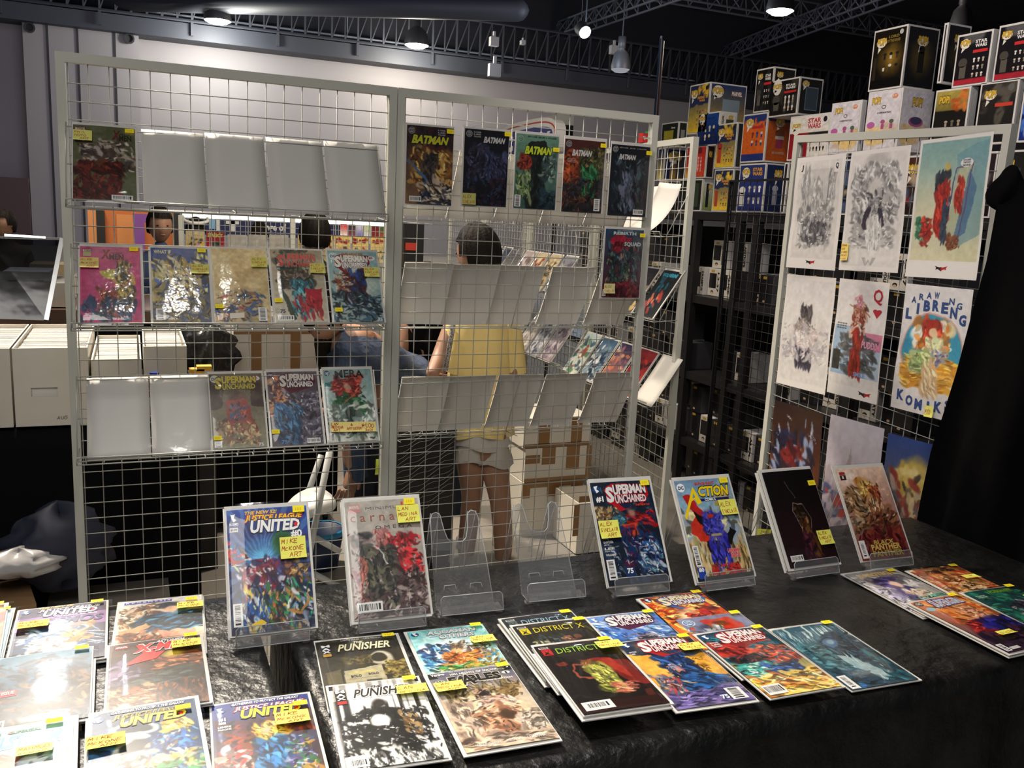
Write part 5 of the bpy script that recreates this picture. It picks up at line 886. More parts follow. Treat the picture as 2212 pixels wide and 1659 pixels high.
SP_H1 = [('g', '8cb4b4', 'dcd8b4'), ('e', .2, .7, .6, .5, 0, 'dfdcc0', .8), ('p', [.55, .1, 1, .0, 1, .8, .7, .9, .6, .5], '6c9cac', .6), ('p', [.6, .22, .84, .2, .72, .82, .5, .84], 'b8c0a4'), ('p', [.78, .25, .9, .4, .8, .78, .62, .86], '4c749c', .8), ('l', .56, .24, .82, .2, .012, '5c5480'), ('l', .82, .2, .7, .84, .012, '5c5480'), ('l', .56, .24, .5, .8, .010, '5c5480'), ('s', .3, .26, .46, .5, 40, .035, 2.2, '1c2430 2c3848 28303c', 85, 30), ('s', .34, .36, .5, .8, 60, .035, 2.8, 'a82c24 c03c2c 881c1c', 80, 25), ('s', .44, .48, .52, .86, 30, .025, 3, '28384c 384c60', 88, 10), ('e', .43, .22, .055, .05, 0, 'c8b470', .4), ('s', .6, .34, .72, .6, 24, .03, 3, '9a2824 b83c2c', 70, 25), ('s', .04, .66, .2, .84, 20, .04, 1.6, '3c8c6c 28644c 5ca484'), ('s', .12, .64, .26, .88, 24, .035, 2, 'a02820 c04030 7c1c18'), ('s', .56, .8, .74, .9, 16, .03, 1.6, '8a5034 6c3c28')]
print_sheet('colour print in teal and cream with a tall mirror frame, top right', (1994, 303), (2152, 283), (1957, 597), SP_H1, lambda s: (s.disc(.70, .19, .085, 'e8e8e8', 2, .05), [s.text(t, .65, .165+.018*k, .1, .012, '667', lvl=3) for k, t in enumerate(('DOES', 'THIS SUIT', 'MAKE'))], batmark(s, .42, .91, .18, .04)), 103, res=110, border=(.045, .03, .13), warp=.03)
print_sheet('pencil print of a grey form with a pale pink cloth, below the drapery print', (1702, 592), (1808, 601), (1678, 826), [('g', 'e6e4e6', 'e8e6e4'), ('s', .35, .24, .58, .46, 40, .035, 2.6, '484448 6c686c 302c30', 80, 40), ('s', .3, .4, .72, .56, 50, .035, 2.6, '98908e b8b0ac 787070 c8c0bc', 60, 50), ('s', .3, .52, .7, .74, 40, .05, 1.8, 'e8d8d8 e0ccd0 f0e4e4'), ('s', .34, .7, .5, .84, 20, .035, 3, '48465c 302e44', 88, 8), ('s', .52, .7, .66, .84, 20, .035, 3, '48465c 302e44', 88, 8), ('s', .0, .45, 1, .8, 50, .03, 3, 'd0ccd0 dcd8da c0bcc4'), ('r', 0, .66, 1, .68, 'a8a8c0', .4)], None, 104, border=(.05, .05, .06))
SP_H2 = [('g', 'e8e6e8', 'e8e6e4'), ('r', .0, .42, .55, .9, '8cb4dc', .7), ('r', .42, .46, 1, .62, 'd87098', .8), ('r', .0, .62, 1, .9, 'a4c4e4', .7), ('s', .08, .5, .9, .86, 60, .04, 2.6, '585c60 3c4044 74787c 484c50', 10, 40), ('s', .34, .2, .6, .36, 40, .035, 2.2, '8c3428 4c3c28 a84434 c8a898', 60, 50), ('e', .5, .2, .055, .05, 0, 'e0c0b8', .4), ('s', .4, .12, .5, .24, 14, .025, 3, 'd898a8 b87888'), ('s', .36, .4, .6, .5, 20, .04, 2, '38302c 8c2820 e0c8b8'), ('s', .4, .5, .6, .9, 40, .03, 3.4, '98241c b83428 70180f', 82, 10), ('l', .26, .2, .7, .3, .014, 'a87040'), ('r', .02, .66, .18, .86, '282828', .9)]
print_sheet('playing-card print with a large red Q and heart, below the winged print', (1828, 603), (1938, 614), (1787, 846), SP_H2, lambda s: (s.text('Q', .72, .06, .18, .13, 'b8243c', None, 0, 0, .02, 3), s.disc(.78, .24, .045, 'b8243c', 2, .024), s.disc(.86, .24, .045, 'b8243c', 2, .024), s.poly([.735, .245, .905, .245, .82, .3], 'b8243c', 3), [s.text('HA HA HA HA', .06, .37+.02*k, .2, .014, '555') for k in range(3)], s.text('PUDDIN', .6, .5, .34, .06, 'e8a0c0', lvl=2), s.text('SMILE', .5, .77, .22, .04, '88a8d8', lvl=2), batmark(s, .62, .92, .26, .05)), 105, res=100, border=(.03, .03, .10), warp=.03)
SP_AR = [('g', 'e4e4e8', 'e6e4e4'), ('e', .5, .5, .47, .305, 0, 'd8a8a0', .02), ('e', .5, .5, .45, .29, 0, '3c9cc0', .03), ('s', .22, .3, .75, .5, 30, .08, 1.2, 'ecdcb0 fff c8843c b06c28'), ('e', .5, .69, .44, .13, 0, 'd8a038', .1), ('s', .12, .55, .9, .8, 70, .035, 3.4, 'e0ac40 b87c20 f0c868 98601c d89830', 0, 14), ('s', .36, .28, .62, .46, 40, .045, 2.2, 'b83c28 8c2418 d05838 a03020', 80, 40), ('e', .50, .36, .075, .05, 0, 'eccca8', .3), ('e', .47, .29, .10, .04, -15, 'b02c20', .3), ('s', .4, .42, .62, .54, 26, .045, 1.6, 'eccca8 d8e8b8 c8dca0 e4c4a0'), ('s', .22, .53, .56, .66, 40, .05, 2, 'c8d49c a0b878 7c9458', 30, 40), ('s', .52, .48, .72, .58, 14, .04, 1.8, '6c5890 98a8b8 c8a878'), ('s', .44, .6, .64, .84, 30, .04, 3, 'eccaa4 e0b890', 60, 25)]
def d_ar(s):
    c = '2c4c8c'
    for k, ch in enumerate('ARAW NG'):
        a = (k-3)/3.; s.text(ch, .5+a*.34-.04, .045+.05*a*a+(.01 if k > 3 else 0), .075, .05, c, None, 0, 0, .03, 3) if ch != ' ' else None
    for k, ch in enumerate('LIBRENG'):
        a = (k-3)/3.; s.text(ch, .5+a*.40-.05, .105+.085*a*a, .10, .085, c, None, 0, 0, .05, 3) if ch != 'I' else s.text(ch, .5+a*.40-.018, .105+.085*a*a, .036, .085, c, None, 0, 0, .05, 3)
    for k, ch in enumerate('KOMIKS'):
        a = (k-2.5)/2.5; s.text(ch, .5+a*.36-(.055 if ch != 'I' else .018), .885-.045*a*a, .11 if ch != 'I' else .036, .085, c, None, 0, 0, .05, 3)
print_sheet('poster with dark blue arched lettering around a teal oval, below the teal print', (1958, 612), (2103, 626), (1925, 878), SP_AR, d_ar, 106, res=120, border=(.01, .01, .01), warp=.03, notes=[(['p200'], .150, .0, .034, .036, .006, 2, 'ee7')])
print_sheet('dark orange-brown print with dark clustered limbs, lowest row, left', (1668, 862), (1772, 892), (1652, 1150), [('g', '2c1814', '7c3c1c'), ('e', .45, .6, .5, .3, 0, 'b0602c', .9), ('s', .1, .3, .85, .8, 90, .045, 3, '1c1c38 28284c 141428 a0b0d0', 50, 60), ('s', .3, .4, .6, .8, 40, .045, 2.6, '6c1c1c 481420 8c2824'), ('s', .1, .1, .9, .35, 10, .012, 7, 'b8c0d0 8890a8', 60, 40)], None, 107, res=60, film_=FILM, border=(0, 0), h=.40, grain=.1)
print_sheet('pale misty print with a tower skyline, lowest row, centre', (1790, 893), (1905, 925), (1770, 1150), [('g', 'c8c4d0', 'b0a4ac'), ('p', [.4, .9, .42, .34, .45, .22, .48, .34, .5, .9], 'a8989c'), ('s', .0, .5, 1, .7, 50, .04, 3, 'a89ca4 988c98 b8acb4 887c88', 90, 6), ('s', .0, .65, 1, 1, 60, .06, 2, '8c8490 6c6878 b83c30 3c4874 a8a0ac'), ('s', .55, .46, .68, .64, 10, .03, 2, 'b83830 c85040')], None, 108, res=60, film_=FILM, border=(0, 0), h=.42)
print_sheet('blue and yellow print with brown crowded shapes, lowest row, right', (1918, 935), (2032, 965), (1893, 1190), [('g', '2c4890', '8c6c3c'), ('e', .6, .32, .42, .2, 0, 'c8b058', .4), ('s', .3, .2, .95, .5, 30, .08, 1.8, 'd0b860 b89c48 e0cc80'), ('s', .1, .3, .7, .9, 100, .05, 2.2, '4c3c34 8c2c24 6c5c4c 2c2420 b0a090', 70, 50), ('s', .5, .5, 1, 1, 50, .05, 2, 'c8b47c 5c4030 d8c898 7c2824')], None, 109, res=60, film_=FILM, border=(0, 0), h=.40)
# small yellow note behind the near-black comic
t = tag(MB().build('paper_note', NOTE), 'yellow note with brown pen marks hanging on the post behind the near-black comic', 'note'); 
mb = MB(); p = on4(1634, 1166, .012); mb.grid(2, 2, lambda a, b: (a*.058, 0, b*.05), 0, lc('dd5')); hand(mb, 'JOY', .012, .03, .03, .012, lc('843'), 0, fn=lambda x, y: (x, -.0008, y)); hand(mb, 'ART', .02, .008, .026, .012, lc('843'), 0, fn=lambda x, y: (x, -.0008, y))
bpy.data.objects.remove(t)
o = mb.build('paper_note', NOTE); o.location = p; o.rotation_euler = (0, 0, math.radians(-25)); tag(o, 'yellow note with brown pen marks behind the near-black comic', 'note')

# ================================================================== BLACK DRAPE AT THE RIGHT
def drape():
    edge = [(2176, 392), (2172, 430), (2150, 560), (2118, 680), (2088, 800), (2058, 900), (2036, 965), (2012, 1080), (1996, 1172)]
    P = [on4(u, v, .045) for u, v in edge]; m = MB(); nx = 60; ny = 48
    y1 = -1.95
    def fn(a, b):
        z = P[0].z*(1-b)+(.01)*b
        i = 0
        while i < len(P)-2 and P[i+1].z > z: i += 1
        t = (P[i].z-z)/(P[i].z-P[i+1].z); L = P[i].lerp(P[i+1], min(t, 1.0))
        y = L.y*(1-a)+y1*a; x = 2.50-.05+.03*math.sin(a*21+1.5*b)*(.35+b)+.02*math.sin(a*47-b*3)*b
        x -= .02*(1-a)
        zz = z-.10*a*(1-b)*0
        return (x, y, zz)
    m.grid(nx, ny, fn); o = m.build('black_drape', DRAPE, None, True); tag(o, 'black drape hanging over the right end of the print panel down to the floor', 'drape')
    c = on4(2165, 408, .05); g = MB(); r = random.Random(4)
    g.grid(22, 14, lambda a, b: (c.x+.035*math.sin(PI*b)*math.cos(2*PI*a)*(1+.2*math.sin(6*a*PI+5*b)), c.y-.02+.06*math.sin(PI*b)*math.sin(2*PI*a)*(1+.22*math.sin(4*PI*a+5*b)), c.z+.0+.055*math.cos(PI*b)+.012*math.sin(4*PI*a)))
    o = g.build('cloth_bunch', DRAPE, None, True); tag(o, 'bunched knot of black cloth on the top end of the print panel', 'cloth')
drape()

# ================================================================== BOXES OF COMICS BEHIND THE LEFT PANEL
def open_box(label, x0, x1, y0, y1, z0, z1, m=CARTON, fill=True, tape=(), hole=None, inside=None, group=None, fz=.012):
    t = thing('comic_box', label, 'box', ((x0+x1)/2, (y0+y1)/2, z0), group=group); cx, cy = (x0+x1)/2, (y0+y1)/2; e = .005
    a, b, c, d, h = x0-cx, x1-cx, y0-cy, y1-cy, z1-z0; k = MB()
    k.box((a, c, 0), (b, d, e))
    if hole:
        hx0, hx1, hz0, hz1 = hole
        k.box((a, c, 0), (hx0-cx, c+e, h)); k.box((hx1-cx, c, 0), (b, c+e, h)); k.box((hx0-cx, c, 0), (hx1-cx, c+e, hz0-z0)); k.box((hx0-cx, c, hz1-z0), (hx1-cx, c+e, h))
    else: k.box((a, c, 0), (b, c+e, h))
    k.box((a, d-e, 0), (b, d, h)); k.box((a, c+e, 0), (a+e, d-e, h)); k.box((b-e, c+e, 0), (b, d-e, h)); k.build('carton', m, t)
    for (p0, q0, p1, q1) in tape:
        T = MB(); T.box((p0-cx, c-.0012, q0-z0), (p1-cx, c, q1-z0)); T.build('brown_tape', TAPE, t)
    if fill:
        f = MB(); n = int((d-c-.02)/.006); r = random.Random(int(x0*100+y0*10)); 
        for i in range(n):
            yy = c+.01+i*.006; hh = h-fz-r.random()*.007
            f.box((a+.008+r.random()*.006, yy, .006), (b-.008-r.random()*.006, yy+.0054, hh))
        o = f.build('packed_comics', BOARD, None); o.location = t.location; stuff(o, 'bagged comics packed in the '+' '.join(label.split()[:11]).rstrip(','), 'comics')
    return t
struct_z = .785
tb = thing('folding_table', 'table under black cloth holding the open boxes of comics, behind the left panel', 'table', (0, 1.1, 0))
MB().box((-1.5, -.55, .70), (.34, .6, .73)).build('tabletop', mat('table_board2', (.3, .3, .3), .6), tb)
for sx in (-1.45, .3):
    for sy in (-.5, .5): MB().bar((sx, sy, .7), (sx, sy, 0), .014, 8).build('leg', BLACK, tb)
c = MB(); c.grid(90, 30, lambda a, b: (-1.7+2.07*a, (.54+1.2*(1-min(1, b/.5)) if b < .5 else .53-.02*(b-.5)*2-.018*math.sin(a*70)*(b-.5)*2), struct_z-.003 if b < .5 else (struct_z-.003)*(1-(b-.5)*2)+.02*(b-.5)*2))
tag(c.build('table_cloth', BLACK_CLOTH, None, True), 'plain black cloth over the box table behind the left panel', 'tablecloth')
gp = 'open boxes of comics'
open_box('white box cut by the left edge of the picture', -.62, -.245, .56, 1.22, struct_z, 1.072, group=gp)
open_box('large white box with a hand hole in its front, beside the left post', -.238, .0, .56, 1.22, struct_z, 1.072, hole=(ony(68, 858, .56).x, ony(125, 858, .56).x, ony(68, 858, .56).z, ony(68, 838, .56).z), group=gp)
open_box('lower white box behind the tall frame post, right of the hand-hole box', .008, .178, .60, 1.25, struct_z, 1.02, group=gp)
open_box('corrugated box with brown tape strips, right of the lower white box', .186, .338, .62, 1.1, struct_z, 1.065, tape=((.19, .925, .335, .95), (.19, .87, .206, .93)), group=gp)
kx = ony(505, 800, 1.5).x; kx2 = ony(688, 800, 1.5).x
open_box('white carton with upright brown tape strips in the middle behind the left panel', kx, kx2, 1.5, 1.95, .70, 1.075, fill=False, tape=[(kx+(kx2-kx)*a, .70, kx+(kx2-kx)*b, .985) for a, b in ((.2, .32), (.66, .78))]+[(kx, .985, kx2, 1.0)], group=gp)
mb = MB(); q = ony(124, 906, .558); hand(mb, 'AUG', 0, 0, .035, .012, lc('443'), 0, fn=lambda x, y: (x, 0, y), th=.0006); o = mb.build('pen_mark', NOTE); o.parent = [x for x in bpy.data.objects if x.get('label', '').startswith('large white box with a hand hole')][0]; o.location = q-o.parent.location-Vector((0, -.0005+.0, 0)); o.location.y = -.3315
st = thing('box_trolley', 'low black trolley carrying the middle carton', 'trolley', ((kx+kx2)/2, 1.72, 0)); MB().box((-.3, -.26, .06), (.3, .26, .698)).build('body', BLACK_CLOTH, st)
for sx in (-.25, .25): MB().bar((sx-.01, -.2, .03), (sx+.01, -.2, .03), .03, 12).build('wheel', BLACK, st)
# second table far left with more boxes, display case
for (u0, u1, v0, v1, lb) in ((-40, 78, 610, 662, 'pale box on the far table, left of its dark gap'), (82, 150, 612, 665, 'pale box on the far table, right of its dark gap')):
    a = ony(u0, v1, 2.2); b = ony(u1, v0, 2.2); open_box(lb, a.x, b.x, 2.2, 2.9, a.z, b.z, group='boxes on the far table')
a = ony(-40, 690, 2.18); b = ony(440, 667, 2.18)
t = thing('far_table', 'far table with a brown edge under the pale boxes at the left', 'table', ((a.x+b.x)/2, 2.6, 0)); h = (b.x-a.x)/2
MB().box((-h, -.45, a.z-.02), (h, .45, b.z-.005)).build('tabletop', mat('brown_table', (.16, .09, .06), .5), t)
MB().box((-h+.02, -.40, 0), (h-.02, .42, a.z-.02)).build('skirt', BLACK_CLOTH, t)
a = ony(10, 603, 2.3); b = ony(108, 575, 2.3)
k = MB(); k.box((0, 0, 0), (b.x-a.x, .3, .045)); o = k.build('white_tray', mat('lid_white', (.6, .6, .58), .6)); o.location = (a.x, 2.25, a.z); tag(o, 'white tray lying on the far table boxes', 'lid')
a = ony(64, 586, 2.6); b = ony(140, 575, 2.6); k = MB(); k.box((0, 0, 0), (b.x-a.x, .25, .05)); o = k.build('folded_carton', mat('tan_card', (.5, .38, .2), .8)); o.location = (a.x, 2.6, a.z-.01); tag(o, 'flattened tan cartons behind the white lid', 'carton')
# leaning clear sheet with silver frame
t = thing('acrylic_screen', 'dark glossy clear screen with a silver side strip, leaning at the far left', 'display screen', ony(50, 690, 1.5)); L0 = Vector(t.location)
q = [ony(-30, 512, 1.6)-L0, ony(134, 516, 1.6)-L0, ony(100, 692, 1.45)-L0, ony(-30, 688, 1.45)-L0]
s_ = MB(); s_.add(q+[p+Vector((0, .004, 0)) for p in q], [(0, 1, 2, 3), (7, 6, 5, 4), (0, 4, 5, 1), (1, 5, 6, 2), (2, 6, 7, 3), (3, 7, 4, 0)]); s_.build('clear_sheet', film('screen_film', .08, 1.2, 5, .8, 1.5, (.30, .31, .34)), t)
SIL = mat('silver_strip', (.6, .62, .64), .25, .9)
MB().bar(q[1], q[2], .013, 4).build('side_strip', SIL, t); MB().bar(q[0], q[1], .007, 4).build('top_strip', SIL, t)
a = ony(10, 508, 1.6); k = MB().bar((0, 0, 0), (.16, 0, -.006), .006, 8); o = k.build('light_tube', emit('tube', (1, .98, .92), 3)); o.location = a; tag(o, 'small white light tube above the leaning screen', 'light')
# clutter on the floor at the lower left
def crumple(name, label, cat, u, v, y, sx, sy, sz, m, seed):
    c = ony(u, v, y); r = np.random.default_rng(seed); ph = r.random(6)*6
    g = MB(); g.grid(26, 16, lambda a, b: ((1+.22*math.sin(5*a*2*PI+ph[0]+4*b)+.15*math.sin(9*PI*b+ph[1]))*sx*math.sin(PI*b)*math.cos(2*PI*a), (1+.2*math.sin(4*a*2*PI+ph[2]))*sy*math.sin(PI*b)*math.sin(2*PI*a), (1+.18*math.sin(6*PI*a+ph[3]))*sz*math.cos(PI*b)))
    o = g.build(name, m, None, True); o.location = (c.x, c.y, max(c.z, sz*.9)); return tag(o, label, cat)
bx = onz(90, 1330, .0)
k = MB(); k.box((-.2, -.1, 0), (.2, .12, .19)); o = k.build('storage_box', mat('grey_card', (.13, .12, .11), .8)); o.location = (.05, .38, 0); tag(o, 'dull grey-brown box on the dark floor behind the table edge', 'box')
k = MB(); k.box((-.16, -.12, 0), (.16, .12, .30)); o = k.build('cardboard_box', KRAFT); o.location = (-.34, .22, 0); o.rotation_euler[2] = .2; tag(o, 'brown cardboard box in the dark lower left corner', 'box')
crumple('plastic_bag', 'crumpled white plastic bag on the cardboard box, lower left', 'bag', 42, 1215, .22, .11, .08, .045, mat('bag_white', (.45, .45, .47), .3), 3)
crumple('dark_bag', 'slumped dark blue bag on the floor behind the table', 'bag', 130, 1180, .32, .16, .10, .14, mat('navy_bag', (.02, .025, .05), .7), 6)
# things between
crumple('black_bag', 'shiny black bag right of the taped box', 'bag', 448, 765, 1.35, .13, .1, .15, mat('bag_black', (.012, .012, .013), .25, bump=(20, .6, .01)), 8)
for u, lb in ((334, 'short white bottle with a blue cap above the blank boards'),):
    c = ony(u, 826, .55); t = thing('glue_bottle', lb, 'bottle', (c.x, c.y, struct_z)); H = ony(u, 804, .55).z-struct_z
    MB().lathe([(0, 0), (.017, 0), (.017, H*.6), (.012, H*.75), (.012, H*.8)], 16).build('body', mat('bottle_white', (.7, .7, .72), .3), t, True); MB().lathe([(.017, H*.74), (.017, H), (0, H)], 16).build('cap', mat('cap_blue', (.01, .04, .35), .35), t)
for k_, (u, v) in enumerate(((425, 806), (441, 802))):
    c = ony(u, v, 1.0); m = MB(); m.box((-.03, -.02, 0), (.03, .03, .02)); o = m.build('sponge', mat('amber_plastic', (.75, .42, .05), .5)); o.location = (c.x, c.y, c.z+k_*.004); tag(o, 'amber yellow box, %s of two beside the black bag' % ('lower' if k_ == 0 else 'upper'), 'box')
bt = thing('crate', 'black crate under the amber boxes', 'crate', (ony(432, 800, 1.02).x, 1.05, 0)); MB().box((-.045, -.05, 0), (.06, .06, ony(425, 809, 1.0).z)).build('body', BLACK, bt)

# ================================================================== FOLDING CHAIR, BIN, CARTONS BEHIND THE MIDDLE PANEL
def px(u, v, y): return ony(u, v, y)
t = thing('folding_chair', 'white folding chair with a white plastic seat, behind the comic standing second', 'chair', (.62, .75, 0)); L0 = Vector(t.location)
GT = mat('painted_tube', (.55, .58, .6), .35)
for nm, a, b, y in (('back_tube', (694, 983), (650, 1110), .95), ('front_tube', (712, 975), (655, 1262), .62), ('lower_bar', (664, 1152), (735, 1192), .68), ('lower_bar', (662, 1232), (735, 1268), .66)):
    k = MB(); k.bar(px(a[0], a[1], y)-L0, px(b[0], b[1], y-.02)-L0, .014, 8); k.build(nm, GT, t, True)
cc = px(672, 1092, .78)-L0; s_ = MB(); s_.grid(20, 12, lambda a, b: (cc.x+.11*math.copysign(abs(math.sin(PI*b))**.6, 1)*math.cos(2*PI*a), cc.y+.12*math.sin(PI*b)**.6*math.sin(2*PI*a), cc.z+.045*math.cos(PI*b)+.02*math.sin(3*a*PI)))
s_.build('seat', mat('white_seat', (.8, .82, .84), .3), t, True)
c = px(694, 1160, .9); t = thing('waste_bin', 'dark blue bin under the white seat', 'bin', (c.x, c.y, 0)); H = px(694, 1142, .9).z
MB().lathe([(0, 0), (.075, 0), (.10, H), (.095, H), (.07, .01)], 20).build('body', mat('bin_navy', (.012, .03, .09), .5), t, True); MB().lathe([(.100, H-.02), (.106, H-.02), (.106, H+.004), (.096, H+.004)], 20).build('rim', mat('bin_blue', (.02, .25, .5), .4), t, True)
def carton(label, a, b, y, d, z0, z1, tapes, yaw=0, group='taped cartons stacked on the floor', mm=CARTON):
    x0 = px(a, 1000, y).x; x1 = px(b, 1000, y).x; t = thing('taped_carton', label, 'carton', ((x0+x1)/2, y+d/2, z0), yaw, group); w = (x1-x0)/2
    k = MB(); k.box((-w, -d/2, 0), (w, d/2, z1-z0)); k.build('body', mm, t)
    for (p, q, r_, s) in tapes:
        T = MB(); T.box((-w+2*w*p, -d/2-.002, (z1-z0)*q), (-w+2*w*r_, -d/2, (z1-z0)*s)); T.build('tape_strip', TAPE, t)
    return t
z1 = px(1130, 1044, 1.0).z; z2 = px(1130, 985, 1.0).z; z3 = px(1130, 930, 1.0).z
carton('white and brown carton, bottom of the stack behind the middle panel', 1132, 1262, 1.0, .34, .0, z1, ((0, .9, 1, 1), (0, .72, .12, .9), (.4, .72, .6, .9), (.8, .7, 1, .9)))
carton('white and brown carton, middle of the stack behind the middle panel', 1134, 1275, 1.0, .33, z1+.004, z2+.035, ((0, 0, 1, .1), (.0, .55, .22, .8), (.25, .5, .45, 1), (.62, .3, .82, 1), (.93, .1, 1, 1)))
carton('white and brown carton, top of the stack behind the middle panel', 1128, 1272, 1.0, .33, z2+.04, z3+.06, ((0, 0, 1, .12), (.22, .1, .38, 1), (.7, .1, .86, 1)))
open_box('open white carton with a brown stripe, right of the carton stack', px(1200, 1150, .93).x, px(1345, 1150, .93).x, .70, 1.02-.06, .0, px(1200, 1062, .9).z, fill=False, tape=((px(1200, 1100, .7).x+.1, .1, px(1200, 1100, .7).x+.13, .26), (px(1200, 1150, .93).x, .27, px(1340, 1150, .93).x, .30)), group='taped cartons stacked on the floor')
# wavy wires of a folded black rack
t = thing('wavy_wire_rack', 'folded black rack of thin wavy wires behind the seam of the two white panels', 'rack', (1.15, .72, 0)); L0 = Vector(t.location)
k = MB(); wv = MB()
a0 = px(862, 945, .7)-L0; a1 = px(962, 1100, .7)-L0; k.box((a0.x-.02, .01, 0), (a1.x+.05, .05, a0.z+.03)); k.build('frame', BLACK, t)
for i in range(17):
    z = a0.z-.005-i*.024; pts = [(a0.x+j*.024, -.005, z+.012*math.sin(j*1.3+i)*.6+j*.010) for j in range(12)]; wv.tube(pts, .0011, 4)
wv.build('wires', mat('steel_wire', (.4, .4, .4), .3, .8), t, True)
o = MB().grid(2, 4, lambda a, b: (a*.03, .01*b*b, -.06*b)).build('hanging_note', NOTE); me = o.data; at = me.color_attributes.new('Col', 'FLOAT_COLOR', 'POINT'); at.data.foreach_set('color', np.tile(np.array(lc('de5')), 8)); o.location = px(812, 992, .035); tag(o, 'yellow note hanging behind the left post of the middle panel', 'note')

# ================================================================== PEOPLE
def skinned(name, pts, edges, m, parent, root=0, sub=2, flat=1.):
    me = bpy.data.meshes.new(name); me.from_pydata([p[:3] for p in pts], edges, []); o = bpy.data.objects.new(name, me); COL.objects.link(o); o.parent = parent
    md = o.modifiers.new('skin', 'SKIN'); md.use_smooth_shade = True
    if not me.skin_vertices: 
        return o
    for i, p in enumerate(pts):
        r = p[3]; r2 = p[4] if len(p) > 4 else r; me.skin_vertices[0].data[i].radius = (r, r2); me.skin_vertices[0].data[i].use_root = (i == root)
    s = o.modifiers.new('sub', 'SUBSURF'); s.levels = sub; s.render_levels = sub; me.materials.append(m); return o
def head(parent, c, r, yaw, pitch, hair='cap', skin=SKIN, hm=HAIR, face=True):
    """ellipsoid skull with nose, ears, eyes, lips; hair shell. faces local -Y before turning"""
    T = Matrix.Translation(c) @ Matrix.Rotation(yaw, 4, 'Z') @ Matrix.Rotation(pitch, 4, 'X'); g = MB()
    def f(a, b):
        th = 2*PI*a; ph = PI*b; x = r*.78*math.sin(ph)*math.cos(th); y = r*.95*math.sin(ph)*math.sin(th); z = r*1.2*math.cos(ph)
        if z < 0: x *= 1-.28*(-z/r/1.2)**1.5; y = y*(1-.12*(-z/r))-.08*r*(-z/r)
        if y < -.5*r and abs(x) < .22*r and -.35*r < z < .2*r: y -= .16*r*(1-abs(x)/(.22*r))*(1-(z+.35*r)/(.55*r)*.6)
        return T @ Vector((x, y, z))
    g.grid(28, 22, f); hd = g.build('head', skin, parent, True)
    for sx in (-1, 1):
        e = MB(); e.grid(8, 8, lambda a, b: T @ Vector((sx*(.78*r+.06*r*math.sin(PI*b)*math.cos(2*PI*a)), .1*r+.16*r*math.sin(PI*b)*math.sin(2*PI*a), -.05*r+.24*r*math.cos(PI*b)))); e.build('ear', skin, hd, True)
        if face: e = MB(); e.grid(8, 6, lambda a, b: T @ Vector((sx*.3*r+.11*r*math.sin(PI*b)*math.cos(2*PI*a), -.86*r+.05*r*math.sin(PI*b)*math.sin(2*PI*a), .1*r+.045*r*math.cos(PI*b)))); e.build('eye', HAIR, hd, True)
    if face: e = MB(); e.grid(8, 6, lambda a, b: T @ Vector((.2*r*math.sin(PI*b)*math.cos(2*PI*a), -.86*r+.05*r*math.sin(PI*b)*math.sin(2*PI*a), -.52*r+.06*r*math.cos(PI*b)))); e.build('mouth', mat('lips', (.3, .1, .09), .5), hd, True)
    h = MB()
    def fh(a, b):
        th = 2*PI*a; low = (.35 if math.sin(th) < -.45 else .52 if math.sin(th) < 0 else .62+.08*math.sin(th)); ph = PI*b*low; k = 1.1+.025*math.sin(17*th+9*b)+.02*math.sin(31*th)
        return T @ Vector((r*.80*k*math.sin(ph)*math.cos(th), r*.97*k*math.sin(ph)*math.sin(th)+.03*r, r*1.2*k*math.cos(ph)+.01*r))
    h.grid(60, 16, fh); h.build('hair', hm, hd, True)
    return hd
def hand_mesh(parent, w, d, m=SKIN, s=1.):
    """palm and five curled fingers hanging from wrist w along d"""
    w = Vector(w); d = Vector(d).normalized(); side = d.cross(Vector((0, 1, 0))).normalized(); fwd = side.cross(d)
    pts = [(*w, .022*s, .016*s), (*(w+d*.05*s), .036*s, .015*s), (*(w+d*.085*s), .034*s, .013*s)]; ed = [(0, 1), (1, 2)]
    o = skinned('hand', pts, ed, m, parent, 0, 2)
    for k in range(4):
        b = w+d*.085*s+side*(.026-.017*k)*s; L = (.062, .072, .068, .052)[k]*s; p = [(*b, .009*s), (*(b+d*L*.45), .0085*s), (*(b+d*L*.8+fwd*L*.3), .0075*s), (*(b+d*L*.9+fwd*L*.55), .006*s)]
        f = skinned('finger', p, [(0, 1), (1, 2), (2, 3)], m, o, 0, 1)
    b = w+d*.03*s+side*.03*s; skinned('thumb', [(*b, .011*s), (*(b+side*.022*s+d*.025*s), .010*s), (*(b+side*.026*s+d*.05*s+fwd*.01*s), .008*s)], [(0, 1), (1, 2)], m, o, 0, 1)
    return o
# the person in yellow
t = thing('person', 'person with black hair in oversized yellow shirt and pale shorts, back turned', 'person', (1.74, .82, 0)); O_ = Vector(t.location)
Q = lambda u, v, y, r, r2=None: (*(px(u, v, y)-O_), r, r2 or r)
pts = [Q(1040, 935, .84, .105, .09), Q(1040, 860, .84, .10, .08), Q(1042, 760, .84, .11, .085), Q(1040, 680, .85, .12, .08), Q(1036, 610, .84, .055), Q(1032, 585, .82, .045),
       Q(1016, 990, .84, .078), Q(1020, 1075, .85, .052), Q(1016, 1100, .85, .050), Q(1008, 1180, .86, .046), Q(1003, 1235, .87, .030),
       Q(1066, 990, .80, .078), Q(1080, 1075, .76, .054), Q(1083, 1105, .75, .052), Q(1088, 1180, .76, .048), Q(1085, 1245, .77, .031),
       Q(982, 690, .86, .045), Q(950, 770, .80, .038), Q(930, 815, .70, .030), Q(1090, 690, .84, .045), Q(1112, 790, .80, .036), Q(1092, 840, .72, .028)]
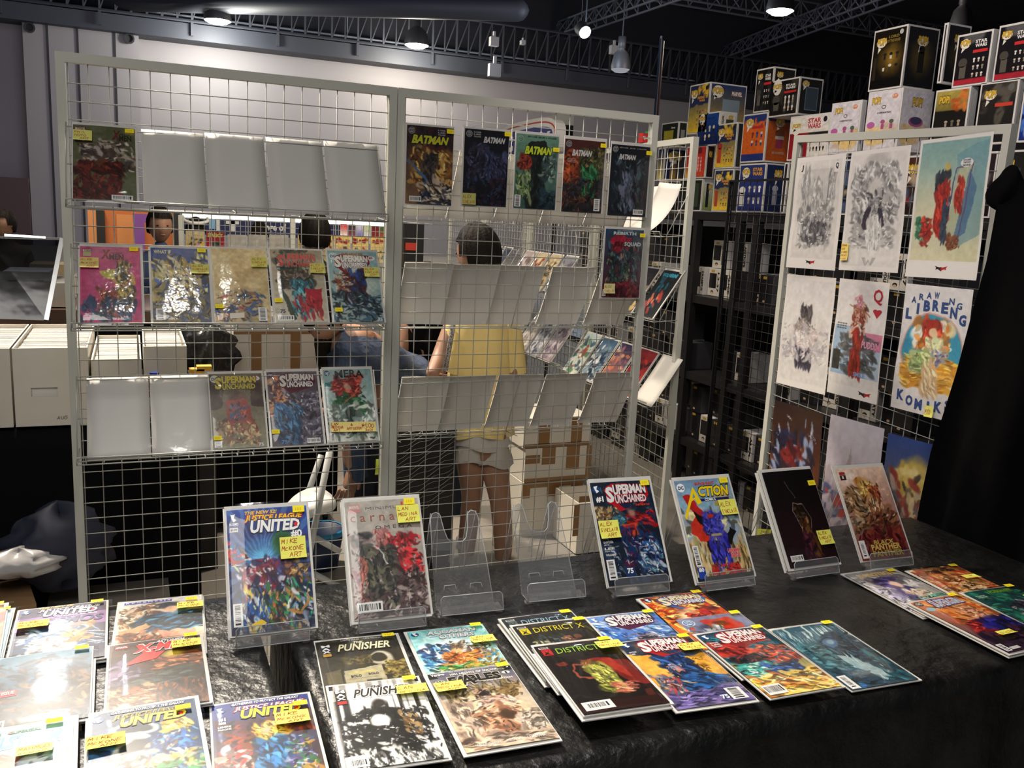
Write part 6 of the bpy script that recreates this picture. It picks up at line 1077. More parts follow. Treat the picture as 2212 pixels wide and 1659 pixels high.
ed = [(0, 1), (1, 2), (2, 3), (3, 4), (4, 5), (0, 6), (6, 7), (7, 8), (8, 9), (9, 10), (0, 11), (11, 12), (12, 13), (13, 14), (14, 15), (3, 16), (16, 17), (17, 18), (3, 19), (19, 20), (20, 21)]
skinned('body', pts, ed, SKIN, t, 0, 2)
for a, y in ((10, .87), (15, .77)):
    f = Vector(pts[a][:3]); z0 = -O_.z+.03; s_ = skinned('shoe', [(f.x, f.y+.03, max(f.z-.03, .04), .035), (f.x+.01, f.y-.02, .04, .04), (f.x+.015, f.y+.13, .03, .03)], [(0, 1), (1, 2)], mat('white_shoe', (.6, .6, .6), .5), t, 0, 1)
YEL = mat('yellow_cotton', (.78, .62, .25), .8, bump=(9, .5, .02))
def tube_cloth(name, rings, m, parent, n=40, wob=.012, seed=0):
    g = MB(); R = [Vector(r[0]) for r in rings]; k = len(rings)
    def f(a, b):
        t = b*(k-1); i = min(int(t), k-2); s = t-i; s = s*s*(3-2*s); c = R[i].lerp(R[i+1], t-i); rx = rings[i][1]*(1-s)+rings[i+1][1]*s; ry = rings[i][2]*(1-s)+rings[i+1][2]*s
        th = 2*PI*a; w = 1+wob/rx*(math.sin(5*th+seed+2*b)+.6*math.sin(9*th+3*b+seed))*(.3+b)
        return c+Vector((rx*w*math.cos(th), ry*w*math.sin(th), .012*math.sin(3*th+seed)*b))
    g.grid(n, 26, f); o = g.build(name, m, parent, True); return o
Cx = lambda u, v, y: px(u, v, y)-O_
sh = tube_cloth('shirt', [(Cx(1036, 628, .84), .06, .05), (Cx(1038, 655, .84), .125, .08), (Cx(1040, 720, .83), .150, .10), (Cx(1040, 800, .82), .158, .115), (Cx(1040, 880, .82), .150, .11), (Cx(1040, 938, .82), .138, .105)], YEL, t, seed=1)
tube_cloth('sleeve', [(Cx(1000, 668, .85), .05, .06), (Cx(982, 720, .84), .065, .06), (Cx(966, 800, .80), .072, .06)], YEL, sh, 24, .006, 2)
tube_cloth('sleeve', [(Cx(1080, 668, .84), .05, .06), (Cx(1098, 720, .83), .062, .06), (Cx(1106, 808, .80), .066, .06)], YEL, sh, 24, .006, 4)
SHO = mat('pale_shorts', (.50, .48, .45), .85, bump=(20, .4, .01))
so = tube_cloth('shorts', [(Cx(1040, 920, .83), .115, .10), (Cx(1040, 960, .83), .135, .115)], SHO, t, seed=3, wob=.004)
tube_cloth('shorts_leg', [(Cx(1020, 950, .84), .075, .09), (Cx(1012, 992, .84), .088, .088)], SHO, so, 26, .004, 1); tube_cloth('shorts_leg', [(Cx(1058, 950, .82), .075, .09), (Cx(1066, 1000, .81), .090, .088)], SHO, so, 26, .004, 2)
hc = Vector(Cx(1032, 548, .82)); head(t, hc, .104, math.radians(-145), math.radians(10), hm=HAIR)
hand_mesh(t, pts[18][:3], (-.2, -.3, -.9)); hand_mesh(t, pts[21][:3], (-.3, -.4, -.8))
# strap bag on the shoulder
k = MB(); k.tube([Cx(985, 650, .72), Cx(976, 720, .70), Cx(962, 800, .69)], .011, 6); k.build('bag_strap', mat('woven_strap', (.10, .09, .09), .7, noise=(160, (.4, .38, .36), .45, .55)), t, True)
# the person in black
t = thing('person', 'person in a short black top and dark jeans, left of the one in yellow', 'person', (1.42, 1.5, 0)); O_ = Vector(t.location)
pts = [Q(955, 880, 1.5, .10, .08), Q(935, 830, 1.5, .09, .075), Q(928, 760, 1.5, .11, .08), Q(926, 700, 1.5, .115, .08), Q(925, 668, 1.5, .045), Q(925, 645, 1.49, .042), Q(945, 960, 1.52, .075), Q(950, 1060, 1.52, .055), Q(953, 1170, 1.52, .04), Q(985, 960, 1.47, .075), Q(990, 1060, 1.45, .055), Q(992, 1175, 1.45, .04),
       Q(880, 705, 1.5, .042), Q(866, 770, 1.47, .034), Q(905, 808, 1.37, .028), Q(972, 705, 1.5, .042), Q(982, 770, 1.45, .034), Q(940, 812, 1.35, .028)]
ed = [(0, 1), (1, 2), (2, 3), (3, 4), (4, 5), (0, 6), (6, 7), (7, 8), (0, 9), (9, 10), (10, 11), (3, 12), (12, 13), (13, 14), (3, 15), (15, 16), (16, 17)]
skinned('body', pts, ed, SKIN, t, 0, 2); hand_mesh(t, pts[14][:3], (.8, -.3, -.2)); hand_mesh(t, pts[17][:3], (-.8, -.3, -.2))
tube_cloth('top', [(Cx(925, 672, 1.5), .05, .045), (Cx(926, 690, 1.5), .13, .09), (Cx(928, 740, 1.5), .145, .10), (Cx(934, 797, 1.5), .135, .095)], BLACK_CLOTH, t, seed=2)
JN = mat('dark_jeans', (.012, .018, .04), .8, bump=(40, .3, .004))
j = tube_cloth('jeans', [(Cx(940, 845, 1.5), .105, .09), (Cx(955, 900, 1.5), .125, .10)], JN, t, seed=4, wob=.003)
tube_cloth('trouser_leg', [(Cx(946, 890, 1.52), .08, .085), (Cx(950, 1040, 1.52), .066, .07), (Cx(953, 1180, 1.52), .055, .06)], JN, j, 24, .004, 5); tube_cloth('trouser_leg', [(Cx(980, 890, 1.47), .08, .085), (Cx(990, 1040, 1.45), .066, .07), (Cx(992, 1185, 1.45), .055, .06)], JN, j, 24, .004, 6)
head(t, Vector(Cx(922, 615, 1.47)), .09, math.radians(160), math.radians(20))
for u in (953, 992): c = Cx(u, 1195, 1.47); skinned('shoe', [(c.x, c.y, .05, .035), (c.x, c.y+.12, .035, .03)], [(0, 1)], BLACK, t, 0, 1)
# the person bending in denim
DEN = mat('denim', (.025, .04, .085), .9, noise=(7, (.09, .13, .23), .45, .8), bump=(10, 1., .03))
t = thing('person', 'person in a blue denim jacket bending over the boxes, long dark hair hanging', 'person', (1.1, 1.05, 0)); O_ = Vector(t.location)
pts = [Q(880, 850, 1.1, .11), Q(840, 790, 1.08, .10), Q(780, 745, 1.05, .12, .1), Q(742, 730, 1.02, .10), Q(722, 712, 1.0, .045), Q(712, 705, .98, .045), Q(775, 900, 1.1, .075), Q(770, 1010, 1.1, .055), Q(775, 1140, 1.12, .045), Q(860, 960, 1.12, .075), Q(850, 1060, 1.12, .055), Q(848, 1170, 1.12, .045),
       Q(735, 760, .95, .045), Q(745, 900, .95, .036), Q(757, 1015, .93, .028), Q(765, 770, 1.12, .045), Q(720, 840, 1.15, .036), Q(700, 880, 1.15, .028)]
ed = [(0, 1), (1, 2), (2, 3), (3, 4), (4, 5), (0, 6), (6, 7), (7, 8), (0, 9), (9, 10), (10, 11), (3, 12), (12, 13), (13, 14), (3, 15), (15, 16), (16, 17)]
skinned('body', pts, ed, SKIN, t, 0, 2); hand_mesh(t, pts[14][:3], (-.25, 0, -1), s=1.1); hand_mesh(t, pts[17][:3], (-.2, 0, -1))
g = MB()
jr = [(Cx(716, 738, 1.0), .075, .09), (Cx(735, 762, 1.0), .11, .15), (Cx(780, 772, 1.04), .125, .17), (Cx(835, 790, 1.08), .115, .17), (Cx(885, 815, 1.1), .11, .16), (Cx(915, 835, 1.1), .10, .14)]
def fj(a, b):
    tt = b*5; i = min(int(tt), 4); s = tt-i; c = Vector(jr[i][0]).lerp(Vector(jr[i+1][0]), s); rx = jr[i][1]*(1-s)+jr[i+1][1]*s; ry = jr[i][2]*(1-s)+jr[i+1][2]*s; th = 2*PI*a
    w = 1+.06*math.sin(7*b*PI+2*math.cos(th))+.04*math.sin(5*th+9*b); d = Vector((.5, 0, .86)); return c+d*rx*w*math.cos(th)+Vector((0, ry*w*math.sin(th), 0))
g.grid(40, 30, fj); jk = g.build('jacket', DEN, t, True)
tube_cloth('sleeve', [(Cx(740, 765, .97), .065, .065), (Cx(752, 860, .96), .06, .06), (Cx(765, 960, .95), .05, .05), (Cx(770, 1032, .94), .045, .045)], BLUE_CLOTH, jk, 24, .006, 3)
tube_cloth('trouser_leg', [(Cx(870, 840, 1.1), .11, .11), (Cx(862, 960, 1.12), .08, .08), (Cx(850, 1170, 1.12), .06, .06)], JN, jk, 24, .006, 3); tube_cloth('trouser_leg', [(Cx(850, 850, 1.1), .1, .11), (Cx(790, 980, 1.1), .07, .07), (Cx(780, 1160, 1.12), .06, .06)], JN, jk, 24, .006, 7)
hd = head(t, Vector(Cx(700, 690, .98)), .09, math.radians(-60), math.radians(50), face=True)
k = MB(); r = random.Random(2)
for i in range(36): x = -.04+.075*r.random(); k.tube([Cx(702, 700, .97)+Vector((x, .03*r.random(), 0)), Cx(698, 745, .96)+Vector((x*.9, 0, 0)), Cx(696+8*r.random(), 790+20*r.random(), .96)+Vector((x*.6, 0, 0))], [.006, .005, .001], 5)
k.build('long_hair', HAIR, hd, True)
# man in the blue hoodie, far behind the left panel
def bust(label, u, v, y, r, cloth, yaw=0, pitch=0, skin=SKIN, hairm=HAIR, body=True, face=True):
    c = px(u, v, y); t = thing('person', label, 'person', (c.x, c.y, 0)); h = Vector((0, 0, c.z)); head(t, h, r, yaw, pitch, skin=skin, hm=hairm, face=face)
    k = r/.1; z = c.z
    pts = [(0, .02, z-.75*k, .14*k), (0, .02, z-.45*k, .15*k), (0, .02, z-.26*k, .12*k), (0, 0, z-.15*k, .05*k), (0, 0, z-.1*k, .045*k), (-.17*k, .02, z-.27*k, .06*k), (-.22*k, -.02, z-.5*k, .05*k), (-.1*k, -.22*k, z-.42*k, .04*k), (.17*k, .02, z-.27*k, .06*k), (.22*k, -.02, z-.5*k, .05*k), (.1*k, -.22*k, z-.40*k, .04*k), (-.1*k, .02, z-.95*k, .085*k), (-.1*k, .02, .0, .05*k), (.1*k, .02, z-.95*k, .085*k), (.1*k, .02, .0, .05*k)]
    ed = [(0, 1), (1, 2), (2, 3), (3, 4), (2, 5), (5, 6), (6, 7), (2, 8), (8, 9), (9, 10), (0, 11), (11, 12), (0, 13), (13, 14)]
    b = skinned('clothed_body', pts, ed, cloth, t, 0, 2); return t
t = bust('man in a navy hooded jacket looking down at a phone, seen through the left panel', 346, 487, 3.9, .104, BLUE_CLOTH, math.radians(8), math.radians(6))
k = MB(); c = px(346, 487, 3.9); k.box((-.04, -.26, c.z-.30), (.04, -.25, c.z-.16)); k.build('held_phone', BLACK, t)
bust('dark-haired person cut off at the left edge of the picture, far away', 10, 484, 7.5, .11, mat('dark_shirt', (.05, .04, .03), .8), math.radians(-40), 0)
bust('small distant person between the orange wall and the man in navy', 313, 478, 14, .095, BLACK_CLOTH, math.radians(60), 0)
bust('person with a white headband behind the blue banner booth', 423, 500, 5.0, .09, mat('grey_shirt', (.3, .3, .3), .8), math.radians(150), 0)
bust('dark-haired visitor below the white banner lettering', 560, 508, 5.0, .09, BLACK_CLOTH, math.radians(170), 0)
bust('visitor with a black hood near the colourful comic shelf', 680, 507, 3.2, .12, BLACK_CLOTH, math.radians(180), 0)
k = MB(); c = px(423, 492, 5.0); k.tube([Vector((.1*math.cos(a), .1*math.sin(a), .10+.03*math.sin(a))) for a in [PI*i/10 for i in range(-11, 2)]], .014, 6); o = k.build('headband', mat('white_band', (.8, .8, .78), .6), None, True); o.location = (c.x, c.y, c.z-.03); tag(o, 'white headband on the visitor behind the blue banner', 'headband')

# ================================================================== FAR BOOTHS SEEN THROUGH THE LEFT PANEL
def slab(name, label, cat, u0, v0, u1, v1, y, d, m, group=None, floor=False):
    a = px(u0, v1, y); b = px(u1, v0, y); z0 = 0 if floor else a.z; o = MB().box((0, 0, 0), (b.x-a.x, d, b.z-z0)).build(name, m); o.location = (a.x, y, z0); return tag(o, label, cat, group)
OR = mat('orange_wall', (.55, .17, .05), .7); ORL = mat('orange_light', (.68, .27, .09), .7)
slab('booth_wall', 'orange booth wall far behind the left panel', 'partition', 226, 458, 380, 560, 10, .1, OR, floor=True)
slab('booth_column', 'lighter orange column at the left end of the orange booth', 'column', 193, 455, 212, 560, 9.9, .2, ORL, floor=True)
slab('booth_post', 'black post beside the orange column', 'post', 211, 455, 225, 560, 9.85, .2, BLACK, floor=True)
slab('booth_post', 'black post at the right end of the orange booth', 'post', 377, 455, 388, 560, 9.5, .2, BLACK, floor=True)
slab('orange_ledge', 'lighter orange ledge on the booth wall', 'ledge', 252, 465, 300, 477, 9.8, .15, ORL, floor=True)
PU = mat('purple_cloth', (.22, .07, .32), .7)
slab('purple_cushion', 'purple arch-shaped cushion beside the small distant person', 'cushion', 287, 463, 318, 480, 9, .2, PU, floor=False); slab('purple_stand', 'purple column under the arch-shaped cushion', 'column', 290, 481, 312, 560, 9, .2, PU, floor=True)
# banner
NAVY = mat('navy_banner', (.012, .02, .11), .6)
a = px(396, 505, 6.0); b = px(735, 472, 6.0); t = thing('booth_banner', 'navy booth banner with white lettering above the far tables', 'banner', (a.x, 6, a.z)); MB().box((0, 0, 0), (b.x-a.x, .03, b.z-a.z)).build('cloth', NAVY, t)
s = Sheet(b.x-a.x, b.z-a.z); s.text('College of', .42, .38, .22, .42, 'f4f4f4', lvl=1); s.rect(.20, .30, .02, .5, 'eee'); s.rect(.26, .34, .08, .14, 'eee'); s.rect(.29, .34, .025, .5, 'eee'); s.rect(.155, .28, .04, .45, '8cf')
o = s.mb.build('lettering', PRINT, t); o.rotation_euler = (PI/2, 0, 0); o.location = (0, -.004, 0)
for x_ in (.05, b.x-a.x-.05): MB().bar((x_, .05, b.z-a.z), (x_, .05, -a.z), .02, 8).build('leg', WHITE, t)
ban = t; ba = a.copy(); k = MB(); c = px(396, 470, 5.9); c2 = px(850, 478, 5.9); k.box((0, 0, 0), (c2.x-c.x, .06, .045)); o = k.build('light_strip', emit('strip_light', (1, .95, .82), 2.2)); o.parent = ban; o.location = (c.x-ba.x, 0, c.z-ba.z)
for u, lb in ((392, 'white post at the left end of the navy banner'), (633, 'white post between the navy banner and the colourful comics')): slab('white_post', lb, 'post', u-5, 465, u+5, 560, 4.6, .05, WHITE, floor=True)
def cover_stand(label, u0, v0, u1, v1, y, spec, draw, seed, group, res=26):
    a = px(u0, v1, y); b = px(u1, v0, y); w, h = b.x-a.x, b.z-a.z; t = thing('display_comic', label, 'comic book', (a.x, y, a.z), group=group); s = Sheet(w, h); s.z = .006; s.paint(res, int(res*1.4), art(res, int(res*1.4), spec, seed)); draw and draw(s)
    o = s.build('cover', PRINT, t); o.rotation_euler = (PI/2, 0, 0); MB().box((0, 0, 0), (w, .005, h)).build('backing_board', BOARD, t); return t
cy = [('g', 'f0d070', 'f0e0b0'), ('s', .12, .08, .88, .2, 16, .07, 2, '8a2020 a02828', 10, 20), ('s', 0, .4, 1, 1, 20, .1, 1.6, 'c83c20 2c6ca8 f4e8c8 e8a030 3c3028')]
for i in range(5): cover_stand('cream and yellow comic with red script title, %s from the left on the far shelf' % ordn[i], 643+i*39, 508+i*1.2, 679+i*39, 575, 3.4, cy, None, 120+i, 'yellow comics on the far shelf')
for i, (c1, c2) in enumerate((('c22', 'eee'), ('223', '845'), ('dde', '66a'), ('bc8', 'dde'), ('612', '821'), ('363', 'a43'))): cover_stand('small far comic above the yellow ones, %s from the left' % (ordn+['sixth'])[i], 735+i*17, 484+i, 750+i*17, 509+i*.9, 4.4, [('g', c1, c2)], None, 130+i, 'small far comics', 10)
cover_stand('red magazine with a dark figure on the far shelf', 446, 502, 484, 560, 3.4, [('g', '901420', 'd82840'), ('s', .35, .3, .8, 1, 30, .08, 2, '24301c 3c4c38 5c6448', 85, 10)], lambda s: s.text('STARBOY', .08, .05, .84, .14, 'cc4', lvl=3), 140, 'magazines on the far shelf')
cover_stand('yellow and pink magazine left of the red one', 402, 500, 442, 560, 3.4, [('g', 'd8c8a0', 'f0c040'), ('s', .1, .3, .9, .9, 24, .1, 1.6, 'e8b0c8 3c3428 f4d860')], None, 141, 'magazines on the far shelf')
for i in range(3): cover_stand('blank grey-white board on the far shelf, %s after the red magazine' % ordn[i], 492+i*45, 508, 533+i*45, 560, 3.4, [('g', 'b4b0a8', 'c8c4b8')], None, 150+i, 'blank boards on the far shelf', 6)
t = thing('display_shelf', 'far shelf carrying the row of magazines and yellow comics', 'shelf', (px(395, 560, 3.45).x, 3.38, 0)); MB().box((0, 0, px(560, 560, 3.4).z-.03), (px(860, 560, 3.45).x-px(395, 560, 3.45).x, .3, px(560, 560, 3.4).z)).build('shelf_board', WHITE, t)
g = MB(); x1 = px(860, 560, 3.45).x-px(395, 560, 3.45).x; z0 = px(560, 560, 3.4).z; z1 = px(560, 478, 3.4).z
for i in range(46): g.bar((x1*i/45, -.02, z0), (x1*i/45, -.02, z1), .0022, 4)
for j in range(8): g.bar((0, -.02, z0+(z1-z0)*j/7), (x1, -.02, z0+(z1-z0)*j/7), .0022, 4)
g.build('wire_grid', WIRE, t); 
MB().box((x1*.7, 0, px(800, 510, 4.4).z-.02-0), (x1, .35, px(800, 510, 4.4).z-.003)).build('upper_shelf', WHITE, t) if False else None
for x in (.05, x1-.05): MB().box((x-.02, .05, 0), (x+.02, .09, z0-.03)).build('leg', WHITE, t)
a = px(730, 511, 4.4); b = px(842, 511, 4.4); t = thing('display_stand', 'narrow white stand carrying the small far comics', 'shelf', (a.x, 4.38, 0)); MB().box((0, 0, a.z-.05), (b.x-a.x, .15, px(735, 509, 4.4).z-.002)).build('shelf_board', WHITE, t)
for x in (.04, b.x-a.x-.04): MB().box((x-.02, .03, 0), (x+.02, .07, a.z-.05)).build('leg', WHITE, t)
# dark booth pieces behind the middle panel
t = thing('vending_box', 'black display case with a small red window behind the middle panel seam', 'display case', (px(872, 560, 3.0).x, 3.0, 0)); MB().box((0, 0, 0), (.14, .3, px(872, 480, 3).z)).build('case', BLACK, t); z = px(872, 540, 3).z; MB().box((.01, -.01, z), (.09, 0, z+.05)).build('red_window', emit('red_glow', (.8, .06, .03), .35), t)

# ================================================================== SIGN, BANNER, SPEAKER ABOVE THE MIDDLE PANEL
def oval_sign():
    A = px(1075, 300, 6.2); B = px(1203, 290, 4.6); u = (B-A); u.z = 0; L = u.length; u.normalize(); z0 = px(1203, 345, 4.6).z; z1 = px(1200, 244, 4.6).z; H = z1-z0
    m = frame_of(Vector((A.x, A.y, z0)), u, (0, 0, 1)); t = thing('oval_sign', 'rounded blue sign with red and white border above the middle panel', 'sign', mat=m); n = 30
    def ov(k, r): return [(L/2+(L/2-r)*math.copysign(abs(math.cos(2*PI*i/n))**.55, math.cos(2*PI*i/n)), H/2+(H/2-r)*math.copysign(abs(math.sin(2*PI*i/n))**.55, math.sin(2*PI*i/n))) for i in range(n)]
    MB().plate(ov(0, 0), .09, Matrix.Translation((0, 0, -.09))).build('board', mat('sign_white', (.8, .8, .82), .5), t)
    MB().plate(ov(0, .035), .004).build('red_line', mat('sign_red', (.5, .05, .04), .5), t); MB().plate(ov(0, .05), .006).build('white_line', mat('sign_white2', (.8, .8, .82), .5), t); MB().plate(ov(0, .085), .009).build('blue_field', mat('sign_blue', (.03, .035, .25), .5), t)
    s = Sheet(L, H); s.z = .010; s.text('xcoV', .38, .36, .54, .30, 'f0f0f4', None, .2, .02, .04); s.text('c', .12, .30, .2, .4, 'f0f0f4'); s.mb.build('lettering', PRINT, t)
    MB().bar((L*.5, H*.2, -.05), (L*.5, -z0, -.05), .02, 8).build('pole', WHITE, t)
oval_sign()
c = px(1412, 300, 6.0); d = Vector(ray(1412, 300)); d.z = 0; d.normalize(); top = px(1415, 82, 6.0); t = thing('feather_banner', 'tall narrow banner seen nearly edge-on above the right post of the middle panel', 'banner', (c.x, c.y, 0))
g = MB(); side = Vector((d.y, -d.x, 0)); H = top.z; hb = 1.1
s = Sheet(1, 1); im = art(12, 90, [('g', 'b8c4dc', 'd0dcf0'), ('s', 0, .2, 1, 1, 30, .2, 3, 'e8f0ff 6c8cc8 c87058 8ca8dc', 80, 10), ('r', 0, .86, 1, 1, '4cb0e8')], 7)
g.grid(12, 90, lambda a, b: d*(a-.2)*.5*math.sin(PI*min(1, .12+b*.95))**.5+side*(.03*math.sin(3*a)+.045*a-.02)+Vector((0, 0, H-(H-hb)*b)))
o = g.build('flag_cloth', PRINT, t, True); at = o.data.color_attributes.new('Col', 'FLOAT_COLOR', 'POINT'); at.data.foreach_set('color', np.concatenate([im.reshape(-1, 3), np.ones((1080, 1))], 1).ravel())
MB().bar((0, 0, 0), (0, 0, H+.03), .012, 8).build('pole', mat('pale_pole', (.5, .6, .8), .4), t)
a = px(1203, 292, 4.9); b = px(1240, 250, 4.9); t = thing('loudspeaker', 'dark loudspeaker with a pale top right of the blue sign', 'loudspeaker', (a.x, 4.9, 0)); w = b.x-a.x
MB().box((0, 0, a.z-.1), (w, .25, b.z-.09)).build('cabinet', BLACK, t); MB().box((0, 0, b.z-.09), (w, .25, b.z)).build('pale_top', mat('pale_plastic', (.4, .42, .4), .5), t); MB().bar((w/2, .12, 0), (w/2, .12, a.z-.1), .018, 8).build('stand', BLACK, t)
c = onx(1392, 297, 2.487); c.z = 2.0; t = thing('small_carton', 'small red and green carton with white script on top of the aisle rack', 'box', (c.x-.01, c.y, c.z)); MB().box((0, 0, 0), (.035, .04, .045)).build('red_half', mat('carton_red', (.5, .03, .03), .5), t); MB().box((.035, 0, 0), (.06, .04, .058)).build('green_half', mat('carton_green', (.02, .22, .05), .5), t)
s = Sheet(.035, .045); s.text('Vpul', .08, .3, .84, .4, 'fff', None, .2); o = s.mb.build('lettering', PRINT, t); o.rotation_euler = (PI/2, 0, 0); o.location = (0, -.001, 0)

# ================================================================== TOY SHELVES AND TOY BOXES
XS = 3.3
def zx(u, v): return onx(u, v, XS).z
zs = [1.695]+[zx(1600, v) for v in (655, 838, 1000, 1122)]
Yn, Yf = -.9, 3.6
t = thing('toy_shelving', 'black shelving unit full of boxed toys behind the print panel', 'shelves', (XS, (Yn+Yf)/2, 0)); yc = (Yn+Yf)/2
for z in zs: MB().box((.0, Yn-yc, z-.045), (.42, Yf-yc, z)).build('shelf_board', BLACK, t)
for u in (1487, 1578, 1615, 1700, 1850): y = onx(u, 700, XS).y; MB().box((-.012, y-yc-.02, 0), (.03, y-yc+.02, zs[0]-.045)).build('upright', BLACK, t)
MB().box((.42, Yn-yc, 0), (.44, Yf-yc, zs[0]-.08)).build('back_panel', mat('dark_back', (.01, .01, .012), .8), t)
BK = [BLACK]
pm = vert_panel_matrix(onx(1578, 402, 3.18).x, onx(1578, 402, 3.18).y, -1.60, onx(1578, 402, 3.18).z-.0)
panel('black wire grid gate standing in front of the toy shelves', pm, rows=34, cols=11, feet=False, m2=BLACK, mw=BLACK, tw=.010, group='black wire grids', name='wire_gate', H=onx(1578, 402, 3.18).z+.030)
LV = lambda k: zs[0]+.003+k*.272
def icons(s, x, y, w, h, rows, cols, cs, seed=0):
    r = random.Random(seed)
    for i in range(rows):
        for j in range(cols):
            c = r.choice(cs); cx = x+(j+.5)*w/cols; cy = y+(i+.35)*h/rows; k = w/cols*.28; s.disc(cx, cy, k, c, 3, k*s.w/s.h*.9, 8); s.rect(cx-k*.6, cy+k*.7*s.w/s.h, k*1.2, k*1.5*s.w/s.h, r.choice(cs), 3)
def pop(s, x, y, w=.3, kind=1):
    if kind: s.disc(x+w/2, y+w*.35, w*.55, 'e8e4dc', 2, w*.36*s.w/s.h*1.5); s.poly([x+w*.2, y+w*.6, x+w*.5, y+w*.7, x+w*.15, y+w*.95], 'e8e4dc', 2)
    s.text('POP!', x, y+w*.1, w, w*.42, 'dab23c', '5a4420', .1, .01, .05, 3)
WEDGE = mat('white_box_board', (.68, .67, .68), .45)
def toy(label, ue, uL, uR, k, fa, fb, vref=250, h=.26, x=XS, z=None, body=WEDGE, group='boxed toy figures stacked on the shelves', name='toy_box', seed=1, ref=None):
    E_ = onx(ue, vref, x); yl = onx(uL, vref, x).y; z0 = LV(k) if z is None else z; xr = ony(uR, vref, E_.y).x if uR else x+.17
    wy = yl-E_.y; wx = xr-x
    t = thing(name, label, 'toy box', (x, E_.y, z0), group=group); MB().box((0, 0, 0), (wx, wy, h)).build('carton', body, t)
    for f, w, m in ((fa, wy, frame_of((-.0015, wy, 0), (0, -1, 0), (0, 0, 1))), (fb, wx, frame_of((0, -.0015, 0), (1, 0, 0), (0, 0, 1)))):
        if not f: continue
        spec, draw = f; g = .008; s = Sheet(w-2*g, h-2*g); s.ox = s.oy = g; s.paint(30, 44, art(30, 44, spec, seed)); draw and draw(s)
        o = s.build('side_print' if f is fa else 'front_print', GLOSSBOX, t); o.matrix_local = m
    return t
def plain(a, b, *r): return [('g', a, b)]+list(r)
YB = plain('2c3868', 'f0c838', ('p', [0, 0, .75, 0, 1, .15, 1, .4, 0, .45], '223058'), ('s', .4, .0, 1, .2, 10, .08, 2, 'f0c840 e0b030'))
def dyb(s): pop(s, .06, .06, .34); s.text('INFINITY', .42, .24, .5, .06, 'e8a030'); s.text('WAR', .52, .31, .3, .05, 'e8a030'); icons(s, .4, .5, .55, .42, 3, 4, ['a44', '468', '333', 'ca8', '684'], 1); s.disc(.88, .08, .07, '222', 2)
SWB = plain('141418', '1c1a18', ('s', 0, 0, 1, 1, 12, .1, 3, '2c2c34 3c3830', 90, 5))
def dsw(col='eee', tag_='c33', bg=None):
    def f(s):
        if bg: s.rect(0, 0, 1, 1, bg, 0)
        pop(s, .08, .06, .3); s.text('STAR', .55, .12, .36, .07, col, lvl=3); s.text('WARS', .55, .20, .36, .07, col, lvl=3); tag_ and s.rect(.5, .32, .45, .06, tag_, 2); icons(s, .5, .45, .42, .45, 3, 3, ['ddd', 'aaa', 'cba', '887'], 2); s.disc(.22, .55, .14, '4a4844', 2, .12); s.rect(.14, .62, .2, .25, '5c5850', 2)
    return f
def dwin(s): pop(s, .08, .05, .3); s.rect(.25, .22, .6, .68, '68788a', 2); s.rect(.28, .25, .54, .62, '3c4854', 3)
def dwm(s): pop(s, .04, .05, .30); s.text('MARVEL', .6, .12, .3, .09, 'eee', 'a33'); s.rect(.35, .3, .5, .6, '8090a0', 2)
def dow(c='#'):
    def f(s): pop(s, .1, .06, .28, 0); s.disc(.5, .26, .07, '334', 2, .045); s.disc(.5, .26, .05, 'ddd', 3, .03); s.text('OVERWATCH', .3, .34, .44, .035, '334'); icons(s, .38, .44, .55, .22, 1, 2, ['a58', '565'], 1); s.disc(.14, .56, .13, 'b6a', 2, .08); s.disc(.82, .09, .09, 'd85', 2, .055); s.text('177', .76, .07, .12, .035, 'eee', lvl=4)
    return f
OWS = plain('d8d4e0', 'd8d4dc', ('s', 0, .6, 1, .9, 12, .14, 2.4, 'e0c080 f0d8a8 c8b8a8', 0, 12))
k0 = lambda c1, c2: plain(c1, c2)
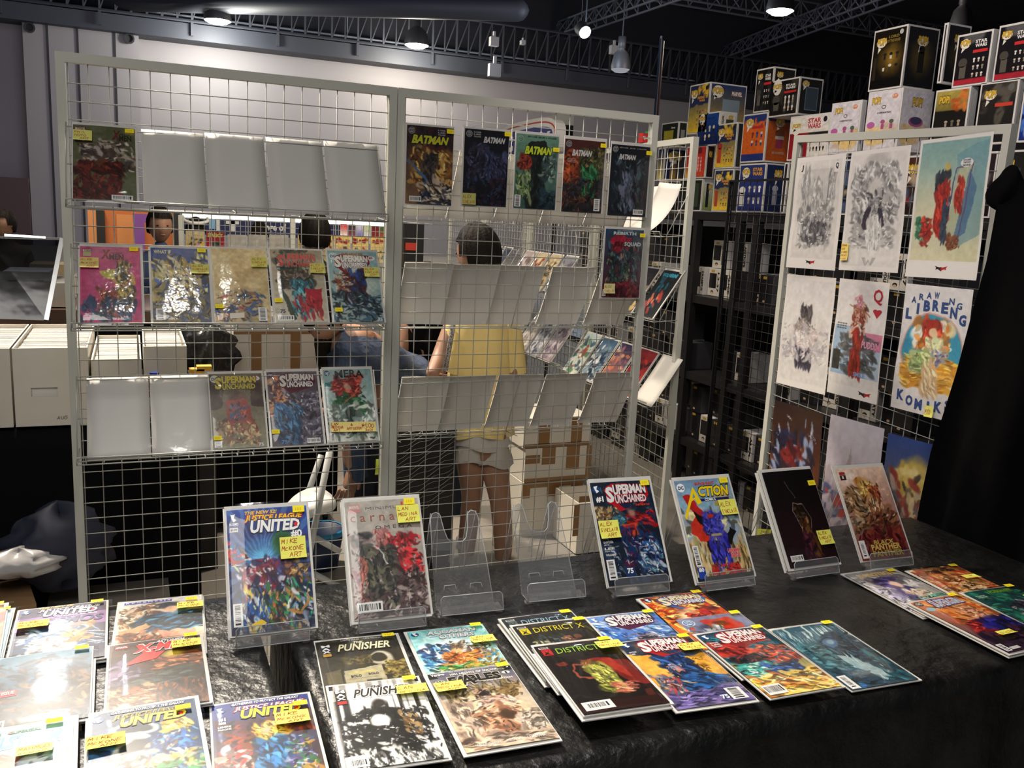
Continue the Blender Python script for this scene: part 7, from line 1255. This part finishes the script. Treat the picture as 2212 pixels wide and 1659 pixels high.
TB = [
 ('white-edged yellow and navy toy box with a window, top of the left stack', 1533, 1490, 1612, 2, (YB, dyb), (plain('283868', 'c8a040'), dwm), 210),
 ('blue toy box with small figures, below the yellow window box', 1553, 1507, 1590, 1.5, (plain('18489c', '0c1c50'), lambda s: (pop(s, .06, .06, .26), s.text('KINGDOM', .4, .12, .4, .05, '234'), icons(s, .1, .35, .8, .55, 2, 4, ['ccb', '334', '222', 'dca'], 3))), (k0('d8d4d0', 'c8c4c0'), lambda s: (pop(s, .5, .05, .3, 0), s.text('KR', .06, .1, .16, .3, '222'), s.rect(.35, .2, .5, .6, '443', 2))), 275),
 ('yellow toy box with a red armoured shape, middle of the left stacks', 1590, 1547, 1604, 1, (YB, lambda s: (dyb(s), s.disc(.2, .5, .13, 'a33', 3, .1), s.rect(.1, .55, .2, .35, 'b43', 3))), (k0('222', '333'), None), 310),
 ('orange toy box with a blue base and flame pattern', 1654, 1603, 1712, 1, (plain('d86828', 'd06020', ('r', 0, 0, 1, .14, '283878'), ('r', 0, .84, 1, 1, '243478'), ('s', 0, .1, 1, .24, 16, .06, 2, 'd86828 283878', 90, 20)), lambda s: (pop(s, .12, .06, .32), icons(s, .35, .34, .6, .36, 2, 3, ['339', 'ccb', '833', '258'], 5), s.rect(.4, .24, .5, .06, 'b33', 2))), (plain('b85820', 'b05018', ('r', 0, 0, 1, .15, '283060')), lambda s: (pop(s, .3, .06, .34), s.disc(.5, .42, .2, '784028', 2, .16), s.rect(.36, .5, .28, .22, '903050', 2), s.rect(.32, .46, .36, .07, 'bab0a4', 3), s.text('BIG MONSTER', .24, .8, .5, .05, 'b8a090'))), 300),
 ('navy toy box with orange title and white figures, bottom row', 1651, 1595, 1697, 0, (plain('283878', '243070'), lambda s: (pop(s, .1, .06, .3), s.text('STAR', .52, .06, .4, .08, 'e0a030'), s.text('WARS', .52, .15, .4, .08, 'e0a030'), s.disc(.16, .55, .13, 'ddd', 2, .1), s.rect(.06, .6, .2, .3, 'ccc', 2), icons(s, .36, .4, .6, .5, 2, 3, ['ddd', 'eee', '999', 'cba'], 6))), (k0('1c2c58', '1c2850'), lambda s: (pop(s, .4, .06, .4), s.disc(.5, .5, .16, 'aab', 2, .13), s.rect(.38, .56, .24, .3, '99a', 2))), 405),
 ('small dark toy box tucked beside the navy one', 1699, 1690, 1740, 0, (k0('222', '222'), None), (k0('2c2824', '24201c'), lambda s: pop(s, .2, .08, .5)), 405),
 ('yellow toy box, bottom row of the left stacks', 1582, 1541, 1597, 0, (YB, lambda s: (dyb(s), s.rect(.08, .5, .18, .4, 'a43', 3))), (k0('222', '2c2c30'), None), 410),
 ('red toy box with pale small print, left side', 1525, 1482, 1543, .82, (plain('b82c24', 'd84c2c', ('e', 0, 1, .5, .4, 0, 'f0b040', .8)), lambda s: (s.disc(.7, .12, .1, '622', 2), icons(s, .45, .32, .4, .5, 4, 3, ['e9a', 'fcb'], 8))), (k0('3c1c1c', '201414'), lambda s: pop(s, .2, .1, .5, 0)), 350),
 ('white toy box with a black and green front, bottom left', 1516, 1466, 1541, 0, (k0('1c2418', '141414'), lambda s: s.rect(.5, .1, .4, .8, '343', 2)), (plain('d8d8d8', '8c9c50'), lambda s: (s.rect(.3, .1, .3, .8, '223', 2), pop(s, .5, .1, .4))), 420),
 ('dark green toy box with a yellow window, far left of the stacks', 1464, 1428, 1483, 1.6, (k0('1c2414', '181c14'), lambda s: (s.rect(.15, .3, .6, .6, 'a8a030', 2), s.text('Disney', .6, .15, .25, .1, 'ddd'))), (k0('14180c', '10140c'), lambda s: s.rect(.2, .3, .6, .6, '888', 2)), 300),
 ('navy toy box with a large yellow title behind the aisle panel frame', 1434, 1420, 1482, .8, (plain('18204c', 'd8c868'), None), (plain('1c2450', 'a88038', ('r', 0, 0, .25, 1, '14204c')), lambda s: (pop(s, .15, .05, .6), s.rect(.55, .35, .4, .6, '444', 2))), 360),
 ('yellow toy box low behind the aisle panel frame', 1440, 1424, 1480, -.2, (plain('e0d080', 'e0c860'), None), (k0('44403c', '2c2c30'), None), 420),
 ('black toy box with white title, rear upper of the middle stack', 1669, 1632, 1716, 2, (SWB, dsw()), (k0('1c1c1c', '181818'), lambda s: (pop(s, .1, .05, .3), s.rect(.35, .25, .6, .65, 'aaa', 2), s.rect(.38, .28, .54, .6, '111', 3))), 190),
 ('black toy box with a bare-armed figure picture, front upper of the middle stack', 1725, 1664, 1776, 2, (SWB, dsw()), (k0('1c1c1c', '202020'), dwin), 205),
 ('white and red toy box with red slanted title', 1790, 1704, 1800, 1, (plain('e0dcd8', 'd8d4d0', ('r', 0, .38, .5, 1, '8a1c24'), ('r', .5, .38, 1, .46, '222')), lambda s: (pop(s, .05, .14, .22), s.text('STAR', .46, .05, .34, .12, 'b83040'), s.text('WARS', .46, .18, .34, .12, 'b83040'), icons(s, .54, .5, .42, .4, 2, 5, ['433', '865', '222'], 9), s.disc(.9, .1, .05, '223', 2))), (k0('ccc', 'bbb'), None), 300),
 ('black and gold toy box, tallest of all at the upper right', 1955, 1884, 2024, 3.05, (plain('18140c', '14100c', ('e', .6, .5, .5, .35, 0, '8a6c28', .9), ('r', 0, .86, 1, 1, '0c0c0c')), lambda s: (pop(s, .1, .1, .3), s.text('LORD', .46, .10, .34, .05, '8a7438'), s.text('OF THE RINGS', .42, .17, .42, .05, '8a7438'), s.rect(.05, .45, .1, .4, '2c2620', 2), icons(s, .3, .35, .6, .4, 2, 3, ['222', 'ccb', '432'], 2), s.disc(.86, .07, .06, 'bbb', 2))), (plain('1c1c20', '141414', ('e', .5, .5, .5, .4, 0, '6c5828', .9)), lambda s: (pop(s, .32, .1, .34), s.rect(.4, .4, .2, .35, '1c1814', 2), s.disc(.5, .36, .1, '1c1814', 2))), 120),
 ('black toy box right behind the black and gold one', 2040, 2031, 2090, 3.05, (k0('222', '222'), None), (plain('1c1c20', '181818', ('e', .5, .5, .5, .4, 0, '4c4028', .9)), lambda s: pop(s, .3, .12, .34)), 125),
 ('black toy box with white title and red foot band, left of a pair', 2139, 2064, 2150, 3.05, (plain('14141c', '1c1418', ('e', .5, .0, .4, .2, 0, '58585c', .3), ('r', 0, .9, 1, 1, 'a82838')), dsw()), (k0('ccc', 'aaa'), None), 125),
 ('black toy box with white title and red foot band, right of a pair', 2228, 2151, 2240, 3.05, (plain('14141c', '1c1418', ('e', .5, .05, .4, .2, 0, '58585c', .3), ('r', 0, .9, 1, 1, 'a82838')), dsw()), (k0('ccc', 'aaa'), None), 120),
 ('lilac-white toy box with a black round emblem, below the black and gold one', 1945, 1872, 2012, 2.03, (OWS, dow()), (OWS, lambda s: (pop(s, .3, .08, .36, 0), s.disc(.5, .5, .2, '446', 2, .1), s.disc(.5, .52, .26, 'a58', 1, .13))), 250),
 ('lilac-white toy box with a black round emblem, left and lower than its twin', 1858, 1794, 1868, 1.72, (OWS, dow()), (k0('c8c4cc', 'b8b4b8'), None), 265),
 ('dark toy box with a yellow and orange sky, behind the print panel top', 2090, 2016, 2106, 2.03, (plain('b0a050', '1c1814', ('r', 0, .35, 1, 1, '1c1a18'), ('s', .6, .0, 1, .35, 10, .08, 2, 'b85024 d87838')), lambda s: (pop(s, .1, .06, .34, 0), icons(s, .3, .5, .6, .4, 2, 3, ['a98', '665'], 3))), (k0('ccc', 'aaa'), None), 250),
 ('grey and black toy box with red lettering at the right', 2195, 2113, 2206, 2.03, (plain('2c2828', '1c1c1c', ('s', 0, .0, 1, .6, 16, .1, 2, '5c5850 3c3834')), lambda s: (pop(s, .12, .08, .32), s.rect(.45, .34, .5, .06, 'c43', 2), s.disc(.85, .09, .09, '666', 2))), (k0('bbb', '999'), None), 230),
 ('bright blue toy box cut by the right edge of the picture', 2262, 2204, 2270, 2.03, (plain('2c4cb0', '1c3080', ('s', 0, 0, 1, 1, 16, .12, 2, '4c7cd8 88b0f0 14205c')), None), (k0('ccc', 'aaa'), None), 250),
]
ZH = {0: (2.158, .287), 1: (2.079, .191), 2: (1.945, .25), 3: (1.97, .258), 4: (1.70, .262), 6: (1.70, .24), 7: (1.895, .19), 8: (1.70, .19), 9: (2.09, .155), 10: (1.893, .20), 11: (1.70, .188), 12: (2.232, .226), 13: (2.197, .185), 14: (1.966, .22), 15: (2.256, .265), 16: (2.25, .24), 17: (2.222, .207), 18: (2.222, .212), 19: (1.985, .268), 20: (1.985, .240), 21: (1.985, .235), 22: (1.985, .24), 23: (1.985, .2)}
for i, (lb, ue, uL, uR, k, fa, fb, vr) in enumerate(TB):
    z_, h_ = ZH.get(i, (LV(k), .26)); toy(lb, ue, uL, uR, k, fa, fb, vr, seed=i+1, z=z_, h=h_)
# stacks that carry the upper rows behind the print panel: plain dark toy boxes, each a box
Y0 = onx(1792, 300, XS).y
names = ['ANDERSON', 'MORTY', 'EGGMAN', 'SKELETON', 'ALEX', 'FURIOSA', 'ROCKET', 'GROOT']
for lv in (0,):
    y = Y0-.01; i = 0
    while y > -.95:
        w_ = .155; t = thing('toy_box', 'dim toy box on the shelf top behind the print panel, %s from left' % ((ordn+['sixth', 'seventh', 'eighth', 'ninth', 'tenth'])[i]), 'toy box', (XS+.01, y-w_, LV(lv)), group='boxed toy figures stacked on the shelves')
        MB().box((0, 0, 0), (.2, w_-.004, .26)).build('carton', WEDGE, t)
        s = Sheet(w_-.016, .244); s.paint(12, 18, art(12, 18, plain(('203050', '302028', '202020', '4c2c20')[i % 4], ('101828', '181010', '2c2418', '201410')[(i+lv) % 4], ('s', .1, .2, .9, .9, 8, .14, 1.6, 'a83030 c8b088 506080 808080')), 40+i+lv*9)); pop(s, .1, .08, .4)
        o = s.build('side_print', GLOSSBOX, t); o.matrix_local = frame_of((-.002, w_-.010, .008), (0, -1, 0), (0, 0, 1)); y -= w_; i += 1
# boxes inside the shelves with upright lettering on their white spines
SP = [(1, 1502, 1545, 'L3-37', 0), (1, 1496, 1545, 'ENFYS NEST', -1), (1, 1643, 1690, 'ETTA CANDY', 0), (2, 1483, 1545, 'FIRST ORDER', -1), (2, 1628, 1650, 'BATGIRL', -1), (2, 1658, 1690, 'MIRANDA', -1),
      (3, 1600, 1628, 'THE WOLF', 0), (3, 1568, 1598, 'WITH WITCH', 0), (4, 1572, 1592, 'BENDY', 0), (4, 1600, 1624, 'ALICE', 0), (4, 1632, 1655, 'THE RIDDLER', 0), (4, 1482, 1500, 'POE DAMERON', 0), (3, 1436, 1470, 'THE FLASH', 0)]
def spine_box(label, y, z, text, h=.165, w=.115, white=True, x=XS+.02, dark='18181c'):
    t = thing('toy_box', label, 'toy box', (x, y, z), group='window boxes: '+label); MB().box((0, 0, 0), (.16, w, h)).build('carton', WEDGE if white else mat('dim_carton', (.05, .05, .06), .5), t)
    s = Sheet(w-.004, h-.004); s.rect(0, 0, 1, 1, 'd0ccc4' if white else '202024', 0); s.rect(.06, .16, .64, .56, dark, 1); s.rect(.2, .04, .3, .09, 'b89438', 2); s.disc(.38, .86, .13, '2c2420', 2, .09, 10); s.disc(.38, .89, .09, 'c8a888', 3, .06, 10)
    if text: s.text(text, .855, .12, .62*s.h/s.w, .10*s.w/s.h*1.1, '181818', None, 0, 0, .05, 3, rot=-1) if False else spine_text(s, text)
    o = s.build('front_print', GLOSSBOX, t); o.matrix_local = frame_of((-.0015, w-.002, .002), (0, -1, 0), (0, 0, 1)); return t
def spine_text(s, text):
    vs, fs = text_mesh(text, .04, 0); W = s.h*.74; H = s.w*.17
    s.mb.add([(s.w*.78+b*H, s.h*.88-a*W, .0010) for a, b in vs], fs, 0, lc('161616'))
rows_z = [zs[1], zs[2], zs[3], zs[4]]
used = {}
def spot(shelf, u): return onx(u, 700, XS).y
r = random.Random(11); cnt = 0
words = ['L3-37', 'ENFYS NEST', 'ETTA CANDY', 'ANTIOPE', 'BATGIRL', 'POE DAMERON', 'THE FLASH', 'THE WOLF', 'WITH WITCH', 'BENDY', 'ALICE', 'THE RIDDLER', 'KRAMPUS', 'ALEX', 'MORTY', 'SKELETON', 'ANDERSON']
for ri, z in enumerate(zs[1:]+[.06]):
    top = zs[ri]-.05; y = 3.3; i = 0; sn = ['first', 'second', 'third', 'fourth', 'fifth'][ri]
    while y > -.85:
        y -= .122+.02*r.random()
        if r.random() < .12: y -= .08; continue
        for lay in range(2 if top-z > .36 else 1):
            if lay and r.random() < .35: continue
            wt = (r.random() < .26); cnt += 1
            sb = spine_box('%s on the %s toy shelf down' % ('pale window box with an upright name along its edge' if wt else 'dim dark-fronted toy box', sn), y, z+.002+lay*.168, words[(cnt*5+ri) % len(words)] if wt else None, white=wt, x=XS+.05+.09*r.random())
        i += 1
